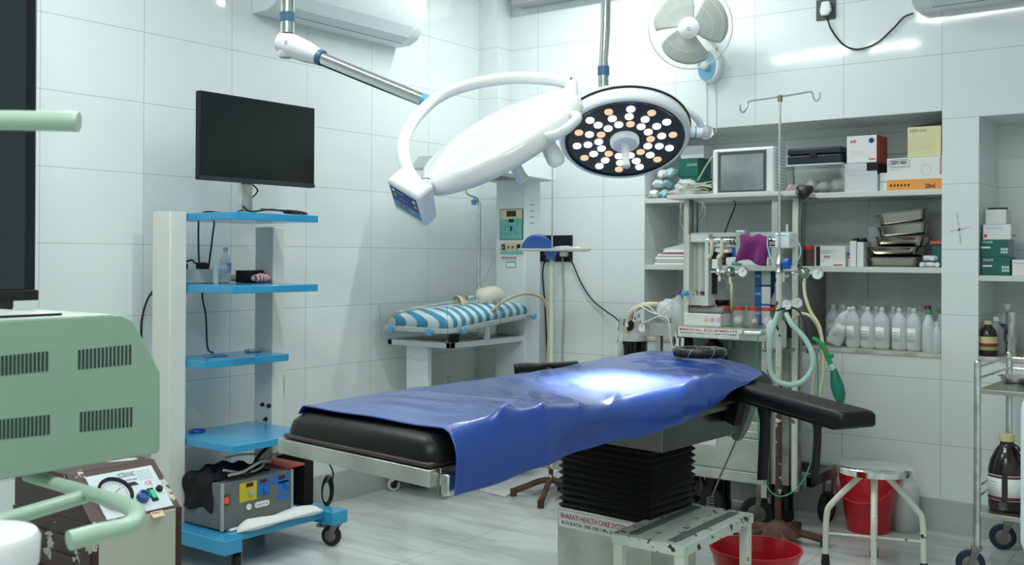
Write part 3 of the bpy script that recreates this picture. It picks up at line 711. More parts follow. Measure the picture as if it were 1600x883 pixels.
# ================================================================== VIDEO CART (blue shelves) ON THE LEFT
ct = empty('equipment_cart', (-3.6, 2.86, 0), 0, 'tall cart with cream uprights and sky blue shelves on castors by the left wall', 'equipment cart')
mesh('upright', B().box(-3.775, -3.652, 2.556, 2.636, .155, 1.45), cream_box, ct, bevel=.003)
mesh('upright', B().box(-3.775, -3.652, 3.096, 3.165, .155, 1.40), cream_box, ct, bevel=.003)
def shelf(x0, z, th=.031): return mesh('shelf', B().box(-3.80, x0, 2.640, 3.092, z-th, z), blue_s, ct, bevel=.0025)
shelf(-3.35, 1.446); shelf(-3.35, 1.147); shelf(-3.535, .833); shelf(-3.35, .506, .030)
b = B().box(-3.84, -3.275, 2.545, 2.632, .100, .157); mesh('base_arm', b, blue_s, ct, bevel=.003)
mesh('base_arm', B().box(-3.84, -3.275, 3.118, 3.205, .100, .157), blue_s, ct, bevel=.003)
mesh('base_deck', B().box(-3.84, -3.335, 2.632, 3.118, .125, .152), blue_s, ct, bevel=.0025)
def castor(root, x, y, zt, r=.042, wid=.022, ang=0., m_fork=None, m_tyre=None, brake=False, name='castor'):
    m_fork = m_fork or steel_d; m_tyre = m_tyre or black_r
    T = M.Translation((x, y, 0)) @ M.Rotation(ang, 4, 'Z')
    b = B()
    for s in (-1, 1):
        pts = [(.016, s*(wid/2+.004), zt-.006), (-.020, s*(wid/2+.004), zt-.006), (-.034, s*(wid/2+.004), r-.006), (-.020, s*(wid/2+.004), r-.010)]
        b.prism([T @ V(p) for p in pts], T.to_3x3() @ V((0, s*.003, 0)))
    b.box(-.022, .020, -(wid/2+.007), wid/2+.007, zt-.008, zt, T)
    if brake: b.box(-.085, -.02, -.010, .010, zt-.022, zt-.012, T); b.box(-.09, -.075, -.016, .016, zt-.020, zt-.008, T)
    f = mesh(name, b, m_fork, root, bevel=.001)
    c = T @ V((-.024, 0, r)); ax = T.to_3x3() @ V((0, 1, 0))
    mesh('tyre', B().lathe([(r*.6, -wid/2), (r*.93, -wid/2), (r, -wid/4), (r, wid/4), (r*.93, wid/2), (r*.6, wid/2)], c, ax, 28), m_tyre, f, label=None)
    mesh('hub', B().lathe([(r*.58, -wid*.56), (r*.2, -wid*.62), (r*.2, wid*.62), (r*.58, wid*.56)], c, ax, 20), m_fork, f)
    return f
castor(ct, -3.300, 3.162, .100, .045, .024, .35, brake=True); castor(ct, -3.320, 2.640, .100, .045, .024, -.5)
castor(ct, -3.80, 2.59, .100, .045, .024, .8); castor(ct, -3.80, 3.16, .100, .045, .024, .2)
b = B()
for p in ((411, 632), (421, 634), (416, 655)):
    q = aty(*p, 3.093); b.lathe([(.010, 0), (.010, .006), (.004, .01), (.004, .018)], q, (0, -1, 0), 8); mesh('bolt', b, black_m, ct); b = B()
# monitor
mn = empty('monitor', (-3.56, 2.86, 1.446), 0, 'black flat computer monitor standing on the top blue shelf', 'monitor')
mesh('screen_housing', B().box(-3.553, -3.522, 2.602, 3.226, 1.580, 1.944), black_m, mn, bevel=.004)
mesh('screen', B().box(-3.523, -3.5205, 2.606, 3.222, 1.598, 1.940), mat('dark_screen', (.006, .010, .010), .14), mn, smooth=0)
mesh('chin', B().box(-3.523, -3.519, 2.602, 3.226, 1.580, 1.597), mat('dark_grey_bezel', (.025, .03, .03), .4), mn, bevel=.001)
mesh('stand', B().box(-3.585, -3.560, 2.845, 2.905, 1.452, 1.66), chrome_r, mn, bevel=.004)
mesh('stand_base', B().box(-3.66, -3.46, 2.76, 3.03, 1.446, 1.453), grey_lt, mn, bevel=.003)
Zs = 1.4475
b = B().tube([V((-3.60, 2.88, 1.62)), V((-3.63, 2.93, 1.56)), V((-3.60, 2.90, 1.48)), V((-3.50, 2.78, 1.455)), V((-3.42, 2.72, 1.4525))], .004, 6)
b.tube([V((-3.60, 2.90, 1.60)), V((-3.62, 2.98, 1.56)), V((-3.60, 2.93, 1.52)), V((-3.57, 2.89, 1.50))], .0035, 6)
thing('monitor_cable', b, blackc, 'black cable looping from behind the monitor onto the top shelf', 'cable')
b = B().tube([V((-3.44, 2.755, 1.475)), V((-3.43, 2.79, 1.4535)), V((-3.43, 2.9, 1.4665)), V((-3.42, 3.02, 1.4535)), V((-3.41, 3.08, 1.4535)), V((-3.44, 3.05, 1.4645)), V((-3.46, 2.95, 1.4665)), V((-3.45, 2.86, 1.4665))], .0042, 6)
thing('power_lead', b, blackc, 'black power lead lying coiled along the front of the top blue shelf', 'cable')
thing('power_adapter', B().box(-3.455, -3.40, 2.985, 3.035, 1.4465, 1.462), black_m, 'flat black adapter at the right end of the top blue shelf', 'power adapter', bevel=.003)
# items on second shelf (z 1.147)
Z2 = 1.148
def bottle(name, x, y, z, h, r, mt, label, cat, cap=white_p, group=None, neck=.32, lab=None, labz=(.35, .65), sq=False, loc_n=24):
    e = empty(name, (x, y, z), 0, label, cat, group)
    pr = [(r*.85, 0), (r, .01*h/.2), (r, h*.60), (r*.92, h*.68), (r*neck*1.3, h*.82), (r*neck, h*.86), (r*neck, h*.93)]
    mesh('body', B().lathe(pr, (x, y, z), (0, 0, 1), loc_n), mt, e, smooth=50)
    mesh('cap', B().lathe([(r*neck*1.25, h*.89), (r*neck*1.25, h*.985), (r*neck*1.1, h)], (x, y, z), (0, 0, 1), 18), cap, e)
    if lab: mesh('label', B().lathe([(r*1.01, h*labz[0]), (r*1.012, h*labz[1])], (x, y, z), (0, 0, 1), loc_n, cap0=False, cap1=False), lab, e, solid=.0006, smooth=50)
    return e
bp_ = atz(352, 442, Z2)
bottle('water_bottle', bp_.x, bp_.y, Z2, .158, .0255, pet, 'clear water bottle with purple and white label on the second blue shelf', 'bottle', mat('lilac_cap', (.62, .62, .80), .4), lab=mat('purple_label', (.30, .30, .62), .4, col2=(.75, .78, .85), nscale=14), labz=(.30, .56))
q = atz(337, 443, Z2); thing('white_tube', B().lathe([(.0125, 0), (.0125, .076), (.011, .078), (.011, .080)], (q.x, q.y, Z2), (0, 0, 1), 20), white_p, 'short white plastic tube standing beside the water bottle', 'tube')
b = B(); q = atz(380, 441, Z2)
def crump(b, c, sx, sy, sz, n=3, amp=.3, seed=1):
    rnd = random.Random(seed); bmesh.ops.create_icosphere(b.b, subdivisions=n, radius=1, matrix=M.Identity(4)); 
    for v in b.b.verts:
        f = 1+amp*(math.sin(v.co.x*5+seed)*math.cos(v.co.y*7+seed*2)+.6*math.sin(v.co.z*9+v.co.x*6+seed))*.5 + rnd.uniform(-1, 1)*amp*.12
        v.co = V((c[0]+v.co.x*sx*f, c[1]+v.co.y*sy*f, max(c[2], c[2]+sz+v.co.z*sz*f)))
    return b
thing('crumpled_glove', crump(B(), (q.x, q.y, Z2), .035, .075, .020, seed=3), cloth_w, 'crumpled white glove lying on the second blue shelf', 'glove', smooth=60)
q = atz(413, 436, Z2); thing('checked_pouch', crump(B(), (-3.66, 3.035, Z2), .03, .05, .021, amp=.12, seed=5), stripe_mat('red_white_check', (.60, .06, .10), (.74, .70, .70), 1, .016), 'small red and white checked pouch at the back of the second blue shelf', 'pouch', smooth=60)
thing('black_box', B().box(-3.775, -3.70, 2.985, 3.085, Z2, Z2+.055), black_m, 'small black box behind the checked pouch', 'box', bevel=.003)
ps = empty('power_strip', (-3.76, 2.76, Z2), 0, 'grey white power strip at the back left of the second shelf with black plugs', 'power strip')
mesh('strip_body', B().box(-3.79, -3.74, 2.66, 2.93, Z2, Z2+.062), mat('pale_grey_plastic', (.55, .58, .57), .5), ps, bevel=.004)
for y in (2.69, 2.80): mesh('plug', B().box(-3.785, -3.745, y-.022, y+.022, Z2+.062, Z2+.088), black_m, ps, bevel=.004)
thing('shelf_cables', B().tube([V((-3.765, 2.82, 1.235)), V((-3.765, 2.76, 1.237)), V((-3.70, 2.70, 1.25)), V((-3.70, 2.66, 1.24))], .004, 6).tube([V((-3.79, 2.80, 1.235)), V((-3.815, 2.815, 1.30)), V((-3.83, 2.825, 1.39)), V((-3.83, 2.83, 1.44)), V((-3.80, 2.84, 1.462)), V((-3.7, 2.85, 1.457))], .004, 6),
      blackc, 'black cables rising from the power strip to the top shelf', 'cable')
thing('hanging_cable', B().tube([V((-3.70, 2.90, 1.451)), V((-3.81, 2.91, 1.452)), V((-3.82, 2.90, 1.40)), V((-3.82, 2.87, 1.20)), V((-3.82, 2.84, 1.10)), V((-3.82, 2.86, 1.0)), V((-3.82, 2.87, .86)), V((-3.78, 2.87, .8375))], .0042, 6), blackc, 'black cable hanging behind the blue shelves', 'cable')
b = B().tube([aty(292, 466, 2.78)+V((0, .0, 0)), V((-3.72, 2.70, 1.09)), V((-3.78, 2.80, 1.105)), V((-3.81, 2.88, 1.18))], .004, 6)
thing('wall_cable', B().tube([V((-3.80, 2.70, 1.09)), V((-3.84, 2.60, 1.10)), atx(246, 449, -3.87), atx(233, 463, -3.88), atx(223, 492, -3.89), atx(221, 530, -3.89), atx(230, 640, -3.89), V((-3.89, 2.5, .1))], .0045, 6), blackc, 'black cable curving down the wall left of the cart', 'cable')
# third shelf z .833, fourth shelf z .506
q = atz(337, 557, .834)
b = B(); b.hexa([(q.x-.03, q.y-.05, .834), (q.x+.01, q.y-.045, .834), (q.x+.02, q.y+.05, .834), (q.x-.02, q.y+.05, .834), (q.x-.03, q.y-.05, .837), (q.x+.01, q.y-.045, .840), (q.x+.02, q.y+.05, .837), (q.x-.02, q.y+.05, .842)])
thing('blue_strap', b, blue_k, 'folded light blue strap on the narrow third shelf', 'strap', bevel=.001)
q = atz(415, 549, .834)
thing('connector', B().box(-3.74, -3.70, 3.01, 3.075, .834, .846), grey_lt, 'small grey connector at the right end of the third shelf', 'connector', bevel=.003)
q = atz(308, 675, .507)
b = B(); b.tube([V((q.x+.028*math.cos(t), q.y+.035*math.sin(t), .5105+.0012*(k % 3))) for k, t in enumerate([2*PI*j/18 for j in range(18)])], .0035, 6, smooth=2, closed=True)
b.tube([V((q.x+.022*math.cos(t), q.y+.028*math.sin(t), .5155)) for t in [2*PI*j/14 for j in range(14)]], .003, 6, smooth=2, closed=True)
thing('blue_cuff', b, mat('blue_loop', (.01, .05, .40), .4), 'coiled blue band at the left of the fourth blue shelf', 'band')
# electrosurgical unit on base
es = empty('electrosurgical_unit', (-3.50, 2.86, .153), 0, 'grey electrosurgical unit with yellow and blue control fields on the cart base', 'electrosurgical unit')
EX = -3.395
ZB = .164
c1 = atx(346, 811, EX); c2 = atx(456, 735, EX)
y0e, y1e = c1.y+.0, atx(455, 770, EX).y
z0e = ZB; z1e = atx(348, 757, EX).z
mesh('case', B().box(EX-.245, EX, y0e, y1e, z0e, z1e), mat('gunmetal_case', (.16, .17, .175), .4, .2), es, bevel=.004)
mesh('front_frame', B().box(EX-.004, EX+.010, y0e-.004, y0e+.006, z0e-.002, z1e+.004).box(EX-.004, EX+.010, y1e-.006, y1e+.004, z0e-.002, z1e+.004), grey_lt, es, bevel=.002)
def ef(name, px0, py0, px1, py1, m_, lab=None, d=.001, wy=None):   # a flat field on the fascia given by its corners in the picture
    a = atx(px0, py0, EX+.001); c = atx(px1, py1, EX+.001)
    return mesh(name, B().box(EX, EX+d, a.y, c.y, min(a.z, c.z), max(a.z, c.z)), m_, es, smooth=0, label=lab)
yl = mat('yellow_panel', (.62, .52, .02), .4); bl = mat('azure_panel', (.02, .16, .50), .4); dred = mat('dark_red_display', (.10, .005, .01), .15)
W3 = 4.577
def q3(x, y): return 270+x/W3, 690+y/W3
for nm, a, m_, lab in (('control_field', (478, 303, 600, 425), yl, 'yellow control field'), ('control_field', (610, 275, 694, 385), bl, 'blue control field'), ('control_field', (712, 250, 828, 300), bl, 'blue control field'), ('control_field', (755, 290, 828, 360), bl, 'blue control field'), ('control_field', (752, 378, 830, 415), bl, 'blue control field')):
    x0_, y0_ = q3(a[0], a[1]); x1_, y1_ = q3(a[2], a[3]); ef(nm, x0_, y0_+0, x1_, y1_-3, m_, lab)
for a in ((525, 300, 575, 322), (625, 275, 668, 295), (757, 247, 802, 268)):
    x0_, y0_ = q3(a[0], a[1]); x1_, y1_ = q3(a[2], a[3]); ef('display', x0_, y0_, x1_, y1_-1, dred, 'dark red display', .0018)
x0_, y0_ = q3(358, 385); x1_, y1_ = q3(410, 455); ef('switch_surround', x0_, y0_, x1_, y1_, mat('green_surround', (.01, .12, .05), .4), 'dark green switch surround')
x0_, y0_ = q3(368, 402); x1_, y1_ = q3(398, 440); ef('power_switch', x0_, y0_, x1_, y1_, mat('red_rocker', (.55, .03, .02), .3, emit=(1, .1, .05), es=.3), 'lit red rocker switch', .005)
for a, m_ in (((555, 365), grey_lt), ((660, 345), bl), ((810, 308), bl)):
    c = atx(*q3(*a), EX+.001); mesh('knob', B().lathe([(.013, 0), (.012, .010), (.009, .012), (.001, .0125)], c, (1, 0, 0), 20), m_, es)
c = atx(*q3(543, 467), EX+.001); mesh('socket', B().lathe([(.013, 0), (.013, .003), (.006, .0035), (.001, .001)], c, (1, 0, 0), 18), paper, es, label='round white socket')
a = atx(*q3(585, 462), EX+.001); c_ = atx(*q3(690, 430), EX+.001)
b = B(); b.prism([V((EX, y, z)) for y, z in rbox(a.y, c_.y, a.z-.010, a.z+.014, .011)], (.003, 0, 0)); mesh('socket_plate', b, paper, es, label='long white socket plate', smooth=30)
for f in (.2, .4, .6, .8): mesh('socket_hole', B().lathe([(.003, 0), (.003, .0006)], (EX+.003, a.y+(c_.y-a.y)*f, a.z+.002), (1, 0, 0), 8), card_k, es)
# things on and around the unit
b = B(); b.hexa([(-3.78, 2.62+.05, .157), (-3.40, 2.60+.05, .157), (-3.30, 3.00, .157), (-3.75, 3.06, .157), (-3.78, 2.67, .163), (-3.42, 2.66, .163), (-3.36, 3.0, .163), (-3.75, 3.06, .163)])
def cl(u, v):
    x = -3.72+.40*v; y = 2.655+.42*u
    z = .1655
    if v > .80: z = .155+.034*math.sin((v-.80)/.20*PI)*(.35+.65*math.sin(min(1, u*1.25)*PI))+.010*(1-v)/.2
    if v > .98: z = .154
    return V((x-.02*math.sin(u*7), y, z+.0015*math.sin(u*30)))
def cl2(u, v):
    a = v*2*PI; y = 2.665+.45*u; rr = .030*min(1, u*7, (1-u)*9)**.5+.003*math.sin(u*11)
    return V((-3.352+.010*u+rr*1.4*math.cos(a)+.006*math.sin(u*8), y, .1535+.62*rr*(1+math.sin(a))*(1+.10*math.sin(u*9+a*3))))
thing('white_towel', B().grid(cl2, 30, 14), cloth_w, 'rolled white towel lying in front of the electrosurgical unit', 'towel', smooth=90)
thing('folded_sheet', B().box(-3.76, -3.385, 2.66, 3.09, .1525, .1635), cloth_w, 'flat white cloth under the electrosurgical unit', 'cloth', bevel=.004)
def bag(u, v):
    x = -3.636+.185*v+.006*math.sin(u*17)
    if u < .35: f = 1-u/.35; y = y0e-.006-.004*math.sin(v*9+f*6); z = z1e+.008-.125*f-.01*math.sin(v*7)*f
    else: f = (u-.35)/.65; y = y0e+.30*f; z = z1e+.010+.030*math.sin(f*PI)*(.6+.4*math.sin(v*PI))+.006*math.sin(f*22+v*9)+.006*math.sin(v*19)
    return V((x, y, z))
thing('black_bag', B().grid(bag, 40, 24), mat('black_fabric', (.012, .012, .014), .8, bump=.3), 'black fabric cover folded over the top and left side of the electrosurgical unit', 'cover', smooth=60, solid=.004)
thing('red_folder', B().box(-3.64, -3.42, 2.98, 3.085, z1e+.001, z1e+.012), card_r, 'dark red folder on the electrosurgical unit', 'folder', bevel=.002)
zc = z1e+.010
b = B(); b.tube([V((-3.40, 2.66, zc+.02)), V((-3.41, 2.74, zc+.02)), V((-3.42, 2.84, zc+.045)), V((-3.46, 2.92, zc+.03)), V((-3.50, 2.97, zc+.045)), V((-3.50, 3.02, zc+.04))], .006, 8)
b.tube([V((-3.42, 2.65, zc+.04)), V((-3.42, 2.76, zc+.012)), V((-3.44, 2.86, zc+.015)), V((-3.47, 2.90, zc+.055)), V((-3.48, 2.80, zc+.075)), V((-3.5, 2.72, zc+.07))], .005, 8)
thing('grey_leads', b, greyc, 'bundle of grey leads on the electrosurgical unit', 'leads')
b = B(); b.tube([V((-3.395, 2.745, zc+.004)), V((-3.43, 2.80, zc+.022)), V((-3.47, 2.88, zc+.065)), V((-3.49, 2.97, zc+.10)), V((-3.50, 3.03, zc+.135))], .0065, 8, r1=.008)
thing('diathermy_handle', b, black_m, 'slanting black diathermy handle lead above the unit', 'diathermy handle')
thing('black_case', B().box(-3.648, -3.46, 3.12, 3.175, .1585, z1e+.03), mat('black_case_vinyl', (.01, .01, .011), .6), 'upright black case at the right end of the cart base', 'case', bevel=.004)
b = B()
for k in range(4):
    r = .045+.006*k; b.tube([V((-3.40+.006*k, 3.195+r*.55*math.cos(t)-.003*k, .215+k*.004+r*1.05*math.sin(t))) for t in [2*PI*j/16 for j in range(16)]], .0035, 6, smooth=2, closed=True)
b.tube([V((-3.42, 3.16, z1e+.02)), V((-3.40, 3.20, z1e+.0)), V((-3.39, 3.225, .30)), V((-3.39, 3.215, .24))], .004, 6)
thing('footswitch_cable', b, blackc, 'coil of black cable hanging at the right end of the cart', 'cable')
b = B().tube([aty(441, 560, 3.19), aty(440, 600, 3.2), aty(438, 640, 3.2), aty(440, 700, 3.2)], .006, 6); b.tube([aty(428, 545, 3.185), aty(440, 575, 3.195), aty(444, 600, 3.2), aty(440, 650, 3.2)], .003, 5)
thing('yellowed_tube', b, mat('yellowed_tape', (.50, .42, .28), .6), 'yellowed tube taped down the back upright of the cart', 'tube')

# ================================================================== SUCTION MACHINE
su = empty('suction_machine', (-2.62, 1.72, 0), 0, 'old suction machine with peeling brown and cream paint, gauge and white control panel', 'suction machine')
SX = -2.5
sA = atx(283, 795, SX); y1s = sA.y; y0s = atx(150, 800, SX).y-.01; zk = atx(283, 792, SX).z
yl0, yl1 = atx(150, 740, SX).y, y1s
ztop = .735; xb = SX-.13       # panel leans back: top edge further from the camera
b = B().hexa([(SX-.40, y0s, .06), (SX, y0s, .06), (SX, y1s, .06), (SX-.40, y1s, .06), (SX-.40, y0s, zk), (SX, y0s, zk), (SX, y1s, zk), (SX-.40, y1s, zk)])
mesh('cabinet', b, beige_p, su, bevel=.003)
for yy in (y0s-.001, y1s-.018): mesh('edge_strip', B().box(SX-.004, SX+.002, yy, yy+.019, .06, zk), brown_p, su, bevel=.001)
TP = atx(265, 713, xb); TP2 = atx(152, 742, xb)
b = B().hexa([(SX-.40, y0s, zk), (SX, y0s, zk), (SX, y1s, zk), (SX-.40, y1s, zk), (SX-.40, y0s, TP.z), (xb, y0s, TP.z), (xb, y1s, TP.z), (SX-.40, y1s, TP.z)])
mesh('hood', b, brown_p, su, bevel=.003)
mesh('side_panel', B().box(SX-.40, SX-.002, y0s-.004, y0s-.001, .06, zk), brown_p, su, smooth=0)
for k in range(10):
    mesh('louvre', B().box(SX-.30+(k % 2)*.13, SX-.20+(k % 2)*.13, y0s-.010, y0s-.003, .30+.05*(k//2), .312+.05*(k//2)), brown_p, su, bevel=.002)
# panel plane basis
pn0 = V((SX, 0, zk)); pdir = V((xb-SX, 0, TP.z-zk)); H_ = pdir.length; pup = pdir.normalized(); pnn = V((0, 1, 0)).cross(pup); 
if pnn.x < 0: pnn = -pnn
def sp_(y, t, o=0.): return V((SX, y, zk))+pup*(t*H_)+pnn*o
wy0, wy1 = y0s+.045, y1s-.022
w_ = wy1-wy0
mesh('control_panel', B().prism([sp_(wy0, .05, .0005), sp_(wy1, .05, .0005), sp_(wy1, .88, .0005), sp_(wy0, .88, .0005)], pnn*.002), mat('panel_white_blue', (.66, .74, .77), .3), su, smooth=0, label='white control panel')
def sy(f): return wy0+w_*f
gc = sp_(sy(.27), .47, .003)
mesh('gauge_ring', B().lathe([(.050, 0), (.050, .012), (.043, .013), (.0405, .004)], gc, pnn, 36, cap0=False, cap1=False), black_gl, su, label='black gauge ring')
mesh('gauge_dial', B().lathe([(.041, 0), (.041, .006), (.001, .006)], gc, pnn, 36), mat('dial_white', (.62, .66, .66), .4), su, smooth=20, label='pale gauge dial')
for k in range(14):
    a = -.6+k*(PI+1.2)/13; dy = V((0, 1, 0)); p0 = gc+(dy*math.cos(a)+pup*math.sin(a))*.030+pnn*.006; p1 = gc+(dy*math.cos(a)+pup*math.sin(a))*.036+pnn*.006
    mesh('gauge_tick', B().cyl(p0, p1, .0007, n=4), card_k, su)
mesh('gauge_needle', B().cyl(gc+pnn*.007, gc+pnn*.007+(V((0, .7, 0))+pup*.4)*.03, .0008, n=4), card_k, su)
mesh('regulator_knob', B().lathe([(.018, 0), (.017, .016), (.012, .018), (.010, .012), (.001, .012)], sp_(sy(.62), .30, .003), pnn, 20), mat('blue_knob_dark', (.03, .12, .32), .3), su, label='blue regulator knob')
mesh('switch_surround', B().prism([sp_(sy(.74), .20, .0025), sp_(sy(.83), .20, .0025), sp_(sy(.83), .44, .0025), sp_(sy(.74), .44, .0025)], pnn*.004), black_m, su)
mesh('power_switch', B().prism([sp_(sy(.755), .24, .006), sp_(sy(.815), .24, .006), sp_(sy(.815), .40, .006), sp_(sy(.755), .40, .006)], pnn*.003), mat('green_rocker', (.01, .42, .16), .3, emit=(.0, .7, .25), es=.3), su, label='green rocker switch')
mesh('fuse_cap', B().lathe([(.010, 0), (.009, .008), (.001, .009)], sp_(sy(.92), .40, .003), pnn, 16), black_m, su)
ry = V((0, 1, 0))
text('panel_text', 'ULTRAVAC', sp_(sy(.44), .74, .0028), ry, pup, .017, grey_t, su, w=w_*.26, bold=.03, label='grey lettering')
text('panel_text', 'C\u0190'.replace('\u0190', 'E'), sp_(sy(.77), .52, .0028), ry, pup, .013, red_t, su, label='red lettering')
text('panel_text', 'SUCTION UNIT', sp_(sy(.46), .66, .0028), ry, pup, .006, blue_t, su, w=w_*.24, label='blue lettering')
for k in range(5): mesh('printed_line', B().prism([sp_(sy(.72), .80-.04*k, .0026), sp_(sy(.93), .80-.04*k, .0026), sp_(sy(.93), .808-.04*k, .0026), sp_(sy(.72), .808-.04*k, .0026)], pnn*.0003), grey_t, su)
b = B().prism([sp_(sy(.52), .56, .0026), sp_(sy(.68), .56, .0026), sp_(sy(.64), .63, .0026), sp_(sy(.52), .63, .0026)], pnn*.0004); mesh('maker_mark', b, card_k, su)
mesh('sticker', B().prism([sp_(sy(.62), -.10, .003), sp_(sy(.80), -.10, .003), sp_(sy(.80), .01, .003), sp_(sy(.62), .01, .003)], pnn*.0006), card_y, su, label='small red and yellow sticker')
text('sticker_text', 'WARRANTY', sp_(sy(.635), -.04, .0037), ry, pup, .007, red_t, su, w=w_*.15)
for x in (SX-.36, SX-.05):
    for y in (y0s+.03, y1s-.03): mesh('foot', B().cyl((x, y, 0), (x, y, .062), .02), black_r, su)

# ================================================================== GREEN IMAGING CART, LEFT FOREGROUND
gx = -1.5
gr = empty('imaging_workstation', (gx-.25, .6, 0), 0, 'sage green imaging workstation cart with slotted side panel in the left foreground', 'workstation cart')
pts = [atx(250, 708, gx), atx(248, 583, gx)]
cy1 = pts[0].y; zc_ = pts[1].z; yt = atx(190, 493, gx).y; zt_ = 1.171; zb = pts[0].z; yA = -.25
zbl = zb
prof = [(yA, zb), (cy1-.004, zb), (cy1, zb+.006), (cy1, zc_), (cy1-.004, zc_+.008)]
for k in range(6):
    t = k/5; prof.append((yt+.024-.024*t, zt_-.012*(1-t)**2-.0))
prof += [(yt, zt_), (yA, zt_)]
b = B().prism([V((gx-.50, y, z)) for y, z in prof], (.50, 0, 0)); body = mesh('cabinet', b, green_m, gr, bevel=.004, smooth=30)
mesh('top_plate', B().box(gx-.49, gx-.006, yA+.01, yt-.01, zt_, zt_+.003), mat('pale_green_top', (.55, .66, .58), .35), gr, bevel=.001)
S6 = 1.994
def sl(xa, ya, n, dx, h):
    for k in range(n):
        x = xa+dx*k; a = atx(x/S6, 440+(ya-k*1.1*dx/11)/S6, gx); c = atx(x/S6, 440+(ya+h-k*1.1*dx/11)/S6, gx)
        mesh('vent_slot', B().box(gx-.001, gx+.0006, a.y, a.y+.0042, c.z, a.z), green_slot, gr, smooth=0)
sl(243, 213, 14, 12.2, 62); sl(249, 407, 14, 12.0, 62)
sl(-60, 238, 17, 12.6, 62); sl(-55, 436, 17, 12.6, 62)
mesh('lower_column', B().box(gx-.46, gx-.14, yA, .55, .12, zb), green_l, gr, bevel=.01)
mesh('cart_base', B().box(gx-.5, gx-.05, yA, .75, .08, .12), green_m, gr, bevel=.01)
for x in (gx-.42, gx-.12):
    for y in (yA+.08, .65): castor(gr, x, y, .08, .036, .03)
Ht = [at(42, 742, 1.62), at(75, 752, 1.60), at(130, 768, 1.50), at(178, 783, 1.36), at(208, 796, 1.22), at(213, 810, 1.14), at(198, 823, 1.10), at(150, 834, 1.07), at(108, 845, 1.05)]
mesh('push_handle', B().tube(Ht, .0102, 18), green_l, gr, smooth=60)
mesh('push_handle', B().tube([at(-60, 832, 1.20), at(0, 815, 1.28), at(60, 797, 1.38), at(134, 775, 1.49)], .0102, 18), green_l, gr, smooth=60)
mesh('grip_rail', B().tube([at(-80, 190, 1.18), at(0, 188, 1.16), at(60, 189, 1.15), at(110, 190, 1.14), at(123, 191, 1.14)], .0112, 20), green_l, gr, smooth=60, label='upper green tube handle')
mesh('grip_mount', B().box(at(-80, 190, 1.18).x-.05, at(-80, 190, 1.18).x+.02, at(-80, 190, 1.18).y-.02, at(-80, 190, 1.18).y+.02, zt_, 1.43), green_m, gr, bevel=.004)
# monitor on the green cart
m2 = empty('display_screen', (gx-.28, .5, zt_+.003), 0, 'large black display on the green workstation cut off by the left edge', 'display')
mx_ = gx-.22; e1 = atx(58, 300, mx_); zlo = atx(60, 469, mx_).z
mesh('display_housing', B().box(mx_-.05, mx_, e1.y-.75, e1.y, zlo+.0, zlo+.62), mat('black_display', (.010, .014, .014), .35), m2, bevel=.006)
mesh('display_panel', B().box(mx_, mx_+.002, e1.y-.74, e1.y-.022, zlo+.02, zlo+.61), mat('dark_green_black_screen', (.018, .030, .030), .25), m2, smooth=0)
mesh('lower_lip', B().box(mx_-.052, mx_+.003, e1.y-.3, e1.y+.003, zlo, zlo+.018), black_m, m2, bevel=.002)
mesh('display_stand', B().box(mx_-.05, mx_-.005, e1.y-.30, e1.y-.035, zt_+.003, zlo+.005), mat('dark_stand', (.02, .03, .03), .4), m2, bevel=.006)
q1_, q2_ = atz(82, 491, zt_+.004), atz(-40, 498, zt_+.004)
thing('flat_tray', B().box(q2_.x-.20, max(q1_.x, q2_.x), -.1, q1_.y, zt_+.0035, zt_+.0068), [white_p], 'thin white tray with a black edge lying on the green workstation', 'tray', smooth=0)
thing('tray_edge', B().box(max(q1_.x, q2_.x), max(q1_.x, q2_.x)+.002, -.1, q1_.y, zt_+.0035, zt_+.0068), black_m, 'black edging strip along the thin white tray', 'edging strip', smooth=0)
# round white and green tube head, bottom-left corner
hc = at(-42, 852, 1.02)
th = empty('imaging_tube_head', (hc.x, hc.y, 0), 0, 'white and green round housing at the bottom left corner', 'round housing')
mesh('collar', B().lathe([(.054, -.026), (.060, -.022), (.0615, .004), (.058, .010), (.001, .012)], hc, (0, 0, 1), 40), white_p, th, smooth=40, label='white collar')
mesh('column', B().lathe([(.052, 0), (.052, hc.z-.026)], (hc.x, hc.y, 0), (0, 0, 1), 36), green_l, th, label='pale green column')
mesh('foot', B().lathe([(.16, 0), (.16, .03), (.06, .06)], (hc.x, hc.y, 0), (0, 0, 1), 36), green_m, th)

# pale upright panel on the right edge of the picture
wp = empty('upright_panel', (-.18, 1.86, 0), 0, 'pale blue white upright panel cut off at the right edge of the photo', 'equipment panel')
p1 = at(1593.5, 620, 1.6); p2 = at(1594, 872, 1.6)
o_ = V((p1.x, p1.y, 0)); rr_ = V((R_.x, R_.y, 0)).normalized()
poly = rbox(0, .30, p2.z, p1.z+.01, .03)
mesh('panel', B().prism([o_+rr_*x+V((0, 0, z)) for x, z in poly], V((W_.x, W_.y, 0))*-.05), mat('pale_blue_white', (.62, .70, .73), .35), wp, bevel=.004, smooth=30)
cpos = o_+rr_*.15+V((W_.x, W_.y, 0))*-.03
mesh('pole', B().cyl((cpos.x, cpos.y, .03), (cpos.x, cpos.y, p2.z+.01), .02), chrome_r, wp)
mesh('base', B().lathe([(.14, 0), (.14, .02), (.03, .04)], (cpos.x, cpos.y, 0), (0, 0, 1), 32), white_p, wp)

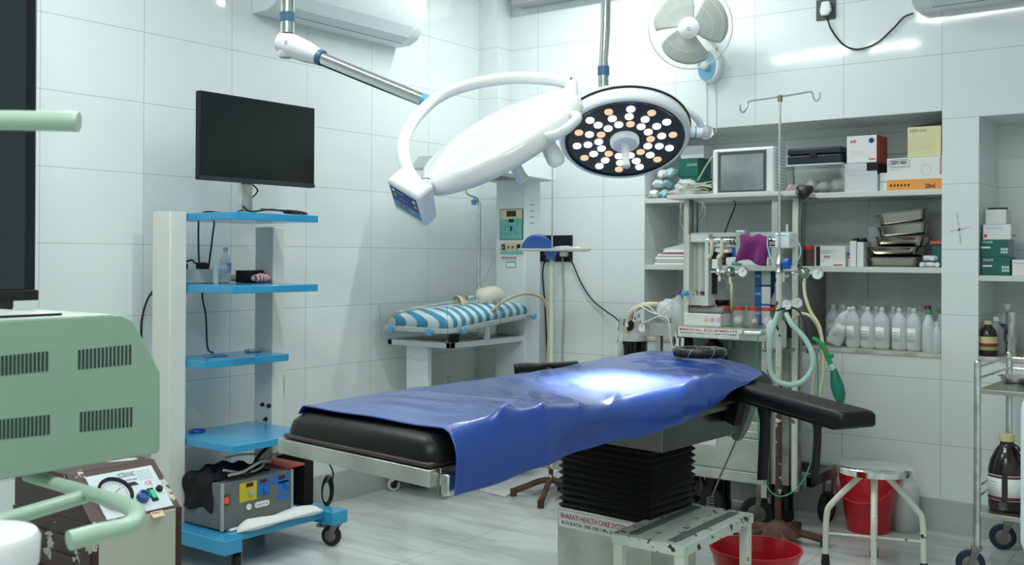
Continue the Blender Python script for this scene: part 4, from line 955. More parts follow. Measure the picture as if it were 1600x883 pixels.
# ================================================================== WALL THINGS
def aircon(label, O, d, L, n, side):      # O wall-bottom corner, d direction along wall, n out of the wall
    e = empty('air_conditioner', O, 0, label, 'air conditioner')
    O = V(O); d = V(d); n = V(n)
    prof = [(0, 0), (.11, .002), (.165, .028), (.205, .085), (.222, .17), (.222, .27), (.20, .285), (0, .285)]
    P = lambda a, b_, t: O+n*a+V((0, 0, b_))+d*t
    b = B().prism([P(a, z, 0) for a, z in prof], d*L); mesh('housing', b, mat('ac_white_plastic', (.76, .81, .82), .32), e, bevel=.004, smooth=30)
    # louvre flap and grooves
    mesh('louvre', B().prism([P(.118, .0055, 0), P(.164, .0295, 0), P(.199, .080, 0), P(.202, .079, 0), P(.168, .026, 0), P(.119, .0025, 0)], d*(L-.16)).rot(M.Translation(d*.08)), mat('ac_flap', (.68, .74, .76), .35), e, smooth=20)
    g = mat('ac_groove', (.22, .26, .27), .6)
    mesh('groove', B().prism([P(.1985, .078, 0), P(.2035, .087, 0), P(.2045, .0865, 0), P(.1995, .0775, 0)], d*(L-.03)).rot(M.Translation(d*.015)), g, e, smooth=0)
    mesh('groove', B().prism([P(.112, .001, 0), P(.118, .005, 0), P(.1185, .0042, 0), P(.1125, .0002, 0)], d*(L-.16)).rot(M.Translation(d*.08)), g, e, smooth=0)
    return e, P
ac, P = aircon('white split air conditioner high on the left wall behind the lamp arm', (XL, 3.179, 2.420), (0, 1, 0), 1.0, (1, 0, 0), 1)
text('maker_mark', 'LG', P(.2150, .145, .56), (0, 1, 0), (.10, 0, .99), .016, grey_t, ac, bold=.02, label='small grey lettering')
mesh('maker_mark', B().lathe([(.010, 0), (.010, .001)], P(.2195, .153, .537), (1, 0, -.1), 16), grey_t, ac)
text('maker_mark', 'Dual Inverter', P(.2050, .098, .86), (0, 1, 0), (.10, 0, .99), .007, grey_t, ac)
ac2, P = aircon('second white air conditioner cut off at the top right corner', (-1.352, YB, 2.428), (1, 0, 0), .95, (0, -1, 0), 1)
# socket with plug and cord for it
so_ = empty('wall_socket', (-1.81, YB, 2.49), 0, 'black wall socket plate with a white plug near the top right air conditioner', 'wall socket')
A_ = aty(1276, 1, YB); C_ = aty(1306, 29, YB)
mesh('plate', B().box(A_.x, C_.x, YB-.008, YB, C_.z, A_.z), mat('charcoal_plate', (.05, .065, .06), .4), so_, bevel=.002)
Q_ = aty(1290, 13, YB-.02)
b = B().prism([V((x, YB-.036, z)) for x, z in ((Q_.x-.026, Q_.z-.012), (Q_.x-.02, Q_.z-.036), (Q_.x+.014, Q_.z-.036), (Q_.x+.03, Q_.z-.012), (Q_.x+.022, Q_.z+.032), (Q_.x-.016, Q_.z+.032))], (0, .028, 0))
thing('white_plug', b, white_p, 'white plug in the black wall socket at top right', 'plug', bevel=.005)
b = B().tube([aty(1292, 27, YB-.025), aty(1300, 48, YB-.012), aty(1318, 70, YB-.010), aty(1341, 77, YB-.010), aty(1370, 67, YB-.010), aty(1395, 45, YB-.010), aty(1412, 27, YB-.012), aty(1427, 21, YB-.03)], .0042, 8)
thing('plug_cord', b, blackc, 'black cord drooping from the wall socket to the air conditioner', 'cable')
a = aty(798, 8, 4.93)
thing('wall_trunking', B().box(a.x, a.x+.9, 4.93, YB, a.z, a.z+.12), grey_lt, 'pale grey boxed fitting at the very top of the back wall near the corner', 'wall fitting', bevel=.003)
# wall fan
HF = at(1071, 40, 5.15); FC = at(1078, 42, 5.25)
fn = (CAMP-FC); fn.z *= 1.0; fn = (fn.normalized()*1.0+V((-.10, -.1, -.12))).normalized()
fn, ft, fq = frame(fn, R_)
wf = empty('wall_fan', aty(1110, 125, YB), 0, 'white wall fan with three grey blades and a blue control mount', 'wall fan')
def fp(r, a, h): return FC+(ft*math.cos(a)+fq*math.sin(a))*r+fn*h
fw = mat('fan_wire', (.66, .68, .64), .4); R0 = .213
b = B().tube([fp(R0, 2*PI*k/60, 0) for k in range(60)], .0038, 8, smooth=1, closed=True); mesh('cage_rim', b, fw, wf)
b = B(); NW = 84
for k in range(NW):
    a = 2*PI*k/NW
    b.tube([fp(.055, a+.10, .050), fp(.12, a+.05, .048), fp(.18, a+.015, .030), fp(R0, a, 0)], .0007, 4, smooth=2)
for r in (.12, .17): b.tube([fp(r, 2*PI*k/48, .049 if r < .15 else .036) for k in range(48)], .0011, 4, smooth=1, closed=True)
mesh('front_grille', b, fw, wf)
b = B()
for k in range(NW):
    a = 2*PI*k/NW
    b.tube([fp(.06, a, -.085), fp(.16, a, -.075), fp(.20, a, -.045), fp(R0, a, 0)], .0007, 4, smooth=2)
mesh('rear_grille', b, fw, wf)
mesh('hub_badge', B().lathe([(.052, .046), (.054, .052), (.046, .057), (.001, .059)], FC, fn, 36), white_p, wf, smooth=40)
bt = fp(0, 0, .0595)
text('badge_text', 'HAVELLS', bt-ft*.017-fq*.014*0+V((0, 0, -.012)), ft, V((0, 0, 1)), .005, card_k, wf, w=.034)
mesh('badge_mark', B().prism([bt+ft*x+V((0, 0, z)) for x, z in ((-.007, 0), (-.001, 0), (-.001, .008), (-.007, .008))], fn*.0006), card_k, wf, smooth=0)
mesh('badge_mark', B().prism([bt+ft*x+V((0, 0, z)) for x, z in ((.001, 0), (.007, 0), (.007, .008), (.001, .008))], fn*.0006), card_k, wf, smooth=0)
fb = mat('grey_fan_blade', (.40, .44, .40), .35)
FROT = -.30
for k in range(3):
    a0 = 2*PI*k/3+.45+FROT
    def blade(u, v, a0=a0):
        r = .035+.157*u; wid = .98-.14*u; a = a0+(v-.5)*2*wid + .22*u
        r *= (1-.10*(2*v-1)**4*u)
        return fp(r, a, -.012+.022*(v-.5))
    mesh('blade', B().grid(blade, 8, 16), fb, wf, solid=.002, smooth=60)
mesh('motor', B().lathe([(.03, .04), (.035, -.02), (.055, -.04), (.060, -.10), (.045, -.15), (.02, -.16)], FC, fn, 24), white_p, wf, smooth=50)
mb = aty(1113, 105, YB)
arm0 = FC-fn*.13
mesh('arm', B().tube([arm0, arm0-V((0, -.02, .03)), V((mb.x-.02, YB-.10, mb.z+.20)), V((mb.x+.01, YB-.025, mb.z+.12)), V((mb.x+.01, YB-.02, mb.z+.07))], .018, 12), white_p, wf)
def oval(cx, cz, rx, rz, y0, y1, n=28): return B().prism([V((cx+rx*math.cos(2*PI*k/n), y0, cz+rz*math.sin(2*PI*k/n)*(1 if math.sin(2*PI*k/n) < 0 else 1.1))) for k in range(n)], (0, y1-y0, 0))
mesh('mount', oval(mb.x, mb.z, .066, .088, YB-.05, YB), white_p, wf, bevel=.008, smooth=40)
mesh('control_face', oval(mb.x-.010, mb.z-.003, .050, .077, YB-.055, YB-.05), mat('light_blue_face', (.20, .48, .68), .35), wf, smooth=30, label='light blue face')
mesh('speed_knob', B().lathe([(.022, 0), (.021, .018), (.016, .022), (.001, .023)], (mb.x-.012, YB-.055, mb.z), (0, -1, 0), 20), white_p, wf)
b = B()
for (x0_, x1_) in ((1104, 1104), (1118, 1119)): b.tube([aty(x0_, 128, YB-.004), aty(x0_+.3, 160, YB-.004), aty(x1_, 207, YB-.004)], .0022, 5)
b.tube([aty(1100, 103, YB-.08), aty(1094, 97, YB-.08), aty(1088, 100, YB-.08), aty(1087, 112, YB-.08), aty(1084, 127, YB-.08)], .0016, 5)
thing('fan_cords', b, whitec, 'thin white cords hanging from the wall fan mount', 'cord')

# ================================================================== INFANT WARMER IN THE CORNER
iw = empty('infant_warmer', (-3.6, 4.4, 0), 0, 'white infant warmer with striped mattress and acrylic sides in the far corner', 'infant warmer')
iw_w = mat('warmer_white', (.70, .76, .77), .35)
mesh('column', B().box(-3.608, -3.401, 4.70, 4.85, .12, 1.80), iw_w, iw, bevel=.004)
for k in range(4):
    mesh('vent_slot', B().box(-3.401, -3.3995, 4.745, 4.785, 1.565-.035*k, 1.571-.035*k), grey_t, iw, smooth=0)
b = B().hexa([(-3.66, 4.02, 1.73), (-3.30, 4.02, 1.73), (-3.28, 4.83, 1.70), (-3.68, 4.83, 1.70), (-3.62, 4.04, 1.80), (-3.33, 4.04, 1.80), (-3.30, 4.84, 1.83), (-3.66, 4.84, 1.83)])
mesh('heater_hood', b, iw_w, iw, bevel=.006)
mesh('heater_slot', B().box(-3.56, -3.40, 4.10, 4.62, 1.700, 1.729), steel_d, iw, smooth=0)
# control panel
def wpn(x, y): return aty(740+x/4.415, 230+y/4.415, 4.699)
a, c = wpn(184, 428), wpn(340, 638)
mesh('control_panel', B().box(a.x, c.x, 4.697, 4.70, c.z, a.z), card_k, iw, smooth=0, label='dark edged control panel')
a2, c2 = wpn(188, 432), wpn(336, 634)
mesh('panel_field', B().box(a2.x, c2.x, 4.6962, 4.697, c2.z, c2.z+(a2.z-c2.z)*.68), mat('teal_panel', (.16, .48, .42), .4), iw, smooth=0, label='teal panel field')
mesh('panel_field', B().box(a2.x, c2.x, 4.6962, 4.697, c2.z+(a2.z-c2.z)*.68, a2.z), mat('cream_panel', (.62, .58, .38), .4), iw, smooth=0, label='cream panel field')
a, c = wpn(230, 440), wpn(294, 478); mesh('display', B().box(a.x, c.x, 4.695, 4.697, c.z, a.z), black_gl, iw, smooth=0, label='black display')
a, c = wpn(244, 496), wpn(278, 518); mesh('display', B().box(a.x, c.x, 4.695, 4.697, c.z, a.z), black_gl, iw, smooth=0, label='black display')
a, c = wpn(255, 545), wpn(266, 580); mesh('display', B().box(a.x, c.x, 4.695, 4.697, c.z, a.z), black_gl, iw, smooth=0, label='black display')
for (x, y) in ((222, 510), (305, 495), (305, 517), (305, 540), (222, 570), (222, 605), (260, 600), (280, 575), (292, 590), (205, 548), (222, 548), (240, 548), (274, 560), (300, 598)):
    mesh('button', B().lathe([(.0042, 0), (.0042, .0012)], wpn(x, y)+V((0, -.0028, 0)), (0, -1, 0), 8), mat('teal_button', (.03, .22, .28), .4), iw)
a, c = wpn(184, 655), wpn(340, 738); mesh('gauge_panel', B().box(a.x, c.x, 4.697, 4.70, c.z, a.z), mat('cream_panel'), iw, smooth=0, label='cream gauge panel')
for x in (210, 242, 272): mesh('gauge', B().lathe([(.009, 0), (.009, .004), (.001, .004)], wpn(x, 690)+V((0, -.003, 0)), (0, -1, 0), 14), mat('blue_gauge', (.10, .16, .35), .3), iw)
for x in (196, 300):
    a, c = wpn(x, 670), wpn(x+24, 710); mesh('slot', B().box(a.x, c.x, 4.6955, 4.697, c.z, a.z), card_k, iw, smooth=0)
a, c = wpn(186, 715), wpn(340, 738); mesh('panel_stripe', B().box(a.x, c.x, 4.6955, 4.697, c.z, a.z), mat('teal_panel'), iw, smooth=0)
a = wpn(194, 768); text('label_text', 'BHARATI HEALTH CARE SYSTEMS', a+V((0, -.001, 0)), (1, 0, 0), (0, 0, 1), .010, red_t, iw, w=.105, bold=.01, label='red lettering')
a = wpn(194, 780); text('label_text', 'KOLKATA- 700 150 Ph: 24350786', a+V((0, -.001, 0)), (1, 0, 0), (0, 0, 1), .006, grey_t, iw, w=.105)
a, c = wpn(222, 788), wpn(292, 832); mesh('sticker', B().box(a.x, c.x, 4.6985, 4.70, c.z, a.z), mat('teal_sticker', (.10, .42, .40), .4), iw, smooth=0)
a, c = wpn(227, 798), wpn(287, 826); mesh('sticker', B().box(a.x, c.x, 4.698, 4.6985, c.z, a.z), paper, iw, smooth=0)
# bed, tilted up towards the column
ang = math.atan2(.055, .77)
BM = M.Translation((-3.588, 3.99, .877)) @ M.Rotation(ang, 4, 'X')
b = B(); poly = rbox(-.236, .222, 0, .76, .03); b.prism([BM @ V((x, y, 0)) for x, y in poly], BM.to_3x3() @ V((0, 0, .024))); mesh('bed_frame', b, iw_w, iw, bevel=.003, smooth=30)
b = B(); prof = [(0, 0), (-.006, .014), (.0, .034), (.03, .054), (.09, .072), (.15, .080)]; rings = []
for ins, z in prof:
    rings.append([b.b.verts.new(BM @ V((x, y, z+.0245))) for x, y in rbox(-.215+ins, .205-ins, .02+ins, .735-ins, .035)])
b.skin(rings); mesh('striped_mattress', b, stripe_mat('blue_white_stripes', (.74, .79, .80), (.05, .30, .52), 'd', .062, .5), iw, smooth=60)
for nm, x0_, x1_, y0_, y1_ in (('end_panel', -.24, .226, -.016, -.012), ('side_panel', .228, .232, -.01, .42), ('side_panel', .228, .232, .43, .76), ('side_panel', -.246, -.242, 0, .76)):
    mesh(nm, B().box(x0_, x1_, y0_, y1_, -.045, .135, BM), glass, iw, smooth=0, bevel=.001)
def star(p, n_, r=.019, m_=None, root=None, name='clamp_knob', h=.02):
    n_, t_, q_ = frame(n_, (0, 0, 1)); pts = []
    for k in range(40):
        a = 2*PI*k/40; rr = r*(1+.16*math.cos(5*a)); pts.append(V(p)+(t_*math.cos(a)+q_*math.sin(a))*rr)
    return mesh(name, B().prism(pts, n_*h), m_ or blue_k, root, bevel=.003, smooth=40)
for x in (-.15, .12): star(BM @ V((x, -.018, .008)), (0, -1, 0), .017, root=iw)
for y in (.10, .72): star(BM @ V((.234, y, .008)), (1, 0, 0), .017, root=iw)
mesh('under_frame', B().box(-3.85, -3.41, 4.06, 4.10, .795, .825).box(-3.44, -3.41, 4.06, 4.72, .795, .825).box(-3.85, -3.82, 4.06, 4.72, .795, .825), iw_w, iw, bevel=.002)
mesh('bed_support', B().box(-3.435, -3.415, 4.36, 4.40, .80, .905), iw_w, iw, bevel=.002)
mesh('tilt_block', B().box(-3.44, -3.40, 4.08, 4.12, .826, .868), black_m, iw, bevel=.002)
mesh('support_plate', B().box(-3.82, -3.44, 4.10, 4.70, .822, .828), steel_d, iw, smooth=0)
mesh('front_leg', B().box(-3.752, -3.60, 4.10, 4.135, .12, .795), iw_w, iw, bevel=.004)
mesh('base_beam', B().box(-3.86, -3.46, 4.09, 4.145, .075, .12), iw_w, iw, bevel=.004)
mesh('base_beam', B().box(-3.53, -3.48, 4.145, 4.85, .075, .12).box(-3.73, -3.68, 4.145, 4.85, .075, .12), iw_w, iw, bevel=.004)
beige_w = mat('beige_castor_tyre', (.55, .54, .48), .5)
castor(iw, -3.49, 4.115, .075, .034, .022, -.6, black_m, beige_w); castor(iw, -3.82, 4.115, .075, .034, .022, .9, black_m, beige_w)
castor(iw, -3.50, 4.80, .075, .034, .022, .2, black_m, beige_w); castor(iw, -3.70, 4.80, .075, .034, .022, .2, black_m, beige_w)
pp = at(748, 455, 5.75); pt_ = at(749, 315, 5.75)
b = B().cyl((pp.x, pp.y, .81), (pp.x, pp.y, pt_.z), .011, n=12); mesh('drip_pole', b, chrome_r, iw)
b = B().tube([(pp.x, pp.y, pt_.z-.01), at(745, 310, 5.75), at(730, 303, 5.75), at(728, 290, 5.75), at(728, 265, 5.75)], .005, 8)
mesh('drip_hook', b, chrome_r, iw); star(at(741, 316, 5.74), -W_, .017, root=iw)
# things lying on the bed
q = BM @ V((.08, .55, .100)); q0 = BM @ V((-.05, .42, .078))
rb = empty('resuscitator_bag', q, 0, 'cream resuscitator bag with mask lying on the striped mattress', 'resuscitator bag')
dy = (BM.to_3x3() @ V((.25, 1, .0))).normalized()
mesh('bag', B().lathe([(.02, -.10), (.045, -.08), (.054, -.02), (.052, .03), (.035, .06), (.02, .075)], q+V((0, 0, .038)), dy, 20), mat('cream_silicone', (.72, .69, .56), .4), rb, smooth=60)
mesh('valve', B().lathe([(.018, -.17), (.024, -.15), (.018, -.13), (.018, -.10)], q+V((0, 0, .030)), dy, 16), glass, rb)
mesh('mask', B().lathe([(.042, 0), (.046, .012), (.030, .04), (.012, .06), (.012, .075)], q-dy*.24+V((0, 0, .015)), dy, 20, cap0=False), mat('yellow_cream_mask', (.66, .62, .40), .4), rb, smooth=60)
b = B().tube([BM @ V((.19, .40, .07)), BM @ V((.20, .52, .12)), BM @ V((.22, .68, .14)), BM @ V((.26, .79, .10)), BM @ V((.275, .82, -.02)), BM @ V((.275, .80, -.25)), V((-3.31, 4.80, .45))], .0085, 10)
thing('oxygen_hose', b, mat('amber_hose', (.58, .46, .26), .4), 'amber rubber hose running from the warmer bed down beside it', 'hose')
b = B().tube([BM @ V((-.17, .05, .095)), BM @ V((-.08, .2, .115)), BM @ V((.02, .35, .13)), BM @ V((-.04, .45, .12)), BM @ V((-.06, .56, .12))], .004, 6)
b.tube([BM @ V((-.14, .12, .110)), BM @ V((0, .15, .113)), BM @ V((.05, .3, .113))], .004, 6)
thing('clear_tubing', b, pet, 'clear plastic tubing strewn over the striped mattress', 'tubing')
thing('probe_wire', B().tube([wpn(213, 690)+V((0, -.01, 0)), wpn(190, 735)+V((0, -.05, 0)), BM @ V((-.02, .62, .22)), BM @ V((-.06, .52, .10))], .0016, 5), greyc, 'thin grey probe wire hanging from the warmer panel to the mattress', 'wire')
# clear basin and blue cloth on the floor level behind
mesh('lower_tray', B().box(-3.74, -3.46, 4.2, 4.68, .40, .412), iw_w, iw, bevel=.003)
thing('clear_basin', B().lathe([(.085, 0), (.095, .005), (.115, .20), (.112, .20), (.09, .01), (.001, .009)], (-3.585, 4.42, .413), (0, 0, 1), 32), glass, 'clear round plastic basin under the infant warmer', 'basin', smooth=50)
thing('blue_sheet', crump(B(), (-3.815, 4.27, .0), .07, .10, .19, amp=.14, seed=4), mat('navy_sheet', (.008, .03, .16), .5), 'crumpled dark blue sheet behind the leg of the infant warmer', 'sheet', smooth=70)

# ================================================================== IV STAND WITH TRAY (middle)
ip = V((-3.054, 4.462, 0))
iv = empty('drip_stand', ip, 0, 'cream drip stand with a thin steel rod and a small white tray behind the table', 'drip stand')
mesh('lower_pole', B().cyl(ip+V((0, 0, .09)), ip+V((0, 0, 1.27)), .0125, n=16), cream_hi, iv)
mesh('upper_rod', B().cyl(ip+V((0, 0, 1.27)), ip+V((0, 0, 1.93)), .0042, n=10), chrome_r, iv)
for k in range(4):
    a = math.radians(200+90*k); d = V((math.cos(a), math.sin(a), 0))
    mesh('foot', B().tube([ip+V((0, 0, .10)), ip+d*.06+V((0, 0, .09)), ip+d*.15+V((0, 0, .05)), ip+d*.20+V((0, 0, .03))], .016, 8).cyl(ip+d*.205, ip+d*.205+V((0, 0, .04)), .017, n=12), rust, iv)
star(ip+V((.0, -.012, 1.283))-W_*.010, -W_, .030, mat('royal_blue_knob', (.05, .17, .50), .35), iv, h=.026)
tc0 = (at(808, 388, 5.4)+at(922, 388, 5.4))/2
TZ = 1.300
n_, t_, q_ = frame((0, 0, 1), R_)
def trp(x, y, z=0): return V((tc0.x, tc0.y, TZ+z))+t_*x+V((-t_.y, t_.x, 0))*y
b = B(); rings = []
for ins, z in ((.02, 0), (.004, .006), (0, .014), (.004, .014), (.02, .004)):
    rings.append([b.b.verts.new(trp(x, y, z)) for x, y in rbox(-.19+ins, .19-ins, -.12+ins, .12-ins, .03)])
b.skin(rings); mesh('tray', b, white_p, iv, smooth=40)
thing('blue_kidney_dish', B().prism([trp(x, .0, z) for x, z in [(-.165, .006)]+[(-.085-.085*math.cos(t), .006+.085*math.sin(t)) for t in [PI*k/16 for k in range(1, 16)]]+[(.0, .006)]], V((-t_.y, t_.x, 0))*.07), blue_d, 'deep blue curved dish standing on the white tray', 'dish', bevel=.012, smooth=40)
b = B(); thing('plastic_packet', crump(B(), tuple(trp(.06, .01, .006)), .06, .05, .012, amp=.3, seed=9), pet, 'clear crumpled packet on the white tray', 'packet', smooth=30)
thing('yellow_packet', crump(B(), tuple(trp(.125, .01, .006)), .018, .02, .010, amp=.2, seed=2), card_y, 'small yellow packet at the right of the white tray', 'packet', smooth=30)
a, c = aty(845, 368, YB), aty(895, 409, YB)
sb = empty('switchboard', (a.x, YB, c.z), 0, 'black wall switchboard behind the white tray', 'switchboard')
mesh('plate', B().box(a.x, c.x, YB-.012, YB, c.z, a.z), black_m, sb, bevel=.003)
q = aty(881, 398, YB-.03); mesh('plug', B().box(q.x-.022, q.x+.022, YB-.045, YB-.012, q.z-.012, q.z+.014), mat('grey_plug', (.35, .38, .34), .5), sb, bevel=.003)
thing('grey_cable', B().tube([aty(879, 402, YB-.03), aty(880, 430, YB-.01), aty(881, 480, YB-.01), aty(879, 540, YB-.01), aty(878, 640, YB-.01)], .0042, 6), mat('cord_olive', (.40, .42, .35), .5), 'grey cord hanging straight from the switchboard', 'cable')
thing('long_black_cord', B().tube([aty(888, 399, YB-.03), aty(895, 412, YB-.02), aty(908, 442, YB-.012), aty(925, 468, YB-.012), aty(945, 485, YB-.02), aty(963, 498, YB-.08), aty(975, 512, 4.85)], .0042, 6), blackc, 'black cord slanting from the switchboard to the anaesthesia trolley', 'cable')
thing('looped_black_cord', B().tube([aty(866, 398, YB-.03), aty(854, 403, YB-.02), aty(848, 425, YB-.012), aty(851, 470, YB-.012), aty(854, 530, YB-.012), aty(856, 600, YB-.012), aty(857, 690, YB-.012)], .0045, 6), blackc, 'black cord hanging left of the drip stand', 'cable')
# papers on floor under the table
ex_ = [atz(748, 768, 0), atz(790, 778, 0), atz(880, 735, 0), atz(830, 730, 0)]
thing('white_board_sheet', B().prism([V((p.x, p.y, .001)) for p in ex_], (0, 0, .012)), white_p, 'white flat board lying on the floor under the table', 'board', bevel=.003)
sc = empty('weighing_scale', (-3.25, 4.72, 0), 0, 'flat grey white weighing scale on the floor beside the white board', 'scale')
ex_ = [atz(806, 766, .0), atz(838, 773, .0), atz(900, 755, .0), atz(872, 744, .0)]
mesh('platform', B().prism([V((p.x, p.y, 0)) for p in ex_], (0, 0, .025)), mat('scale_grey', (.55, .58, .58), .4), sc, bevel=.004)
ex_ = [atz(826, 756, .026), atz(834, 757, .026), atz(843, 753, .026), atz(836, 752, .026)]
mesh('scale_display', B().prism([V((p.x, p.y, .0255)) for p in ex_], (0, 0, .001)), card_k, sc, smooth=0)

# ================================================================== ANAESTHESIA TROLLEY
bo = empty('anaesthesia_trolley', (-2.1, 4.75, 0), 0, 'steel anaesthesia trolley with flow meters, worktop and gauges in front of the niche', 'anaesthesia trolley')
x0b, x1b, y0b, y1b = -2.50, -1.88, 4.50, 4.73
for nm, x in (('frame_post', -2.338), ('frame_post', -1.785)):
    mesh(nm, B().box(x, x+.026, 4.56, 4.575, .20, 1.555), mat('cream_post', (.62, .64, .57), .45, col2=(.12, .09, .06), nscale=24, nlo=.66, nhi=.68), bo, bevel=.001)
    mesh(nm, B().box(x+.004, x+.034, 4.576, 4.60, .20, 1.555), steel_d, bo, bevel=.001)
mesh('top_shelf', B().box(-2.40, -1.748, 4.50, 4.76, 1.557, 1.576), mat('worn_white_shelf', (.64, .66, .62), .45, col2=(.20, .17, .14), nscale=16, nlo=.68, nhi=.70), bo, bevel=.002)
for x in (-2.38,): mesh('rear_post', B().box(x, x+.025, 4.735, 4.755, .20, 1.555), steel_d, bo, bevel=.001)
mesh('dark_underside', B().box(-1.80, -1.735, 4.49, 4.765, 1.549, 1.5565), steel_d, bo, bevel=.001)  # dark slab added below the shelf's right end to darken its underside
mesh('worktop', B().box(x0b, x1b, y0b, y1b, .935, .942).box(x0b, x1b, y0b, y0b+.004, .885, .936).box(x1b-.004, x1b, y0b, y1b, .885, .936).box(x0b, x0b+.004, y0b, y1b, .885, .936), steel, bo, bevel=.001)
a = aty(1060, 503, y0b-.001); w_l = aty(1155, 512, y0b-.001).x-a.x
LW = w_l
mesh('maker_label', B().box(a.x, a.x+LW, y0b-.0022, y0b, .890, .934), paper, bo, smooth=0, label='white maker label')
text('label_text', 'MEDICAL EQUIPMENTS', (a.x+.008, y0b-.0024, .9165), (1, 0, 0), (0, 0, 1), .013, red_t, bo, w=LW-.016, bold=.02, label='red lettering')
text('label_text', 'BHARATI HEALTH CARE SYSTEMS', (a.x+.012, y0b-.0024, .904), (1, 0, 0), (0, 0, 1), .008, green_t, bo, w=LW-.024, bold=.02, label='green lettering')
text('label_text', 'KOLKATA- 700 150 / Ph: 24350786', (a.x+.018, y0b-.0024, .8935), (1, 0, 0), (0, 0, 1), .006, grey_t, bo, w=LW-.036)
# legs / carcass
for x in (-2.47, -1.915): mesh('leg', B().box(x, x+.028, 4.52, 4.548, .16, .885), steel, bo, bevel=.001); mesh('leg', B().box(x, x+.028, 4.70, 4.728, .16, .885), steel_d, bo, bevel=.001)
mesh('back_panel', B().box(-2.46, -1.90, 4.700, 4.705, .25, .88), mat('grey_green_panel', (.28, .33, .30), .4), bo, smooth=0)
mesh('side_panel', B().box(-1.905, -1.90, 4.55, 4.70, .45, .80), grey_lt, bo, smooth=0)
# drawer block
mesh('drawer_case', B().box(-2.47, -1.89, 4.53, 4.70, .215, .505), steel, bo, bevel=.003)
mesh('drawer_front', B().box(-2.466, -1.894, 4.515, 4.53, .275, .425), steel, bo, bevel=.003)
for z0_, z1_ in ((.222, .268), (.433, .462)): mesh('drawer_front', B().box(-2.466, -1.894, 4.515, 4.53, z0_, z1_), steel, bo, bevel=.002)
a = aty(1105, 697, 4.514); mesh('drawer_pull', B().box(a.x-.055, a.x+.05, 4.508, 4.515, .375, .405), mat('bright_pull', (.75, .77, .74), .25), bo, bevel=.002)
mesh('bottom_rail', B().box(-1.90, -1.70, 4.60, 4.63, .22, .27).box(-1.73, -1.70, 4.60, 4.93, .22, .27).box(-2.47, -1.70, 4.915, 4.94, .22, .27), steel_d, bo, bevel=.002)
castor(bo, -1.73, 4.90, .215, .075, .03, 1.5, steel_d, black_r); castor(bo, -2.42, 4.90, .215, .075, .03, 1.5, steel_d, black_r)
castor(bo, -2.18, 4.60, .215, .080, .034, -.4, black_m, black_r); castor(bo, -1.93, 4.56, .215, .075, .03, .5, steel_d, black_r)
# flow meter bank
fx0, fx1 = aty(1074, 400, 4.53).x, aty(1104, 400, 4.53).x
mesh('flow_meter_case', B().box(fx0-.004, fx0+.014, 4.52, 4.60, 1.04, 1.385).box(fx1-.004, fx1+.014, 4.52, 4.60, 1.04, 1.385).box(fx0, fx1, 4.535, 4.60, 1.345, 1.385).box(fx0, fx1, 4.535, 4.60, 1.04, 1.085).box(fx0, fx1, 4.575, 4.60, 1.04, 1.385), mat('case_grey_white', (.62, .66, .62), .4), bo, bevel=.001)
mesh('flow_scale', B().box(fx0+.014, fx1-.004, 4.572, 4.575, 1.085, 1.345), mat('scale_pale_green', (.60, .66, .58), .4), bo, smooth=0)
for k in range(2):
    x = fx0+.032+k*.036; mesh('flow_tube', B().cyl((x, 4.562, 1.09), (x, 4.562, 1.34), .0065, n=10), glass, bo)
    mesh('flow_knob', B().lathe([(.009, 0), (.008, .014), (.001, .015)], (x, 4.56, 1.10), (0, -1, 0), 12), mat('dark_red_knob', (.20, .05, .05), .4), bo)
mesh('flow_sticker', B().box(fx0+.016, fx1-.006, 4.533, 4.535, 1.35, 1.38), paper, bo, smooth=0)
mesh('black_strip', B().box(fx1+.014, fx1+.040, 4.56, 4.565, 1.095, 1.30), black_m, bo, smooth=0)
for q, m_ in ((aty(1074, 458, 4.5), blue_k), (aty(1086, 459, 4.5), chrome)): mesh('control_knob', B().lathe([(.012, 0), (.014, .01), (.012, .03), (.001, .032)], q, (-.3, -1, 0), 14), m_, bo)
# horizontal chrome manifold
for z, y in ((1.352, 4.52), (1.330, 4.56)):
    mesh('manifold', B().cyl((fx1+.005, y, z), (-1.80, y, z), .0105, n=14), chrome, bo)
mesh('manifold_rail', B().box(fx0, -1.775, 4.565, 4.575, 1.372, 1.392), mat('case_grey_white'), bo, bevel=.001)
a = aty(1163, 385, 4.54); mesh('mount_block', B().box(a.x-.028, a.x+.02, 4.50, 4.56, 1.275, 1.40), grey_lt, bo, bevel=.006)
a = aty(1226, 376, 4.5); mesh('outlet_block', B().box(a.x-.04, a.x+.03, 4.48, 4.56, a.z-.035, a.z+.035), white_p, bo, bevel=.006)
mesh('outlet_pin', B().cyl((a.x+.012, 4.50, a.z+.03), (a.x+.012, 4.50, a.z+.075), .006, n=8), chrome, bo)
def gauge(px, py, y, r, nx=(.0, -1, 0), body=chrome, lab='pressure_gauge', root=bo):
    c = aty(px, py, y); n_ = V(nx).normalized()
    g = mesh(lab, B().lathe([(r*.9, .018), (r, .014), (r, -.002), (r*.9, -.004), (r*.88, 0)], c, n_*-1, 24), body, root)
    mesh('dial', B().lathe([(r*.88, -.001), (.0001, -.0012)], c, n_*-1, 24, cap0=False), paper, g, smooth=20)
    n_, t_, q_ = frame(n_, (1, 0, 0))
    mesh('needle', B().cyl(c+n_*.003, c+n_*.003+(t_*.5+q_*.7)*r*.8, .0009, n=4), card_k, g)
    return g
gauge(1160, 425, 4.46, .024); gauge(1277, 428, 4.46, .025, (.1, -1, 0)); gauge(1229, 476, 4.40, .024); gauge(1245, 473, 4.47, .026, (.15, -1, 0))
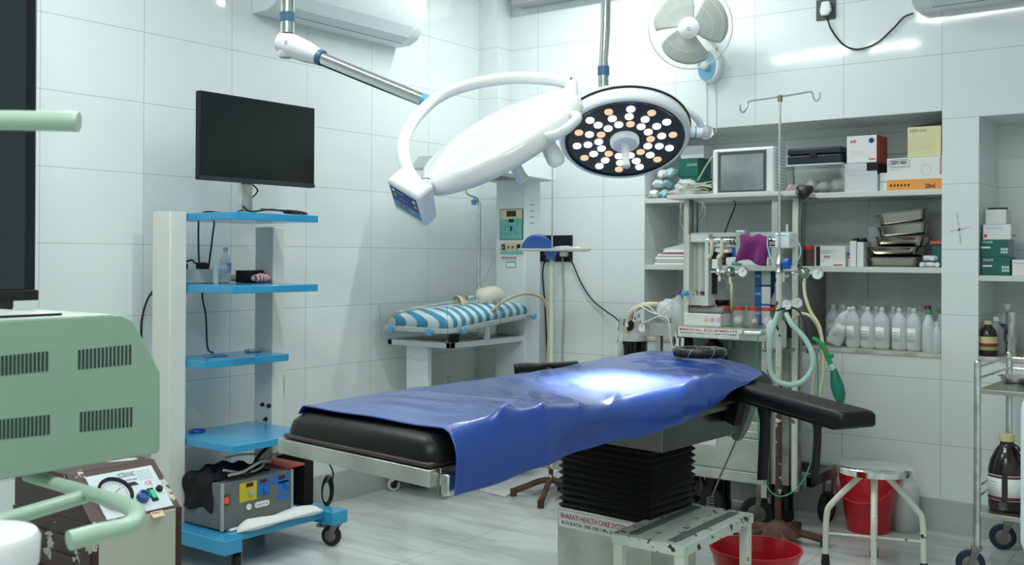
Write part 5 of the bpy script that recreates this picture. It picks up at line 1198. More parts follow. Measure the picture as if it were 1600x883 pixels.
def reg(px, py, y, m_=chrome, s=1.):
    c = aty(px, py, y)
    b = B().lathe([(.012*s, -.03*s), (.022*s, -.02*s), (.026*s, 0), (.020*s, .02*s), (.008*s, .034*s)], c, (.2, -1, .1), 18)
    r_ = mesh('regulator', b, m_, bo, smooth=60)
    mesh('regulator_stem', B().cyl(c+V((-.06*s, .01, .002)), c+V((.055*s, 0, 0)), .009*s, n=10).cyl(c, c-V((0, 0, .055*s)), .008*s, n=10), chrome, bo)
gm = mat('green_tinted_chrome', (.38, .48, .42), .15, 1.)
reg(1141, 425, 4.5, gm); reg(1257, 427, 4.50, gm, 1.); reg(1124, 425, 4.52, chrome, .8)
mesh('valve_block', B().box(*[v for pair in ((aty(1115, 408, 4.53).x, aty(1124, 408, 4.53).x), (4.51, 4.56), (aty(1115, 420, 4.53).z, aty(1115, 405, 4.53).z)) for v in pair]), white_p, bo, bevel=.003)
mesh('green_nozzle', B().cyl(aty(1145, 411, 4.48), aty(1158, 414, 4.47), .009, .006, 10), mat('green_plastic', (.05, .30, .20), .4), bo)
# hooks and fittings beneath the worktop
for px in (1059, 1067):
    mesh('outlet_nozzle', B().cyl(aty(px, 528, 4.53), aty(px, 541, 4.53), .010, n=10).cyl(aty(px, 541, 4.53), aty(px, 548, 4.53), .005, n=8), chrome, bo)
a = aty(1072, 545, 4.56); mesh('black_column', B().box(a.x-.022, a.x+.018, 4.56, 4.60, .505, .886), black_m, bo, bevel=.002)
mesh('tap', B().cyl(aty(1156, 518, 4.50), aty(1156, 518, 4.46), .012, n=14).cyl(aty(1163, 520, 4.49), aty(1190, 521, 4.49), .010, n=12), chrome, bo)
mesh('glass_cup', B().lathe([(.014, 0), (.016, .06), (.014, .065)], aty(1143, 545, 4.52), (0, 0, 1), 14), glass, bo)
mesh('fitting', B().cyl(aty(1194, 535, 4.52), aty(1194, 546, 4.52), .008, n=10), chrome, bo)
# right-hand frame details under the worktop
mesh('side_post', B().box(-1.835, -1.80, 4.57, 4.60, .22, .90), steel_d, bo, bevel=.002)
mesh('side_post', B().box(-1.885, -1.86, 4.56, 4.585, .22, .90), steel, bo, bevel=.002)
# monitor on top shelf
pm = empty('patient_monitor', (-2.1, 4.70, 1.576), 0, 'white boxy patient monitor with grey screen on top of the anaesthesia trolley', 'patient monitor')
a, c = aty(1113, 234, 4.60), aty(1209, 303, 4.60)
mesh('housing', B().box(a.x, c.x, 4.60, 4.755, 1.577, a.z), mat('monitor_white', (.70, .73, .72), .4), pm, bevel=.012, seg=3)
def pmf(name, x, y, X_, Y_, m_, yy=4.599, d=.002, **k):
    a, c = aty(960+x/3.153, 160+y/3.153, yy), aty(960+X_/3.153, 160+Y_/3.153, yy); return mesh(name, B().box(a.x, c.x, yy-d, yy, c.z, a.z), m_, pm, smooth=0, **k)
pmf('screen_frame', 510, 247, 748, 436, mat('screen_frame_dark', (.06, .075, .08), .4), label='dark screen frame')
pmf('screen', 526, 262, 734, 428, mat('grey_screen', (.30, .33, .33), .12, col2=(.16, .19, .20), nscale=3.5), 4.597, label='grey reflecting screen')
for k, px in enumerate((518, 552, 580, 606, 632, 658, 684, 716)):
    c = aty(960+px/3.153, 160+(458-k*1.2)/3.153, 4.599); mesh('button', B().lathe([(.0045+(.002 if k in (1, 7) else 0), 0), (.004, .004), (.0001, .0045)], c, (0, -1, 0), 10), card_k, pm)
for k in range(13): mesh('side_rib', B().box(c.x+.0, c.x+.002, 4.64, 4.82, 0, .004).rot(M.Translation((0 if 1 else 0, 0, 1.60+k*.016))) if False else B().box(aty(1209, 303, 4.60).x-.001, aty(1209, 303, 4.60).x+.002, 4.63, 4.74, 1.60+k*.016, 1.606+k*.016), grey_lt, pm, smooth=0)
text('maker_mark', 'BPL', aty(1120, 239, 4.5985), (1, 0, 0), (0, 0, 1), .006, blue_t, pm)
# cables behind and left of monitor
rnd = random.Random(5)
q = aty(1085, 300, 4.62)
b = B()
for k in range(9):
    cx, cy, cz = q.x+rnd.uniform(-.03, .04), 4.66+rnd.uniform(-.06, .08), 1.582+.008*k; rx, ry_ = rnd.uniform(.04, .075), rnd.uniform(.03, .06)
    b.tube([V((cx+rx*math.cos(t), cy+ry_*math.sin(t), cz+.006*math.sin(t*2+k))) for t in [2*PI*j/10 for j in range(10)]], .0034, 6, smooth=3, closed=True)
thing('monitor_leads', b, mat('beige_grey_leads', (.42, .43, .36), .5), 'tangled pile of beige grey leads left of the patient monitor', 'leads')
b = B().tube([V((q.x-.02, 4.7, 1.66)), V((q.x+.02, 4.72, 1.74)), V((q.x+.06, 4.74, 1.79)), V((q.x+.10, 4.78, 1.79))], .004, 6)
thing('thick_lead', b, greyc, 'thick grey lead arching behind the leads beside the patient monitor', 'lead')
b = B(); b.tube([aty(1062, 312, 5.0), aty(1066, 335, 5.0), aty(1082, 346, 5.0), aty(1097, 330, 5.0), aty(1096, 310, 5.0), aty(1095, 296, 4.9)], .0026, 6); b.tube([aty(1066, 312, 4.98), aty(1063, 345, 4.98), aty(1075, 366, 4.98), aty(1092, 352, 4.98), aty(1102, 332, 4.98), aty(1098, 314, 4.98)], .0026, 6)
thing('hanging_leads', b, greyc, 'grey leads looping down behind the anaesthesia trolley post', 'leads')
thing('black_lead', B().tube([aty(1145, 312, 4.96), aty(1149, 320, 4.96), aty(1139, 346, 4.9), aty(1132, 366, 4.85)], .004, 6), blackc, 'black lead hanging under the patient monitor', 'lead')
# cylinders behind
def gascyl(px, py, y, r, ztop, name, label, px_n=None):
    c = aty(px, py, y); e = empty(name, (c.x, y, 0), 0, label, 'gas cylinder')
    mesh('cylinder', B().lathe([(r, .04), (r, ztop-.30), (r*.99, ztop-.106)], (c.x, y, 0), (0, 0, 1), 30), black_gl, e)
    mesh('shoulder', B().lathe([(r, ztop-.105), (r*.96, ztop-.085), (r*.72, ztop-.055), (r*.62, ztop-.045), (r*.60, ztop), (r*.5, ztop+.005)], (c.x, y, 0), (0, 0, 1), 30), mat('grey_white_shoulder', (.52, .54, .53), .45, col2=(.36, .37, .36), nscale=12), e, smooth=60)
    mesh('cylinder_foot', B().lathe([(r*.9, 0), (r*1.05, .01), (r*1.05, .05), (r, .06)], (c.x, y, 0), (0, 0, 1), 30), black_r, e)
    mesh('valve', B().cyl((c.x, y, ztop), (c.x, y, ztop+.05), .018, n=12).cyl((c.x-.03, y, ztop+.03), (c.x+.04, y, ztop+.03), .012, n=10), chrome, e)
    return e
gascyl(1123, 450, 4.80, .064, 1.165, 'gas_cylinder', 'black gas cylinder with grey white shoulder behind the flow meters')
c = aty(1214, 450, 4.80); cg = gascyl(1222, 470, 4.80, .058, 1.15, 'gas_cylinder', 'black gas cylinder with white shoulder behind the rusty drip stand')
e_ = gascyl(988, 530, 4.82, .082, .93, 'gas_cylinder', 'short gas cylinder with black neck knob left of the trolley worktop')
cc = aty(988, 530, 4.82)
kq = aty(983, 508, 4.72)
mesh('valve_knob', B().lathe([(.030, 0), (.034, .01), (.030, .03), (.012, .033), (.001, .033)], kq, (.1, -1, 0), 10), black_m, e_); mesh('knob_cap', B().lathe([(.012, .0), (.001, .002)], kq+V((.003, -.034, 0)), (.1, -1, 0), 14), paper, e_)
gauge(1003, 512, 4.66, .024, root=e_)
b = B().lathe([(.022, -.085), (.026, -.06), (.030, -.01), (.020, .03), (.012, .045), (.012, .13), (.009, .135)], aty(967, 548, 4.62), (aty(981, 470, 4.62)-aty(967, 548, 4.62)), 18)
thing('flow_humidifier', b, pet, 'clear tapering humidifier tube leaning left of the black valve knob', 'humidifier tube')
fc = aty(971, 513, 4.60); mesh('humidifier_collar', B().cyl(aty(969.5, 517, 4.62), aty(973.5, 497, 4.62), .0165, n=16), chrome, e_)
thing('cream_corrugated_hose', B().tube([aty(978, 520, 4.70), aty(984, 492, 4.70), aty(1000, 479, 4.70), aty(1020, 476, 4.72), aty(1040, 478, 4.78)], .015, 12), latex, 'thick cream hose arching over the left end of the trolley', 'hose')
b = B()
rnd = random.Random(9)
b.tube([aty(990, 500, 4.6), aty(995, 482, 4.6), aty(1012, 478, 4.6), aty(1030, 492, 4.6), aty(1048, 480, 4.56), aty(1060, 465, 4.55)], .003, 6)
b.tube([aty(1005, 505, 4.55), aty(1020, 498, 4.52), aty(1032, 494, 4.50), aty(1044, 500, 4.46), aty(1048, 530, 4.46), aty(1052, 543, 4.46), aty(1057, 535, 4.46), aty(1055, 520, 4.46)], .003, 6)
b.tube([aty(1000, 478, 4.58), aty(1018, 488, 4.58), aty(1032, 491, 4.58)], .003, 6); b.tube([aty(1024, 492, 4.53), aty(1042, 476, 4.53), aty(1054, 466, 4.53)], .003, 6)
thing('clear_tubing', b, mat('milky_tube', (.72, .76, .74), .3), 'tangle of thin clear tubing at the left end of the trolley', 'tubing')

# ---- on the worktop (z .942)
ZW = .9425
q = aty(1057, 495, 4.56)
bottle('water_bottle', q.x, 4.58, ZW, .165, .034, pet, 'large clear water bottle with purple cap at the left of the trolley worktop', 'bottle', mat('purple_cap', (.10, .06, .30), .4), neck=.30)
a, c = aty(1070, 489, 4.54), aty(1127, 503, 4.54)
bx = empty('white_carton_box', (a.x, 4.56, ZW), 0, 'low white box with faint coloured spots in the middle of the trolley worktop', 'box')
mesh('box_body', B().box(a.x, c.x, 4.53, 4.66, ZW, a.z), card_w, bx, bevel=.003)
for k, m_ in enumerate((card_o, red_t, blue_k)):
    mesh('spot', B().lathe([(.012, 0), (.012, .0006)], (a.x+.12+.032*k, 4.53, ZW+.03), (0, -1, 0), 14), mat('faint_spot_%d' % k, ((.70, .52, .36), (.68, .42, .42), (.42, .58, .66))[k], .6), bx, label=('faint orange spot', 'faint red spot', 'faint blue spot')[k])
b = B().lathe([(.014, 0), (.016, .004), (.016, .17), (.013, .175)], V((a.x+.015, 4.575, a.z+.017)), (1, 0, 0), 16)
thing('grey_cylinder_roll', b, mat('grey_roll', (.30, .32, .30), .5), 'grey roll lying on the low white box', 'roll')
thing('plastic_bag', crump(B(), (aty(1040, 480, 4.66).x, 4.70, ZW), .07, .05, .058, amp=.25, seed=6), saline, 'crumpled clear plastic bag at the left end of the trolley worktop', 'bag', smooth=40)
thing('clear_tray', B().box(aty(1040, 497, 4.53).x, aty(1066, 497, 4.53).x, 4.515, 4.56, ZW, ZW+.028), glass, 'small clear tray at the front left of the trolley worktop', 'tray', bevel=.003)
jm = {}
for k, (px, fill, wht) in enumerate(((1132, (.45, .44, .40), 'metal pieces'), (1154, (.60, .60, .58), 'white cotton and vials'), (1177, (.30, .16, .12), 'brown and white ampoules'), (1200, (.70, .71, .69), 'white cotton'))):
    c = aty(px, 500, 4.62); e = empty('red_lid_jar', (c.x, 4.62, ZW), 0, 'clear jar with a red lid holding %s on the trolley worktop' % wht, 'jar', 'red lidded jars on the trolley worktop')
    r = .029
    mesh('jar', B().lathe([(r*.9, 0), (r, .006), (r, .062), (r*.9, .072), (r*.88, .078)], (c.x, 4.62, ZW), (0, 0, 1), 24), clear_jar, e, smooth=50)
    mesh('contents', crump(B(), (c.x, 4.62, ZW+.003), r*.80, r*.80, .020+.005*(k % 2), amp=.1, seed=k), mat('jar_fill_%d' % k, fill, .7, col2=(.75, .75, .72), nscale=50), e)
    mesh('lid', B().lathe([(r*1.0, .0785), (r*1.02, .081), (r*1.02, .092), (r*.97, .095), (.001, .095)], (c.x, 4.62, ZW), (0, 0, 1), 24), red_lid, e)
for k, px in enumerate((1088, 1110, 1218)):
    c = aty(px, 470, 4.80); e = empty('red_lid_jar', (c.x, 4.69, ZW), 0, ('clear jar with a red lid behind the grey roll', 'clear jar with a red lid in front of the tall gas cylinder', 'clear jar with a red lid at the right rear of the worktop')[k], 'jar', 'red lidded jars on the trolley worktop')
    if k == 2: e.location.y = 4.70
    yy = e.location.y
    if k == 1: yy = 4.705; e.location.y = yy
    c = aty(px, 470, yy); e.location.x = c.x
    mesh('jar', B().lathe([(.026, 0), (.028, .006), (.028, .075), (.025, .085)], (c.x, yy, ZW), (0, 0, 1), 20), clear_jar, e, smooth=50)
    mesh('lid', B().lathe([(.029, .0855), (.029, .100), (.001, .102)], (c.x, yy, ZW), (0, 0, 1), 20), red_lid, e)
for px in (1101, 1113):
    c = aty(px, 484, 4.60); bottle('vial', c.x, 4.635, a.z+.0005, .040, .009, white_p, 'tiny white vial standing behind the grey roll, %s' % ('left of the pair' if px == 1101 else 'right of the pair'), 'vial', group='small vials', neck=.7)
thing('black_crumpled_bag', crump(B(), (aty(1120, 560, 4.66).x, 4.62, .506), .085, .055, .185, amp=.14, seed=12), mat('black_bin_bag', (.012, .013, .013), .22, bump=.4, bscale=25), 'crumpled black plastic bag under the trolley worktop', 'bag', smooth=30)
thing('purple_cloth', B().grid(lambda u, v: V((aty(1158+44*u+3*math.sin(v*5), 380, 4.505).x, 4.496-.018*math.sin(u*9+v)*v-.012*min(1, v*5), 1.374-.125*v*(1-.12*math.sin(u*5))+.006*math.sin(u*12)*(1-v))), 16, 12), cloth_p, 'purple cloth hung over the chrome manifold bar', 'cloth', solid=.005, smooth=90)
b = B().grid(lambda u, v: V((aty(1160+40*u, 380, 4.505).x, 4.497+.06*v, 1.3745+.008*math.sin(v*PI))), 6, 4)
for k, px in enumerate((1106, 1122)):
    thing('cream_elbow_tube', B().tube([aty(px+6, 374, 4.48), aty(px+6, 385, 4.475), aty(px+5, 398, 4.475), aty(px-1, 404, 4.475)], .0085, 10), latex, 'cream rubber elbow hanging from the chrome bar, %s' % ('left one' if k == 0 else 'right one'), 'rubber elbow', 'cream rubber elbows on the bar')
thing('brown_rings', B().tube([V((aty(1148, 373, 4.52).x, 4.52+.016*math.cos(t), 1.352+.018*math.sin(t))) for t in [2*PI*j/12 for j in range(12)]], .0025, 5, smooth=2, closed=True).tube([V((aty(1143, 373, 4.52).x, 4.52+.016*math.cos(t), 1.350+.019*math.sin(t))) for t in [2*PI*j/12 for j in range(12)]], .0025, 5, smooth=2, closed=True), mat('brown_band', (.18, .09, .04), .4), 'brown rubber bands around the chrome bar', 'rubber bands')
# hoses on the right
thing('teal_loop_tube', B().tube([aty(1202, 362, 4.42), aty(1199, 380, 4.42), aty(1204, 402, 4.42), aty(1216, 417, 4.42), aty(1232, 419, 4.42), aty(1248, 404, 4.42), aty(1251, 388, 4.42), aty(1243, 374, 4.42), aty(1230, 368, 4.42), aty(1216, 368, 4.42), aty(1204, 374, 4.44)], .0032, 8), mat('pale_teal_tube', (.28, .62, .68), .3), 'thin teal tube looped around the drip stand pole', 'tube')
thing('pale_green_hose', B().tube([aty(1216, 488, 4.36), aty(1206, 520, 4.33), aty(1202, 560, 4.33), aty(1208, 588, 4.34), aty(1226, 600, 4.34), aty(1250, 598, 4.34), aty(1267, 580, 4.36), aty(1270, 556, 4.37), aty(1258, 530, 4.38), aty(1238, 508, 4.38), aty(1228, 490, 4.40)], .0122, 14), rib_mat('ribbed_pale_green_hose', (.42, .60, .54), 2, .006, .4, .35), 'thick pale green breathing hose hanging in a loop by the rusty drip stand', 'breathing hose')
thing('navy_tube', B().tube([aty(1216, 516, 4.40), aty(1210, 500, 4.38), aty(1213, 487, 4.37), aty(1226, 482, 4.40), aty(1244, 483, 4.44), aty(1256, 500, 4.44), aty(1261, 530, 4.44), aty(1262, 552, 4.44)], .0048, 8), navy, 'navy blue tube arching over the pale green hose', 'tube')
thing('cream_hose', B().tube([aty(1256, 440, 4.49), aty(1258, 462, 4.48), aty(1266, 486, 4.47), aty(1280, 510, 4.46), aty(1286, 545, 4.45), aty(1286, 590, 4.45), aty(1280, 620, 4.45), aty(1275, 650, 4.45), aty(1272, 660, 4.45), aty(1266, 655, 4.45)], .0075, 10), latex, 'long cream hose hanging from the right hand regulator', 'hose')
thing('cream_hose', B().tube([aty(1237, 512, 4.47), aty(1240, 498, 4.47), aty(1252, 490, 4.47), aty(1268, 496, 4.47), aty(1281, 518, 4.48), aty(1284, 548, 4.49), aty(1272, 590, 4.49), aty(1268, 625, 4.49), aty(1258, 660, 4.49)], .007, 10), latex, 'cream hose arching from behind the pale green hose', 'hose')
thing('cream_hose', B().tube([aty(1143, 442, 4.49), aty(1143, 460, 4.49), aty(1143, 478, 4.56), V((aty(1144, 490, 4.66).x, 4.66, 1.0)), V((aty(1144, 500, 4.67).x, 4.67, .9435))], .0065, 10), latex, 'cream hose hanging from the regulator in front of the jars', 'hose')
thing('green_tube', B().tube([aty(1196, 521, 4.44), aty(1185, 526, 4.44), aty(1183, 545, 4.44), aty(1183, 580, 4.44), aty(1184, 640, 4.44), aty(1186, 710, 4.44), aty(1192, 745, 4.42), aty(1206, 770, 4.30), aty(1226, 775, 4.30), aty(1250, 758, 4.36), aty(1266, 725, 4.42), aty(1274, 680, 4.42), aty(1278, 600, 4.42), aty(1276, 545, 4.42)], .0028, 8), greenhose, 'thin green tube dropping from the worktop and looping near the floor', 'tube')
rbag = empty('breathing_bag', aty(1305, 560, 4.45), 0, 'dark green rubber breathing bag hanging on a green tube at the right of the trolley', 'breathing bag')
mesh('green_tube', B().tube([aty(1270, 528, 4.45), aty(1284, 538, 4.45), aty(1292, 555, 4.45), aty(1299, 572, 4.45)], .0115, 12), mat('bright_green_plastic', (.02, .28, .09), .35), rbag)
mesh('side_port', B().cyl(aty(1292, 558, 4.45), aty(1302, 556, 4.45), .009, n=12), mat('bright_green_plastic'), rbag)
mesh('collar', B().cyl(aty(1298, 570, 4.45), aty(1303, 578, 4.45), .016, n=14), palehose, rbag)
mesh('rubber_bag', B().lathe([(.014, 0), (.020, .03), (.028, .075), (.026, .115), (.014, .145), (.006, .155), (.006, .21)], aty(1302, 577, 4.45), (aty(1317, 640, 4.45)-aty(1302, 577, 4.45)), 16), mat('dark_green_rubber', (.01, .17, .11), .45, bump=.15, bscale=25), rbag, smooth=60)
gl = aty(1263, 520, 4.50); mesh('canister', B().lathe([(.04, 0), (.045, .01), (.045, .10), (.03, .115)], gl, (0, 0, 1), 20), glass, rbag) if False else None
thing('absorber_canister', B().lathe([(.040, 0), (.046, .008), (.046, .105), (.035, .125), (.02, .13)], (-1.825, 4.475, .86), (0, 0, 1), 24), saline, 'translucent canister behind the drip stand pole', 'canister', smooth=50)
thing('canister_bracket', B().box(-1.875, -1.77, 4.43, 4.565, .845, .859), steel_d, 'steel bracket plate holding the translucent canister', 'bracket', bevel=.002)
thing('black_face_mask', B().lathe([(.032, 0), (.036, .010), (.026, .030), (.012, .048), (.008, .06)], aty(1262, 303, 4.56), (-.75, 0, .6), 18, sx=1.2), mat('black_mask_rubber', (.02, .022, .022), .4), 'black rubber face mask on the right end of the trolley top', 'face mask', smooth=60)
thing('clear_face_mask', B().lathe([(.028, 0), (.030, .012), (.016, .03), (.009, .04)], aty(1237, 301, 4.54), (0, -.5, .8), 18), mat('pinkish_clear_mask', (.70, .50, .48), .2, trans=.5), 'clear pinkish face mask on the trolley top beside the pole', 'face mask', smooth=60)

# ================================================================== RUSTY DRIP STAND (right)
rp = V((-1.790, 4.428, 0)); rp2 = at(1217, 800, 4.60)
rp = V((at(1216, 800, 4.6).x, at(1216, 800, 4.6).y, 0))
rs = empty('drip_stand', rp, 0, 'tall rusty drip stand with flaking cream pole and two hooks at the top', 'drip stand')
mesh('lower_pole', B().cyl(rp+V((0, 0, .08)), rp+V((0, 0, 1.215)), .0135, n=18), peel_mat('flaking_cream_pole', (.60, .61, .54), (.085, .035, .025), .635, 26, .4, zlo=.40, zhi=1.0, t2=.42), rs)
mesh('upper_rod', B().cyl(rp+V((0, 0, 1.20)), rp+V((0, 0, 1.992)), .0055, n=12), chrome_r, rs)
mesh('clamp', B().lathe([(.014, 1.20), (.019, 1.21), (.014, 1.225), (.014, 1.235), (.019, 1.245), (.014, 1.26), (.010, 1.285)], rp, (0, 0, 1), 14), chrome_r, rs)
q = rp+V((0, 0, 1.245)); star(q+R_*.018-W_*.012, (R_-W_).normalized(), .022, mat('bright_blue_knob', (.02, .10, .50), .35), rs, h=.028)
hk = 4.60
ptop = at(1221, 139, 4.60)
def hook(s, tipx):
    d = (at(1283, 128, 4.60)-at(1165, 152, 4.60)); d.normalize()
    c = rp+V((0, 0, 1.994)); a = .135
    hd = V((d.x, d.y, 0)).normalized(); sl_ = .20*s
    P = lambda t, z: c+hd*(t*s)+V((0, 0, z+.16*t*s))
    return [c, P(a*.5, 0), P(a, 0), P(a+.012, -.012), P(a+.016, -.030), P(a+.028, -.044), P(a+.042, -.034), P(a+.044, -.008)]
for s in (-1, 1): mesh('hook', B().tube(hook(s, 0), .0042, 8), chrome_r, rs)
mesh('hook_joint', B().cyl(rp+V((0, 0, 1.972)), rp+V((0, 0, 2.0)), .011, n=12), mat('brass_joint', (.30, .27, .18), .4, .6), rs)
mesh('base_dome', B().lathe([(.10, .035), (.085, .06), (.04, .085), (.02, .10)], rp, (0, 0, 1), 20), rust, rs, smooth=60)
for k in range(5):
    a = math.radians(15+72*k); d = V((math.cos(a), math.sin(a), 0))
    f = mesh('foot', B().tube([rp+d*.05+V((0, 0, .055)), rp+d*.13+V((0, 0, .045)), rp+d*.20+V((0, 0, .03))], .018, 8), rust, rs)
    mesh('foot_end', B().cyl(rp+d*.20, rp+d*.20+V((0, 0, .05)), .019, n=12), black_r, f)
# chrome fitting by the stand
q = atz(1196, 812, .0)
# ================================================================== REVOLVING STOOL, BUCKETS
sc_ = V((-1.385, 4.34, 0))
qa = atz(1366, 727, .425); sc_ = V((qa.x, qa.y, 0))
rv = empty('revolving_stool', sc_, 0, 'round steel topped stool with bent cream legs and black rubber feet', 'stool')
zs = .425
mesh('seat', B().lathe([(.135, -.030), (.148, -.028), (.150, -.005), (.146, 0), (.135, .003), (.001, .003)], sc_+V((0, 0, zs)), (0, 0, 1), 48), chrome, rv, smooth=40)
for k in range(4):
    a = math.radians(-73+90*k); d = V((math.cos(a), math.sin(a), 0))
    mesh('leg', B().tube([sc_+d*.03+V((0, 0, zs-.035)), sc_+d*.06+V((0, 0, zs-.055)), sc_+d*.16+V((0, 0, zs-.165)), sc_+d*.185+V((0, 0, zs-.22)), sc_+d*.19+V((0, 0, .03))], .0125, 12), cream, rv, smooth=50)
    mesh('rubber_foot', B().lathe([(.018, 0), (.017, .02), (.014, .045)], sc_+d*.19, (0, 0, 1), 14), black_r, rv)
for k in range(2):
    a = math.radians(-73+90*k); d = V((math.cos(a), math.sin(a), 0)); mesh('cross_bar', B().cyl(sc_-d*.186+V((0, 0, .13)), sc_+d*.186+V((0, 0, .13)), .005, n=8), cream, rv)
mesh('screw_post', B().cyl(sc_+V((0, 0, .10)), sc_+V((0, 0, zs-.03)), .014, n=14), cream, rv)
bq = V((-1.47, 4.83, 0)); qa = atz(1356, 833, 0); bq = V((qa.x-.015, 4.865, 0))
def bucket(name, c, r0, r1, h, label, cat, mt=red_pl, handle=True):
    e = empty(name, c, 0, label, cat)
    mesh('pail', B().lathe([(r0, 0), (r0+.002, .004), (r1, h-.012), (r1+.006, h-.010), (r1+.007, h), (r1-.002, h), (r0-.003, .006), (.001, .006)], c, (0, 0, 1), 40), mt, e, smooth=50)
    if handle:
        mesh('handle', B().tube([c+V(((r1+.010)*math.cos(t), (r1+.010)*math.sin(t)-.01, h-.02-.11*abs(math.sin(t)))) for t in [PI+PI*k/14 for k in range(15)]], .005, 8), mt, e)
    return e
bucket('bucket', bq, .095, .135, .285, 'red plastic bucket on the floor behind the round stool', 'bucket')
bucket('basin', V((-1.545, 3.60, 0)), .12, .163, .20, 'wide red plastic tub on the floor beside the step stool', 'tub', handle=False)
cq = aty(1415, 790, 4.95)
thing('clear_canister', B().lathe([(.055, 0), (.06, .006), (.06, .20), (.045, .23), (.03, .235), (.03, .25)], (cq.x-.005, 4.97, 0), (0, 0, 1), 28), saline, 'large translucent canister standing against the wall right of the bucket', 'canister', smooth=50)
# ================================================================== RIGHT TROLLEY
rt = empty('instrument_trolley', (-.8, 4.7, 0), 0, 'stainless steel trolley with rails and bottles on its lower shelf at the right edge', 'instrument trolley')
pf = at(1527, 780, 4.10); pfx, pfy = pf.x, pf.y
bx2 = at(1577, 600, 4.50); 
ztp = at(1531, 562, 4.10).z
def post(x, y, zt, nm='post'): return mesh(nm, B().lathe([(.0135, .12), (.0135, zt-.012), (.011, zt-.004), (.004, zt)], (x, y, 0), (0, 0, 1), 16), chrome_r, rt, smooth=50)
ang_t = math.atan2(bx2.y-pfy, bx2.x-pfx)
dv = V((math.cos(ang_t), math.sin(ang_t), 0)); dl = (V((bx2.x, bx2.y, 0))-V((pfx, pfy, 0))).length; dw = V((dv.y, -dv.x, 0)); LW2 = .60
z2p = at(1577, 541, 4.5).z
corners = [V((pfx, pfy, 0)), V((pfx, pfy, 0))+dv*dl, V((pfx, pfy, 0))+dv*dl+dw*LW2, V((pfx, pfy, 0))+dw*LW2]
for p in corners: post(p.x, p.y, ztp if True else z2p)
def slab(name, z, th, m_, ins=0.): 
    return mesh(name, B().prism([c_+V((0, 0, z-th)) for c_ in corners], (0, 0, th)), m_, rt, bevel=.002)
slab('upper_shelf', at(1555, 608, 4.1).z, .018, steel); slab('lower_shelf', at(1560, 800, 4.1).z, .02, steel)
for z in (ztp-.03, ztp-.075): mesh('guard_rail', B().cyl(corners[0]+V((0, 0, z)), corners[1]+V((0, 0, z)), .005, n=8), chrome_r, rt); mesh('guard_rail', B().cyl(corners[1]+V((0, 0, z)), corners[2]+V((0, 0, z)), .005, n=8), chrome_r, rt)
zl = at(1560, 800, 4.1).z
mesh('guard_rail', B().cyl(corners[0]+V((0, 0, zl+.06)), corners[1]+V((0, 0, zl+.06)), .004, n=8).cyl(corners[0]+V((0, 0, zl+.10)), corners[1]+V((0, 0, zl+.10)), .004, n=8), chrome_r, rt)
bt_ = mat('blue_black_tyre', (.010, .022, .06), .5)
for p in corners: castor(rt, p.x+.0, p.y, .125, .055, .026, .3, steel_d, bt_)
q = atz(1573, 796, zl); q.z = zl+.001
jc = empty('disinfectant_jug', q, 0, 'large dark brown jug with a pale yellow cap on the trolley lower shelf', 'jug')
mesh('jug', B().lathe([(.062, 0), (.068, .008), (.070, .10), (.070, .16), (.062, .20), (.040, .245), (.026, .262), (.026, .275)], q, (0, 0, 1), 32), brown_gl, jc, smooth=60)
mesh('jug_handle', B().tube([q+V((.055, -.03, .19)), q+V((.066, -.036, .215)), q+V((.045, -.025, .25)), q+V((.022, -.012, .262))], .010, 10), brown_gl, jc)
mesh('cap', B().lathe([(.029, .275), (.029, .300), (.026, .303), (.001, .303)], q, (0, 0, 1), 24), yel_cap, jc)
def wraplabel(c, r, z0_, z1_, a0, a1, m_, root, name='label', lab=None):
    b = B().grid(lambda u, v: c+V((r*math.cos(a0+(a1-a0)*u), r*math.sin(a0+(a1-a0)*u), z0_+(z1_-z0_)*v)), 12, 1)
    return mesh(name, b, m_, root, solid=.0006, smooth=60, label=lab)
va_ = math.atan2(-q.y, -q.x)
wraplabel(q, .0715, .045, .145, va_-1.25, va_-.25, paper, jc, lab='white printed label'); wraplabel(q, .0715, .045, .145, va_+.05, va_+.9, paper, jc, lab='white printed label')
for z0_, z1_ in ((.048, .060), (.134, .143)):
    wraplabel(q, .0723, z0_, z1_, va_-1.25, va_-.25, mat('maroon_print', (.12, .02, .03), .5), jc, 'label_band'); wraplabel(q, .0723, z0_, z1_, va_+.05, va_+.9, mat('maroon_print'), jc, 'label_band')
for k in range(5): wraplabel(q, .0723, .068+.012*k, .070+.012*k, va_-1.15, va_-.5, grey_t, jc, 'label_line')
zu = at(1555, 608, 4.1).z
c = corners[0]+dv*.30+dw*.08
thing('steel_dish', B().lathe([(.05, 0), (.075, .03), (.078, .03), (.052, .002), (.001, .002)], V((c.x, c.y, zu+.001)), (0, 0, 1), 28), chrome, 'small steel dish on the upper shelf of the right trolley', 'dish', smooth=50)
thing('black_waste_bag', crump(B(), (corners[1].x+.18, corners[1].y-.02, 0), .10, .10, .13, amp=.12, seed=15), mat('black_bin_bag'), 'black bag on the floor behind the right trolley', 'bag', smooth=40)

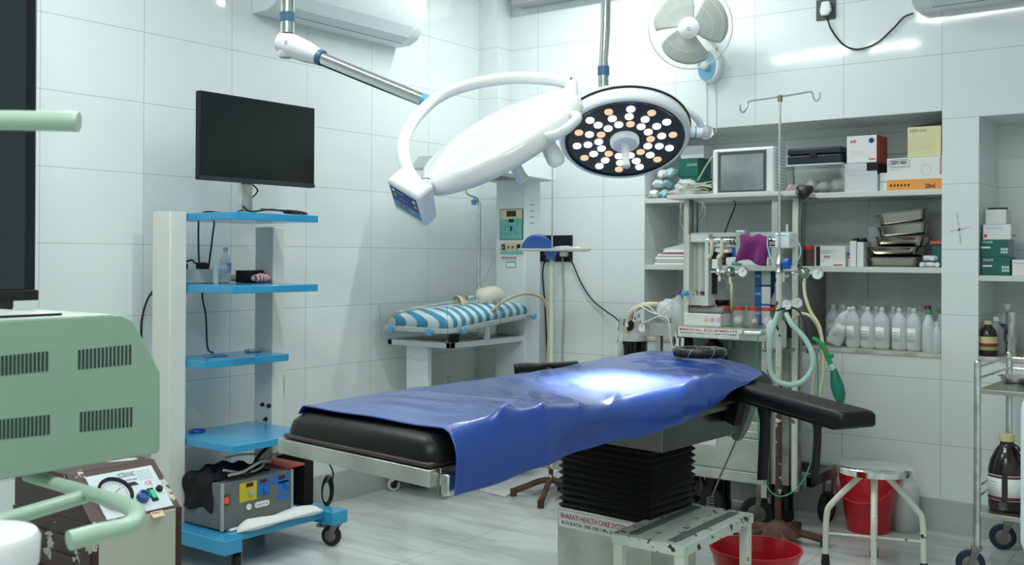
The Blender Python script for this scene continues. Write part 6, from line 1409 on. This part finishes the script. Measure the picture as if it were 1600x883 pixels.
# ================================================================== NICHE CONTENTS
ZU, ZL_, ZS = 1.6005, 1.2305, .8255
def carton(name, x0, x1, y0, y1, z0, h, m_, label, cat='box', rz=0., group=None):
    e = empty(name, ((x0+x1)/2, (y0+y1)/2, z0), rz, label, cat, group)
    hx, hy = (x1-x0)/2, (y1-y0)/2
    mesh('carton', B().box(-hx, hx, -hy, hy, 0, h), m_, e, local=True, bevel=.002)
    mesh('flap_seam', B().box(-hx+.001, hx-.001, -.0012, .0012, h, h+.0006), grey_t, e, local=True, smooth=0)
    def face(nm, fx0, fx1, fz0, fz1, mm, lab=None):      # printed area on the front, fractions
        return mesh(nm, B().box(-hx+2*hx*fx0, -hx+2*hx*fx1, -hy-.0008, -hy, h*fz0, h*fz1), mm, e, local=True, smooth=0, label=lab)
    def side(nm, fy0, fy1, fz0, fz1, mm, lab=None):
        return mesh(nm, B().box(hx, hx+.0008, -hy+2*hy*fy0, -hy+2*hy*fy1, h*fz0, h*fz1), mm, e, local=True, smooth=0, label=lab)
    def tx(s, fx, fz, hh, mm, w=None, bold=.0, lab=None):
        m_w = wm(e); p = m_w @ V((-hx+2*hx*fx, -hy-.001, h*fz)); r_ = m_w.to_3x3() @ V((1, 0, 0))
        return text('printed_text', s, p, r_, (0, 0, 1), hh, mm, e, w=w, bold=bold, label=lab)
    return e, face, side, tx
e, face, side, tx = carton('syringe_carton', -1.517, -1.262, 5.09, 5.30, ZU, .155, card_w, 'long white and orange syringe carton marked 20ml on the upper shelf')
face('orange_band', 0, 1, 0, .33, card_o, 'orange band'); side('orange_band', 0, 1, 0, .33, card_o)
tx('DISPO VAN', .07, .80, .020, card_k, w=.074, bold=.02); tx('20ml', .70, .04, .022, card_k, w=.045, bold=.02)
for k, ww in ((.70, .4), (.63, .2)): face('printed_line', .04, .04+ww, k, k+.015, grey_t)
b = B(); 
m_w = wm(e)
pth = [m_w @ V((x, -.1055, z)) for x, z in rbox(-.120, -.020, .115, .148, .015)]
mesh('oval_outline', B().tube(pth, .0009, 4, smooth=1, closed=True), card_k, e)
for k in range(6): face('small_icon', .06+.065*k, .09+.065*k, .12, .19, mat('brown_print', (.40, .14, .03), .5))
c0_ = m_w @ V((.055, -.1055, .095)); mesh('emblem', B().tube([c0_+V((.022*math.cos(t), 0, .024*math.sin(t))) for t in [2*PI*k/20 for k in range(20)]], .0006, 4, smooth=1, closed=True), grey_t, e)
face('side_print', .955, .995, .45, .98, mat('pinkish_print', (.50, .25, .28), .6))
e, face, side, tx = carton('syringe_carton', -1.427, -1.275, 5.10, 5.27, ZU+.1565, .145, card_y, 'pale yellow carton with an open flap on top of the white and orange carton', rz=.05)
tx('DISPO VAN', .07, .83, .013, mat('olive_print', (.35, .34, .16), .5), w=.075, bold=.01)
for k in range(6): face('printed_line', .06, .80, .62-.08*k, .632-.08*k, mat('yellow_line', (.60, .56, .30), .6))
mesh('open_flap', B().hexa([(-.074, -.08, .1455), (.076, -.08, .1455), (.076, -.02, .1455), (-.074, -.02, .1455), (-.02, -.03, .163), (.076, -.03, .172), (.076, -.026, .172), (-.02, -.026, .163)]), mat('dark_card_inside', (.10, .09, .06), .7), e, local=True)
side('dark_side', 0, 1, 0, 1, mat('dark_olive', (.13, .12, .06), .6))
e, face, side, tx = carton('glove_carton', -1.717, -1.570, 5.10, 5.27, ZU+.1425, .135, card_w, 'white glove carton with a red end on the upper shelf, upper of its stack')
side('red_end', 0, 1, 0, 1, card_r, 'red end panel'); tx('SHP', .12, .74, .014, mat('orange_red_print', (.62, .10, .04), .5), bold=.03)
mesh('dark_disc', B().lathe([(.013, 0), (.013, .0008)], (.048, -.0855, .108), (0, -1, 0), 18), mat('navy_print', (.01, .02, .08), .5), e, local=True)
for k in range(3): face('printed_line', .10, .55, .30+.06*k, .31+.06*k, mat('pink_line', (.65, .45, .42), .6))
face('printed_word', .74, .95, .10, .15, mat('orange_red_print'))
e, face, side, tx = carton('grey_carton', -1.728, -1.566, 5.10, 5.28, ZU, .141, mat('lilac_grey_carton', (.60, .62, .64), .6), 'plain greyish white carton under the red ended carton')
for k in range(3): face('printed_line', .10, .60, .60+.08*k, .61+.08*k, mat('faint_line', (.50, .53, .55), .6))
face('black_wrap', .68, 1.0, .72, 1.0, black_m, 'black wrapped corner'); side('black_wrap', 0, 1, .60, 1, black_m)
for k in (0, 1):
    carton('small_white_carton', -1.562, -1.522, 5.12, 5.26, ZU+.046*k, .044, card_w, 'small white carton beside the white and orange carton, %s' % ('lower one' if k == 0 else 'upper one'), group='small white cartons')
pb = empty('plastic_container', (-1.88, 5.18, ZU), 0, 'clear plastic container with white contents behind the drip stand pole', 'container')
b = B(); rings = []
for ins, z in ((.012, 0), (.004, .01), (0, .135), (.0, .138)):
    rings.append([b.b.verts.new(V((-2.03+ins if 0 else x, y, ZU+z))) for x, y in rbox(-2.035+ins, -1.733-ins, 5.08+ins, 5.27-ins, .02)])
b.skin(rings); mesh('box_body', b, glass, pb, smooth=40)
mesh('lid', B().prism([V((x, y, ZU+.1385)) for x, y in rbox(-2.04, -1.728, 5.075, 5.275, .02)], (0, 0, .010)), saline, pb, bevel=.002, smooth=40)
rnd = random.Random(3)
for k in range(4): mesh('cotton_ball', crump(B(), (-1.98+.065*k, 5.17+.02*(k % 2), ZU+.012), .036, .05, .026+.008*(k % 2), amp=.15, seed=20+k), cloth_w, pb, smooth=70)
bc = empty('instrument_case', (-1.87, 5.17, ZU+.149), 0, 'flat dark navy instrument case on top of the clear container', 'case')
mesh('case_bottom', B().prism([V((x, y, ZU+.149)) for x, y in rbox(-2.02, -1.735, 5.08, 5.26, .015)], (0, 0, .045)), mat('navy_black_case', (.010, .020, .028), .35), bc, bevel=.006, smooth=40)
mesh('case_lid', B().prism([V((x, y, ZU+.196)) for x, y in rbox(-2.02, -1.735, 5.08, 5.26, .015)], (0, 0, .035)), mat('navy_black_case'), bc, bevel=.008, smooth=40)
mesh('latch', B().box(-1.90, -1.86, 5.074, 5.08, ZU+.180, ZU+.205), black_m, bc, bevel=.002)
# upper shelf, left
e, face, side, tx = carton('green_carton', -2.66, -2.54, 5.14, 5.30, ZU, .115, card_g, 'dark green carton under the lamp on the left of the upper shelf, lower one'); tx('SURGICARE', .15, .70, .012, paper, w=.07)
e, face, side, tx = carton('green_carton', -2.67, -2.55, 5.14, 5.30, ZU+.117, .10, card_g, 'dark green carton on the left of the upper shelf, upper one'); tx('SURGICARE', .45, .60, .012, paper, w=.06)
carton('white_carton_box', -2.66, -2.52, 5.15, 5.30, ZU+.219, .07, mat('lilac_grey_carton'), 'greyish white carton topping the dark green cartons')
rnd = random.Random(11)
pk = [(.78, .80, .80), (.30, .60, .62), (.65, .45, .55), (.75, .78, .76), (.25, .45, .50), (.80, .80, .76), (.45, .65, .68)]
for k in range(7):
    x, z = [(-2.80, 0), (-2.74, 0), (-2.69, 0), (-2.78, .056), (-2.72, .056), (-2.76, .11), (-2.70, .112)][k]
    thing('sterile_packet', crump(B(), (x, 5.12+.01*(k % 3), ZU+z+.001), .034, .05, .026, amp=.35, seed=30+k, n=2), mat('packet_%d' % k, pk[k], .35), 'crumpled %s sterile packet in the pile at the left end of the upper shelf' % ['white', 'teal', 'pink', 'pale grey', 'dark teal', 'off-white', 'pale blue'][k], 'packet', 'sterile packets on the upper shelf', smooth=25)
thing('packet_bundle', crump(B(), (-2.60, 5.09, ZU+.001), .06, .03, .05, amp=.3, seed=41), saline, 'crumpled clear and white packaging between the packet pile and the leads', 'packaging', smooth=30)
# lower shelf, left: piles of papers and packets
rnd = random.Random(2)
cols = [(.72, .73, .70), (.58, .56, .50), (.76, .77, .76), (.66, .68, .66), (.50, .14, .12), (.70, .71, .68)]
z = ZL_
for k in range(6):
    h = (.016, .012, .018, .014, .006, .016)[k]; x0_ = -2.80+.012*k+rnd.uniform(-.01, .01); 
    thing('paper_packet', B().grid(lambda u, v, x0_=x0_, z=z, h=h, k=k: V((x0_+.42*u, 5.08+.22*v, z+.001+(.010*k*.0)+h*.0+.003*math.sin(u*8+k)*0)), 2, 2) if False else
          B().hexa([(x0_, 5.08, z), (x0_+.40, 5.08, z), (x0_+.40, 5.30, z), (x0_, 5.30, z), (x0_+.01, 5.085, z+h), (x0_+.39, 5.085, z+h), (x0_+.39, 5.295, z+h), (x0_+.01, 5.295, z+h)]),
          mat('packet_paper_%d' % k, cols[k], .55), '%s flat packet in the pile on the left lower shelf, %s from the bottom' % (['white', 'brownish', 'bright white', 'pale grey', 'thin red', 'off-white'][k], ['lowest', 'second', 'third', 'fourth', 'fifth', 'topmost'][k]), 'packet', 'flat packets on the lower shelf', bevel=.002)
    z += h+.0005
thing('sloping_sheets', B().hexa([(-2.76, 5.10, z), (-2.38, 5.10, z), (-2.38, 5.30, z), (-2.76, 5.30, z), (-2.74, 5.10, z+.004), (-2.40, 5.10, z+.075), (-2.40, 5.30, z+.075), (-2.74, 5.30, z+.004)]), saline, 'sloping sheaf of clear wrapped sheets on the paper packets', 'sheets', bevel=.002)
e, face, side, tx = carton('blue_carton', -2.34, -2.20, 5.12, 5.25, ZL_+.045, .055, card_b, 'blue carton on the lower shelf behind the chrome bar'); tx('Romsons', .55, .4, .012, paper, w=.05)
thing('white_packet', B().box(-2.36, -2.12, 5.09, 5.28, ZL_, ZL_+.044), paper, 'flat white packet under the blue carton', 'packet', bevel=.006)
thing('forceps_pouch', crump(B(), (-2.24, 5.2, ZL_+.101), .09, .05, .018, amp=.2, seed=50), saline, 'clear pouch lying on the blue carton', 'pouch', smooth=40)
thing('black_clips', B().box(-2.17, -2.11, 5.12, 5.14, ZL_+.142, ZL_+.155).box(-2.165, -2.105, 5.15, 5.17, ZL_+.142, ZL_+.152), black_m, 'two black clips on the clear pouch', 'clips', bevel=.002) if False else None
# lower shelf, right
e, face, side, tx = carton('red_topped_jar', -1.925, -1.888, 5.12, 5.16, ZL_, .001, card_w, 'x') if False else (None,)*4
for k, x in enumerate((-1.975, -1.915)):
    ee = empty('red_lid_jar', (x, 5.16, ZL_), 0, 'dark filled jar with a red lid on the lower shelf, %s' % ('left one' if k == 0 else 'right one'), 'jar', 'red lidded jars on the lower shelf')
    mesh('jar', B().lathe([(.027, 0), (.028, .005), (.028, .085)], (x, 5.16, ZL_), (0, 0, 1), 20), mat('brown_filled_glass', (.10, .06, .05), .15), ee); mesh('lid', B().lathe([(.030, .0855), (.030, .105), (.001, .106)], (x, 5.16, ZL_), (0, 0, 1), 20), red_lid, ee)
e, face, side, tx = carton('medicine_carton', -1.880, -1.722, 5.10, 5.24, ZL_, .103, card_w, 'white medicine carton with a black stripe and red print on the lower shelf')
face('black_stripe', .06, .19, .02, .98, card_k); face('thin_red_edge', .0, .03, 0, 1, mat('pinkish_print')); tx('FLOX', .33, .42, .011, red_t, w=.03, bold=.03); face('red_bar', .62, .92, .04, .10, red_t); face('printed_line', .24, .62, .76, .78, grey_t); face('printed_line', .24, .55, .66, .68, grey_t); face('printed_line', .24, .34, .26, .28, grey_t)
e, face, side, tx = carton('small_red_white_carton', -1.717, -1.702, 5.12, 5.20, ZL_, .075, card_w, 'narrow white and blue carton beside the medicine carton'); face('red_band', 0, 1, .55, .65, red_t); face('blue_top', 0, 1, .72, .95, card_b)
for k, x in enumerate((-1.700, -1.664)):
    e, face, side, tx = carton('tall_white_carton', x, x+.032, 5.10, 5.22, ZL_, .128-.006*k, card_w, 'tall narrow white carton with an open top, %s of the pair' % ('left' if k == 0 else 'right'), group='tall narrow cartons')
    mesh('open_flap', B().hexa([(-.016, -.06, .1285-.006*k), (.016, -.06, .1285-.006*k), (.016, .0, .1285-.006*k), (-.016, .0, .1285-.006*k), (-.006, -.02, .140), (.016, -.02, .144), (.016, -.016, .144), (-.006, -.016, .140)]), black_m, e, local=True)
e, face, side, tx = carton('pale_blue_carton', -1.66, -1.575, 5.26, 5.33, ZL_, .20, mat('pale_blue_grey_carton', (.42, .47, .52), .6), 'upright pale blue grey carton behind the steel trays'); face('blue_print', .1, .9, .30, .36, card_b)
carton('pale_blue_carton', -1.57, -1.52, 5.26, 5.33, ZL_, .20, mat('pale_blue_grey_carton'), 'second upright pale blue grey carton behind the steel trays, partly hidden')
def tray(z, xc, yc, w, l, h, tilt, rz, k):
    m_ = M.Translation((xc, yc, z)) @ M.Rotation(rz, 4, 'Z') @ M.Rotation(-tilt, 4, 'Y')
    b = B(); rings = []
    for ins, zz in ((.022, 0), (.016, .004), (.004, h-.003), (-.010, h), (-.010, h+.0015), (.003, h+.001), (.018, .005), (.024, .0035)):
        rings.append([b.b.verts.new(m_ @ V((x, y, zz))) for x, y in rbox(-w/2+ins, w/2-ins, -l/2+ins, l/2-ins, max(.012, .03-ins*.4))])
    b.skin(rings)
    return thing('steel_tray', b, mat('polished_tray_steel', (.42, .40, .35), .16, 1.), 'rectangular steel tray, %s in the stack on the lower shelf' % ['lowest', 'second from bottom', 'middle one', 'fourth from bottom', 'tilted topmost'][k], 'tray', 'stacked steel trays', smooth=40)
for k, (z, xc, w, h, t, rz) in enumerate(((0, -1.505, .245, .045, 0, 0), (.050, -1.505, .24, .046, 0, .02), (.099, -1.480, .235, .048, 0, .05), (.155, -1.472, .235, .050, .10, .18), (.215, -1.480, .235, .052, .13, .25))):
    tray(ZL_+z, xc, 5.22, w, .20, h, t, rz, k)
rnd = random.Random(14)
for k in range(5):
    x, z = [(-1.345, 0), (-1.315, 0), (-1.285, 0), (-1.33, .031), (-1.30, .031)][k]
    mm = M.Translation((x, 5.10+.008*(k % 2), ZL_+z+.013)) @ M.Rotation(rnd.uniform(-.5, .5), 4, 'Z')
    b = B().lathe([(.011, -.02), (.012, -.012), (.012, .014), (.006, .020)], (0, 0, 0), (1, 0, 0) if k % 2 else (0, 1, 0), 14).rot(mm)
    thing('small_vial', b, mat('vial_white', (.72, .76, .76), .3), 'small white capped vial heaped at the lower shelf right end, %s' % ['leftmost below', 'middle below', 'rightmost below', 'upper left', 'upper right'][k], 'vial', 'heap of small vials')
thing('orange_strip_box', B().box(-1.325, -1.265, 5.17, 5.28, ZL_+.0, ZL_+.11), card_g, 'dark green box behind the small vials', 'box', bevel=.002)
thing('orange_packet', B().box(-1.335, -1.262, 5.16, 5.29, ZL_+.1105, ZL_+.125), mat('orange_red_print'), 'flat orange red packet on the dark green box', 'packet', bevel=.002)
# blue and white cartons in the lower niche beside the divider
e, face, side, tx = carton('blue_white_carton', -2.19, -2.11, 5.10, 5.22, ZS, .10, card_b, 'blue and white carton in the bottom of the niche behind the jars, lowest'); 
for k in range(1, 4):
    e, face, side, tx = carton('blue_white_carton', -2.20, -2.112, 5.10, 5.22, ZS+.1005*k, .1 if k < 3 else .085, card_b if k != 3 else mat('blue_carton_2', (.03, .16, .40), .5), 'blue and white carton in the niche behind the jars, %s' % ['', 'second up', 'third up', 'topmost'][k]); face('white_half', .45, 1, .05, .95, card_w, 'white half'); tx('Nirlife', .05, .5, .014, paper, w=.03)
# saline bottles
def saline_bottle(name='saline_bottle'):
    e = empty(name, (0, 0, 0), 0, 'x', 'bottle')
    b = B(); rings = []
    for r, z in ((.028, 0), (.036, .006), (.040, .015), (.040, .125), (.038, .145), (.028, .165), (.014, .180), (.011, .185), (.013, .188), (.013, .200), (.008, .206), (.004, .208)):
        f = .72 if z < .17 else 1.
        rings.append([b.b.verts.new(V((r*math.cos(t), r*f*math.sin(t), z))) for t in [2*PI*k/24 for k in range(24)]])
    b.skin(rings); mesh('body', b, saline, e, local=True, smooth=50)
    b = B().grid(lambda u, v: V((.0405*math.cos(-PI/2-.62+1.24*u), .0405*.73*math.sin(-PI/2-.62+1.24*u)-.0006, .045+.065*v)), 8, 1)
    lb_ = mesh('label', b, paper, e, local=True, solid=.0005, smooth=60)
    for zz in (.060, .072, .084):
        b = B().grid(lambda u, v: V((.0410*math.cos(-PI/2-.5+.9*u), .0410*.73*math.sin(-PI/2-.5+.9*u)-.0009, zz+.003*v)), 6, 1)
        mesh('print', b, mat('pale_green_print', (.45, .52, .38), .6) if zz == .060 else grey_t, lb_ if False else e, local=True, solid=.0003)
    return e
proto = saline_bottle()
spots = []
front = [(1320, .0), (1345, .0), (1366, .0), (1400, 0), (1421, 0)]
pxs = [1333, 1356, 1378, 1405, 1428]
names = ['leftmost', 'second from left', 'third', 'fourth', 'fifth']
i = 0
def place_bottle(px, y, rz, label, tilt=0, s=1.):
    global i
    o = proto if i == 0 else copy_tree(proto); i += 1
    c = aty(px, 540, y); o.location = (c.x, y, ZS); o.rotation_euler = (0, tilt, rz); o['label'] = label; o['group'] = 'saline bottles in the niche'; o.scale = (s, s, s)
    return o
for k, px in enumerate(pxs): place_bottle(px, 5.135, -.35+.1*(k % 3), 'saline bottle with white label, front row of the niche, %s upright one from the left' % ['first', 'second', 'third', 'fourth', 'fifth'][k])
for k, px in enumerate((1296, 1312, 1343, 1363, 1390, 1415, 1440)): place_bottle(px+6, 5.26, .2*(k % 3), 'saline bottle in the second row of the niche, %s from the left' % ['first', 'second', 'third', 'fourth', 'fifth', 'sixth', 'seventh'][k])
for k, px in enumerate((1300, 1330, 1352, 1400, 1424)): place_bottle(px+14, 5.35, .3, 'saline bottle in the rear row of the niche, %s from the left' % ['first', 'second', 'third', 'fourth', 'fifth'][k])
o = place_bottle(1301, 5.12, .3, 'clear saline bottle leaning to the left in front of the others', .42); o.location.z = ZS+.013
def flask(px, y, capm, label, h=.19, r=.032):
    c = aty(px, 545, y); bottle('flask', c.x, y, ZS, h, r, saline, label, 'bottle', capm, neck=.42)
flask(1451, 5.10, mat('green_cap', (.01, .30, .07), .4), 'clear bottle with a bright green cap at the right of the niche', .205, .030)
flask(1449, 5.22, mat('magenta_cap', (.22, .02, .14), .4), 'clear bottle with a magenta cap behind the green capped one', .22, .030)
flask(1470, 5.20, mat('green_cap'), 'clear bottle with a green cap partly hidden by the niche edge', .205, .026)
flask(1464, 5.095, saline, 'small clear bottle at the right end of the niche front', .15, .022)
# niche 2
Z2S = 1.1965
e, face, side, tx = carton('glove_box', -1.090, -.968, 5.09, 5.20, Z2S, .084, card_g, 'dark green glove box on the right niche shelf, lower of the two'); tx('NULIFE', .08, .78, .010, paper, w=.042, bold=.02); face('white_bar', .04, .38, .47, .56, paper, 'white bar'); 
for k in range(6): face('pale_square', .72+.09*(k % 3), .79+.09*(k % 3), .20+.18*(k//3), .34+.18*(k//3), mat('pale_green_square', (.55, .65, .62), .5))
e, face, side, tx = carton('glove_box', -1.090, -.975, 5.09, 5.20, Z2S+.085, .078, card_g, 'dark green glove box on the right niche shelf, upper of the two'); tx('NULIFE', .06, .80, .010, paper, w=.042, bold=.02); face('white_bar', .0, .34, .50, .60, paper, 'white bar')
for k in range(6): face('pale_square', .72+.09*(k % 3), .79+.09*(k % 3), .20+.18*(k//3), .34+.18*(k//3), mat('pale_green_square'))
side('grey_end', 0, 1, 0, 1, mat('grey_mauve_end', (.30, .28, .30), .6))
e, face, side, tx = carton('white_carton_box', -1.083, -.965, 5.09, 5.22, Z2S+.1635, .070, card_w, 'white carton with a small red mark on the green glove boxes'); face('red_mark', .05, .15, .15, .35, red_t); face('printed_line', .1, .7, .75, .77, blue_t); side('pink_print', .2, .8, .2, .35, mat('pinkish_print'))
e, face, side, tx = carton('open_white_carton', -1.072, -.985, 5.09, 5.20, Z2S+.234, .068, mat('pale_grey_carton', (.66, .68, .66), .6), 'small pale carton topping the right niche stack')
mesh('open_flap', B().box(-.035, .043, -.05, -.02, .0685, .076), black_m, e, local=True)
carton('white_grey_carton', -.958, -.85, 5.08, 5.20, Z2S, .072, card_w, 'white carton right of the green glove boxes')[3]('Medical', .06, .75, .008, grey_t, w=.04)
q = aty(1543, 560, 5.10)
bb = empty('brown_bottle', (q.x, 5.11, ZS), 0, 'brown bottle with a yellow label in the right niche', 'bottle')
mesh('body', B().lathe([(.036, 0), (.040, .006), (.040, .095), (.034, .118), (.016, .138), (.014, .145)], (q.x, 5.11, ZS), (0, 0, 1), 28), brown_gl, bb, smooth=50)
mesh('cap', B().lathe([(.0175, .145), (.0175, .162), (.001, .163)], (q.x, 5.11, ZS), (0, 0, 1), 20), yel_cap, bb)
mesh('label', B().lathe([(.0405, .028), (.0405, .090)], (q.x, 5.11, ZS), (0, 0, 1), 28, cap0=False, cap1=False), mat('old_yellow_label', (.55, .50, .26), .5), bb, solid=.0005)
mesh('label_band', B().lathe([(.0412, .045), (.0412, .060)], (q.x, 5.11, ZS), (0, 0, 1), 28, cap0=False, cap1=False), mat('brown_red_print', (.22, .04, .02), .5), bb, solid=.0004)
q = aty(1556, 560, 5.22); bottle('dark_bottle', q.x, 5.22, ZS, .175, .036, pet, 'clear bottle standing behind the brown bottle', 'bottle')
q = aty(1573, 560, 5.30); bottle('blue_label_bottle', q.x, 5.30, ZS, .235, .042, pet, 'tall bottle with a dark blue label at the back of the right niche', 'bottle', white_p, lab=mat('dark_blue_label', (.02, .05, .20), .4), labz=(.25, .6))
q = aty(1590, 560, 5.12); thing('steel_jar', B().lathe([(.022, 0), (.024, .004), (.024, .205), (.021, .206), (.021, .01)], aty(1580, 560, 5.12)*1.0 if 0 else (aty(1580, 560, 5.12).x, 5.12, ZS), (0, 0, 1), 28), chrome_r, 'tall narrow steel jar in the right niche', 'jar')
# brushed fitting on floor by rusty stand
q = atz(1197, 822, 0)
fv = empty('floor_valve', (q.x, q.y, 0), 0, 'chrome suction fitting on a short post beside the rusty drip stand', 'fitting')
mesh('post', B().cyl((q.x, q.y, .0), (q.x, q.y, .10), .024, n=16), mat('dark_chrome', (.25, .25, .24), .25, 1.), fv)
mesh('nut', B().box(q.x-.018, q.x+.018, q.y-.018, q.y+.018, .10, .155), chrome, fv, bevel=.004)
mesh('nozzle', B().cyl((q.x, q.y, .155), (q.x, q.y, .21), .010, .008, 12), chrome, fv)
mesh('lever', B().box(q.x-.075, q.x-.02, q.y-.012, q.y+.012, .07, .09), rust, fv, bevel=.003)
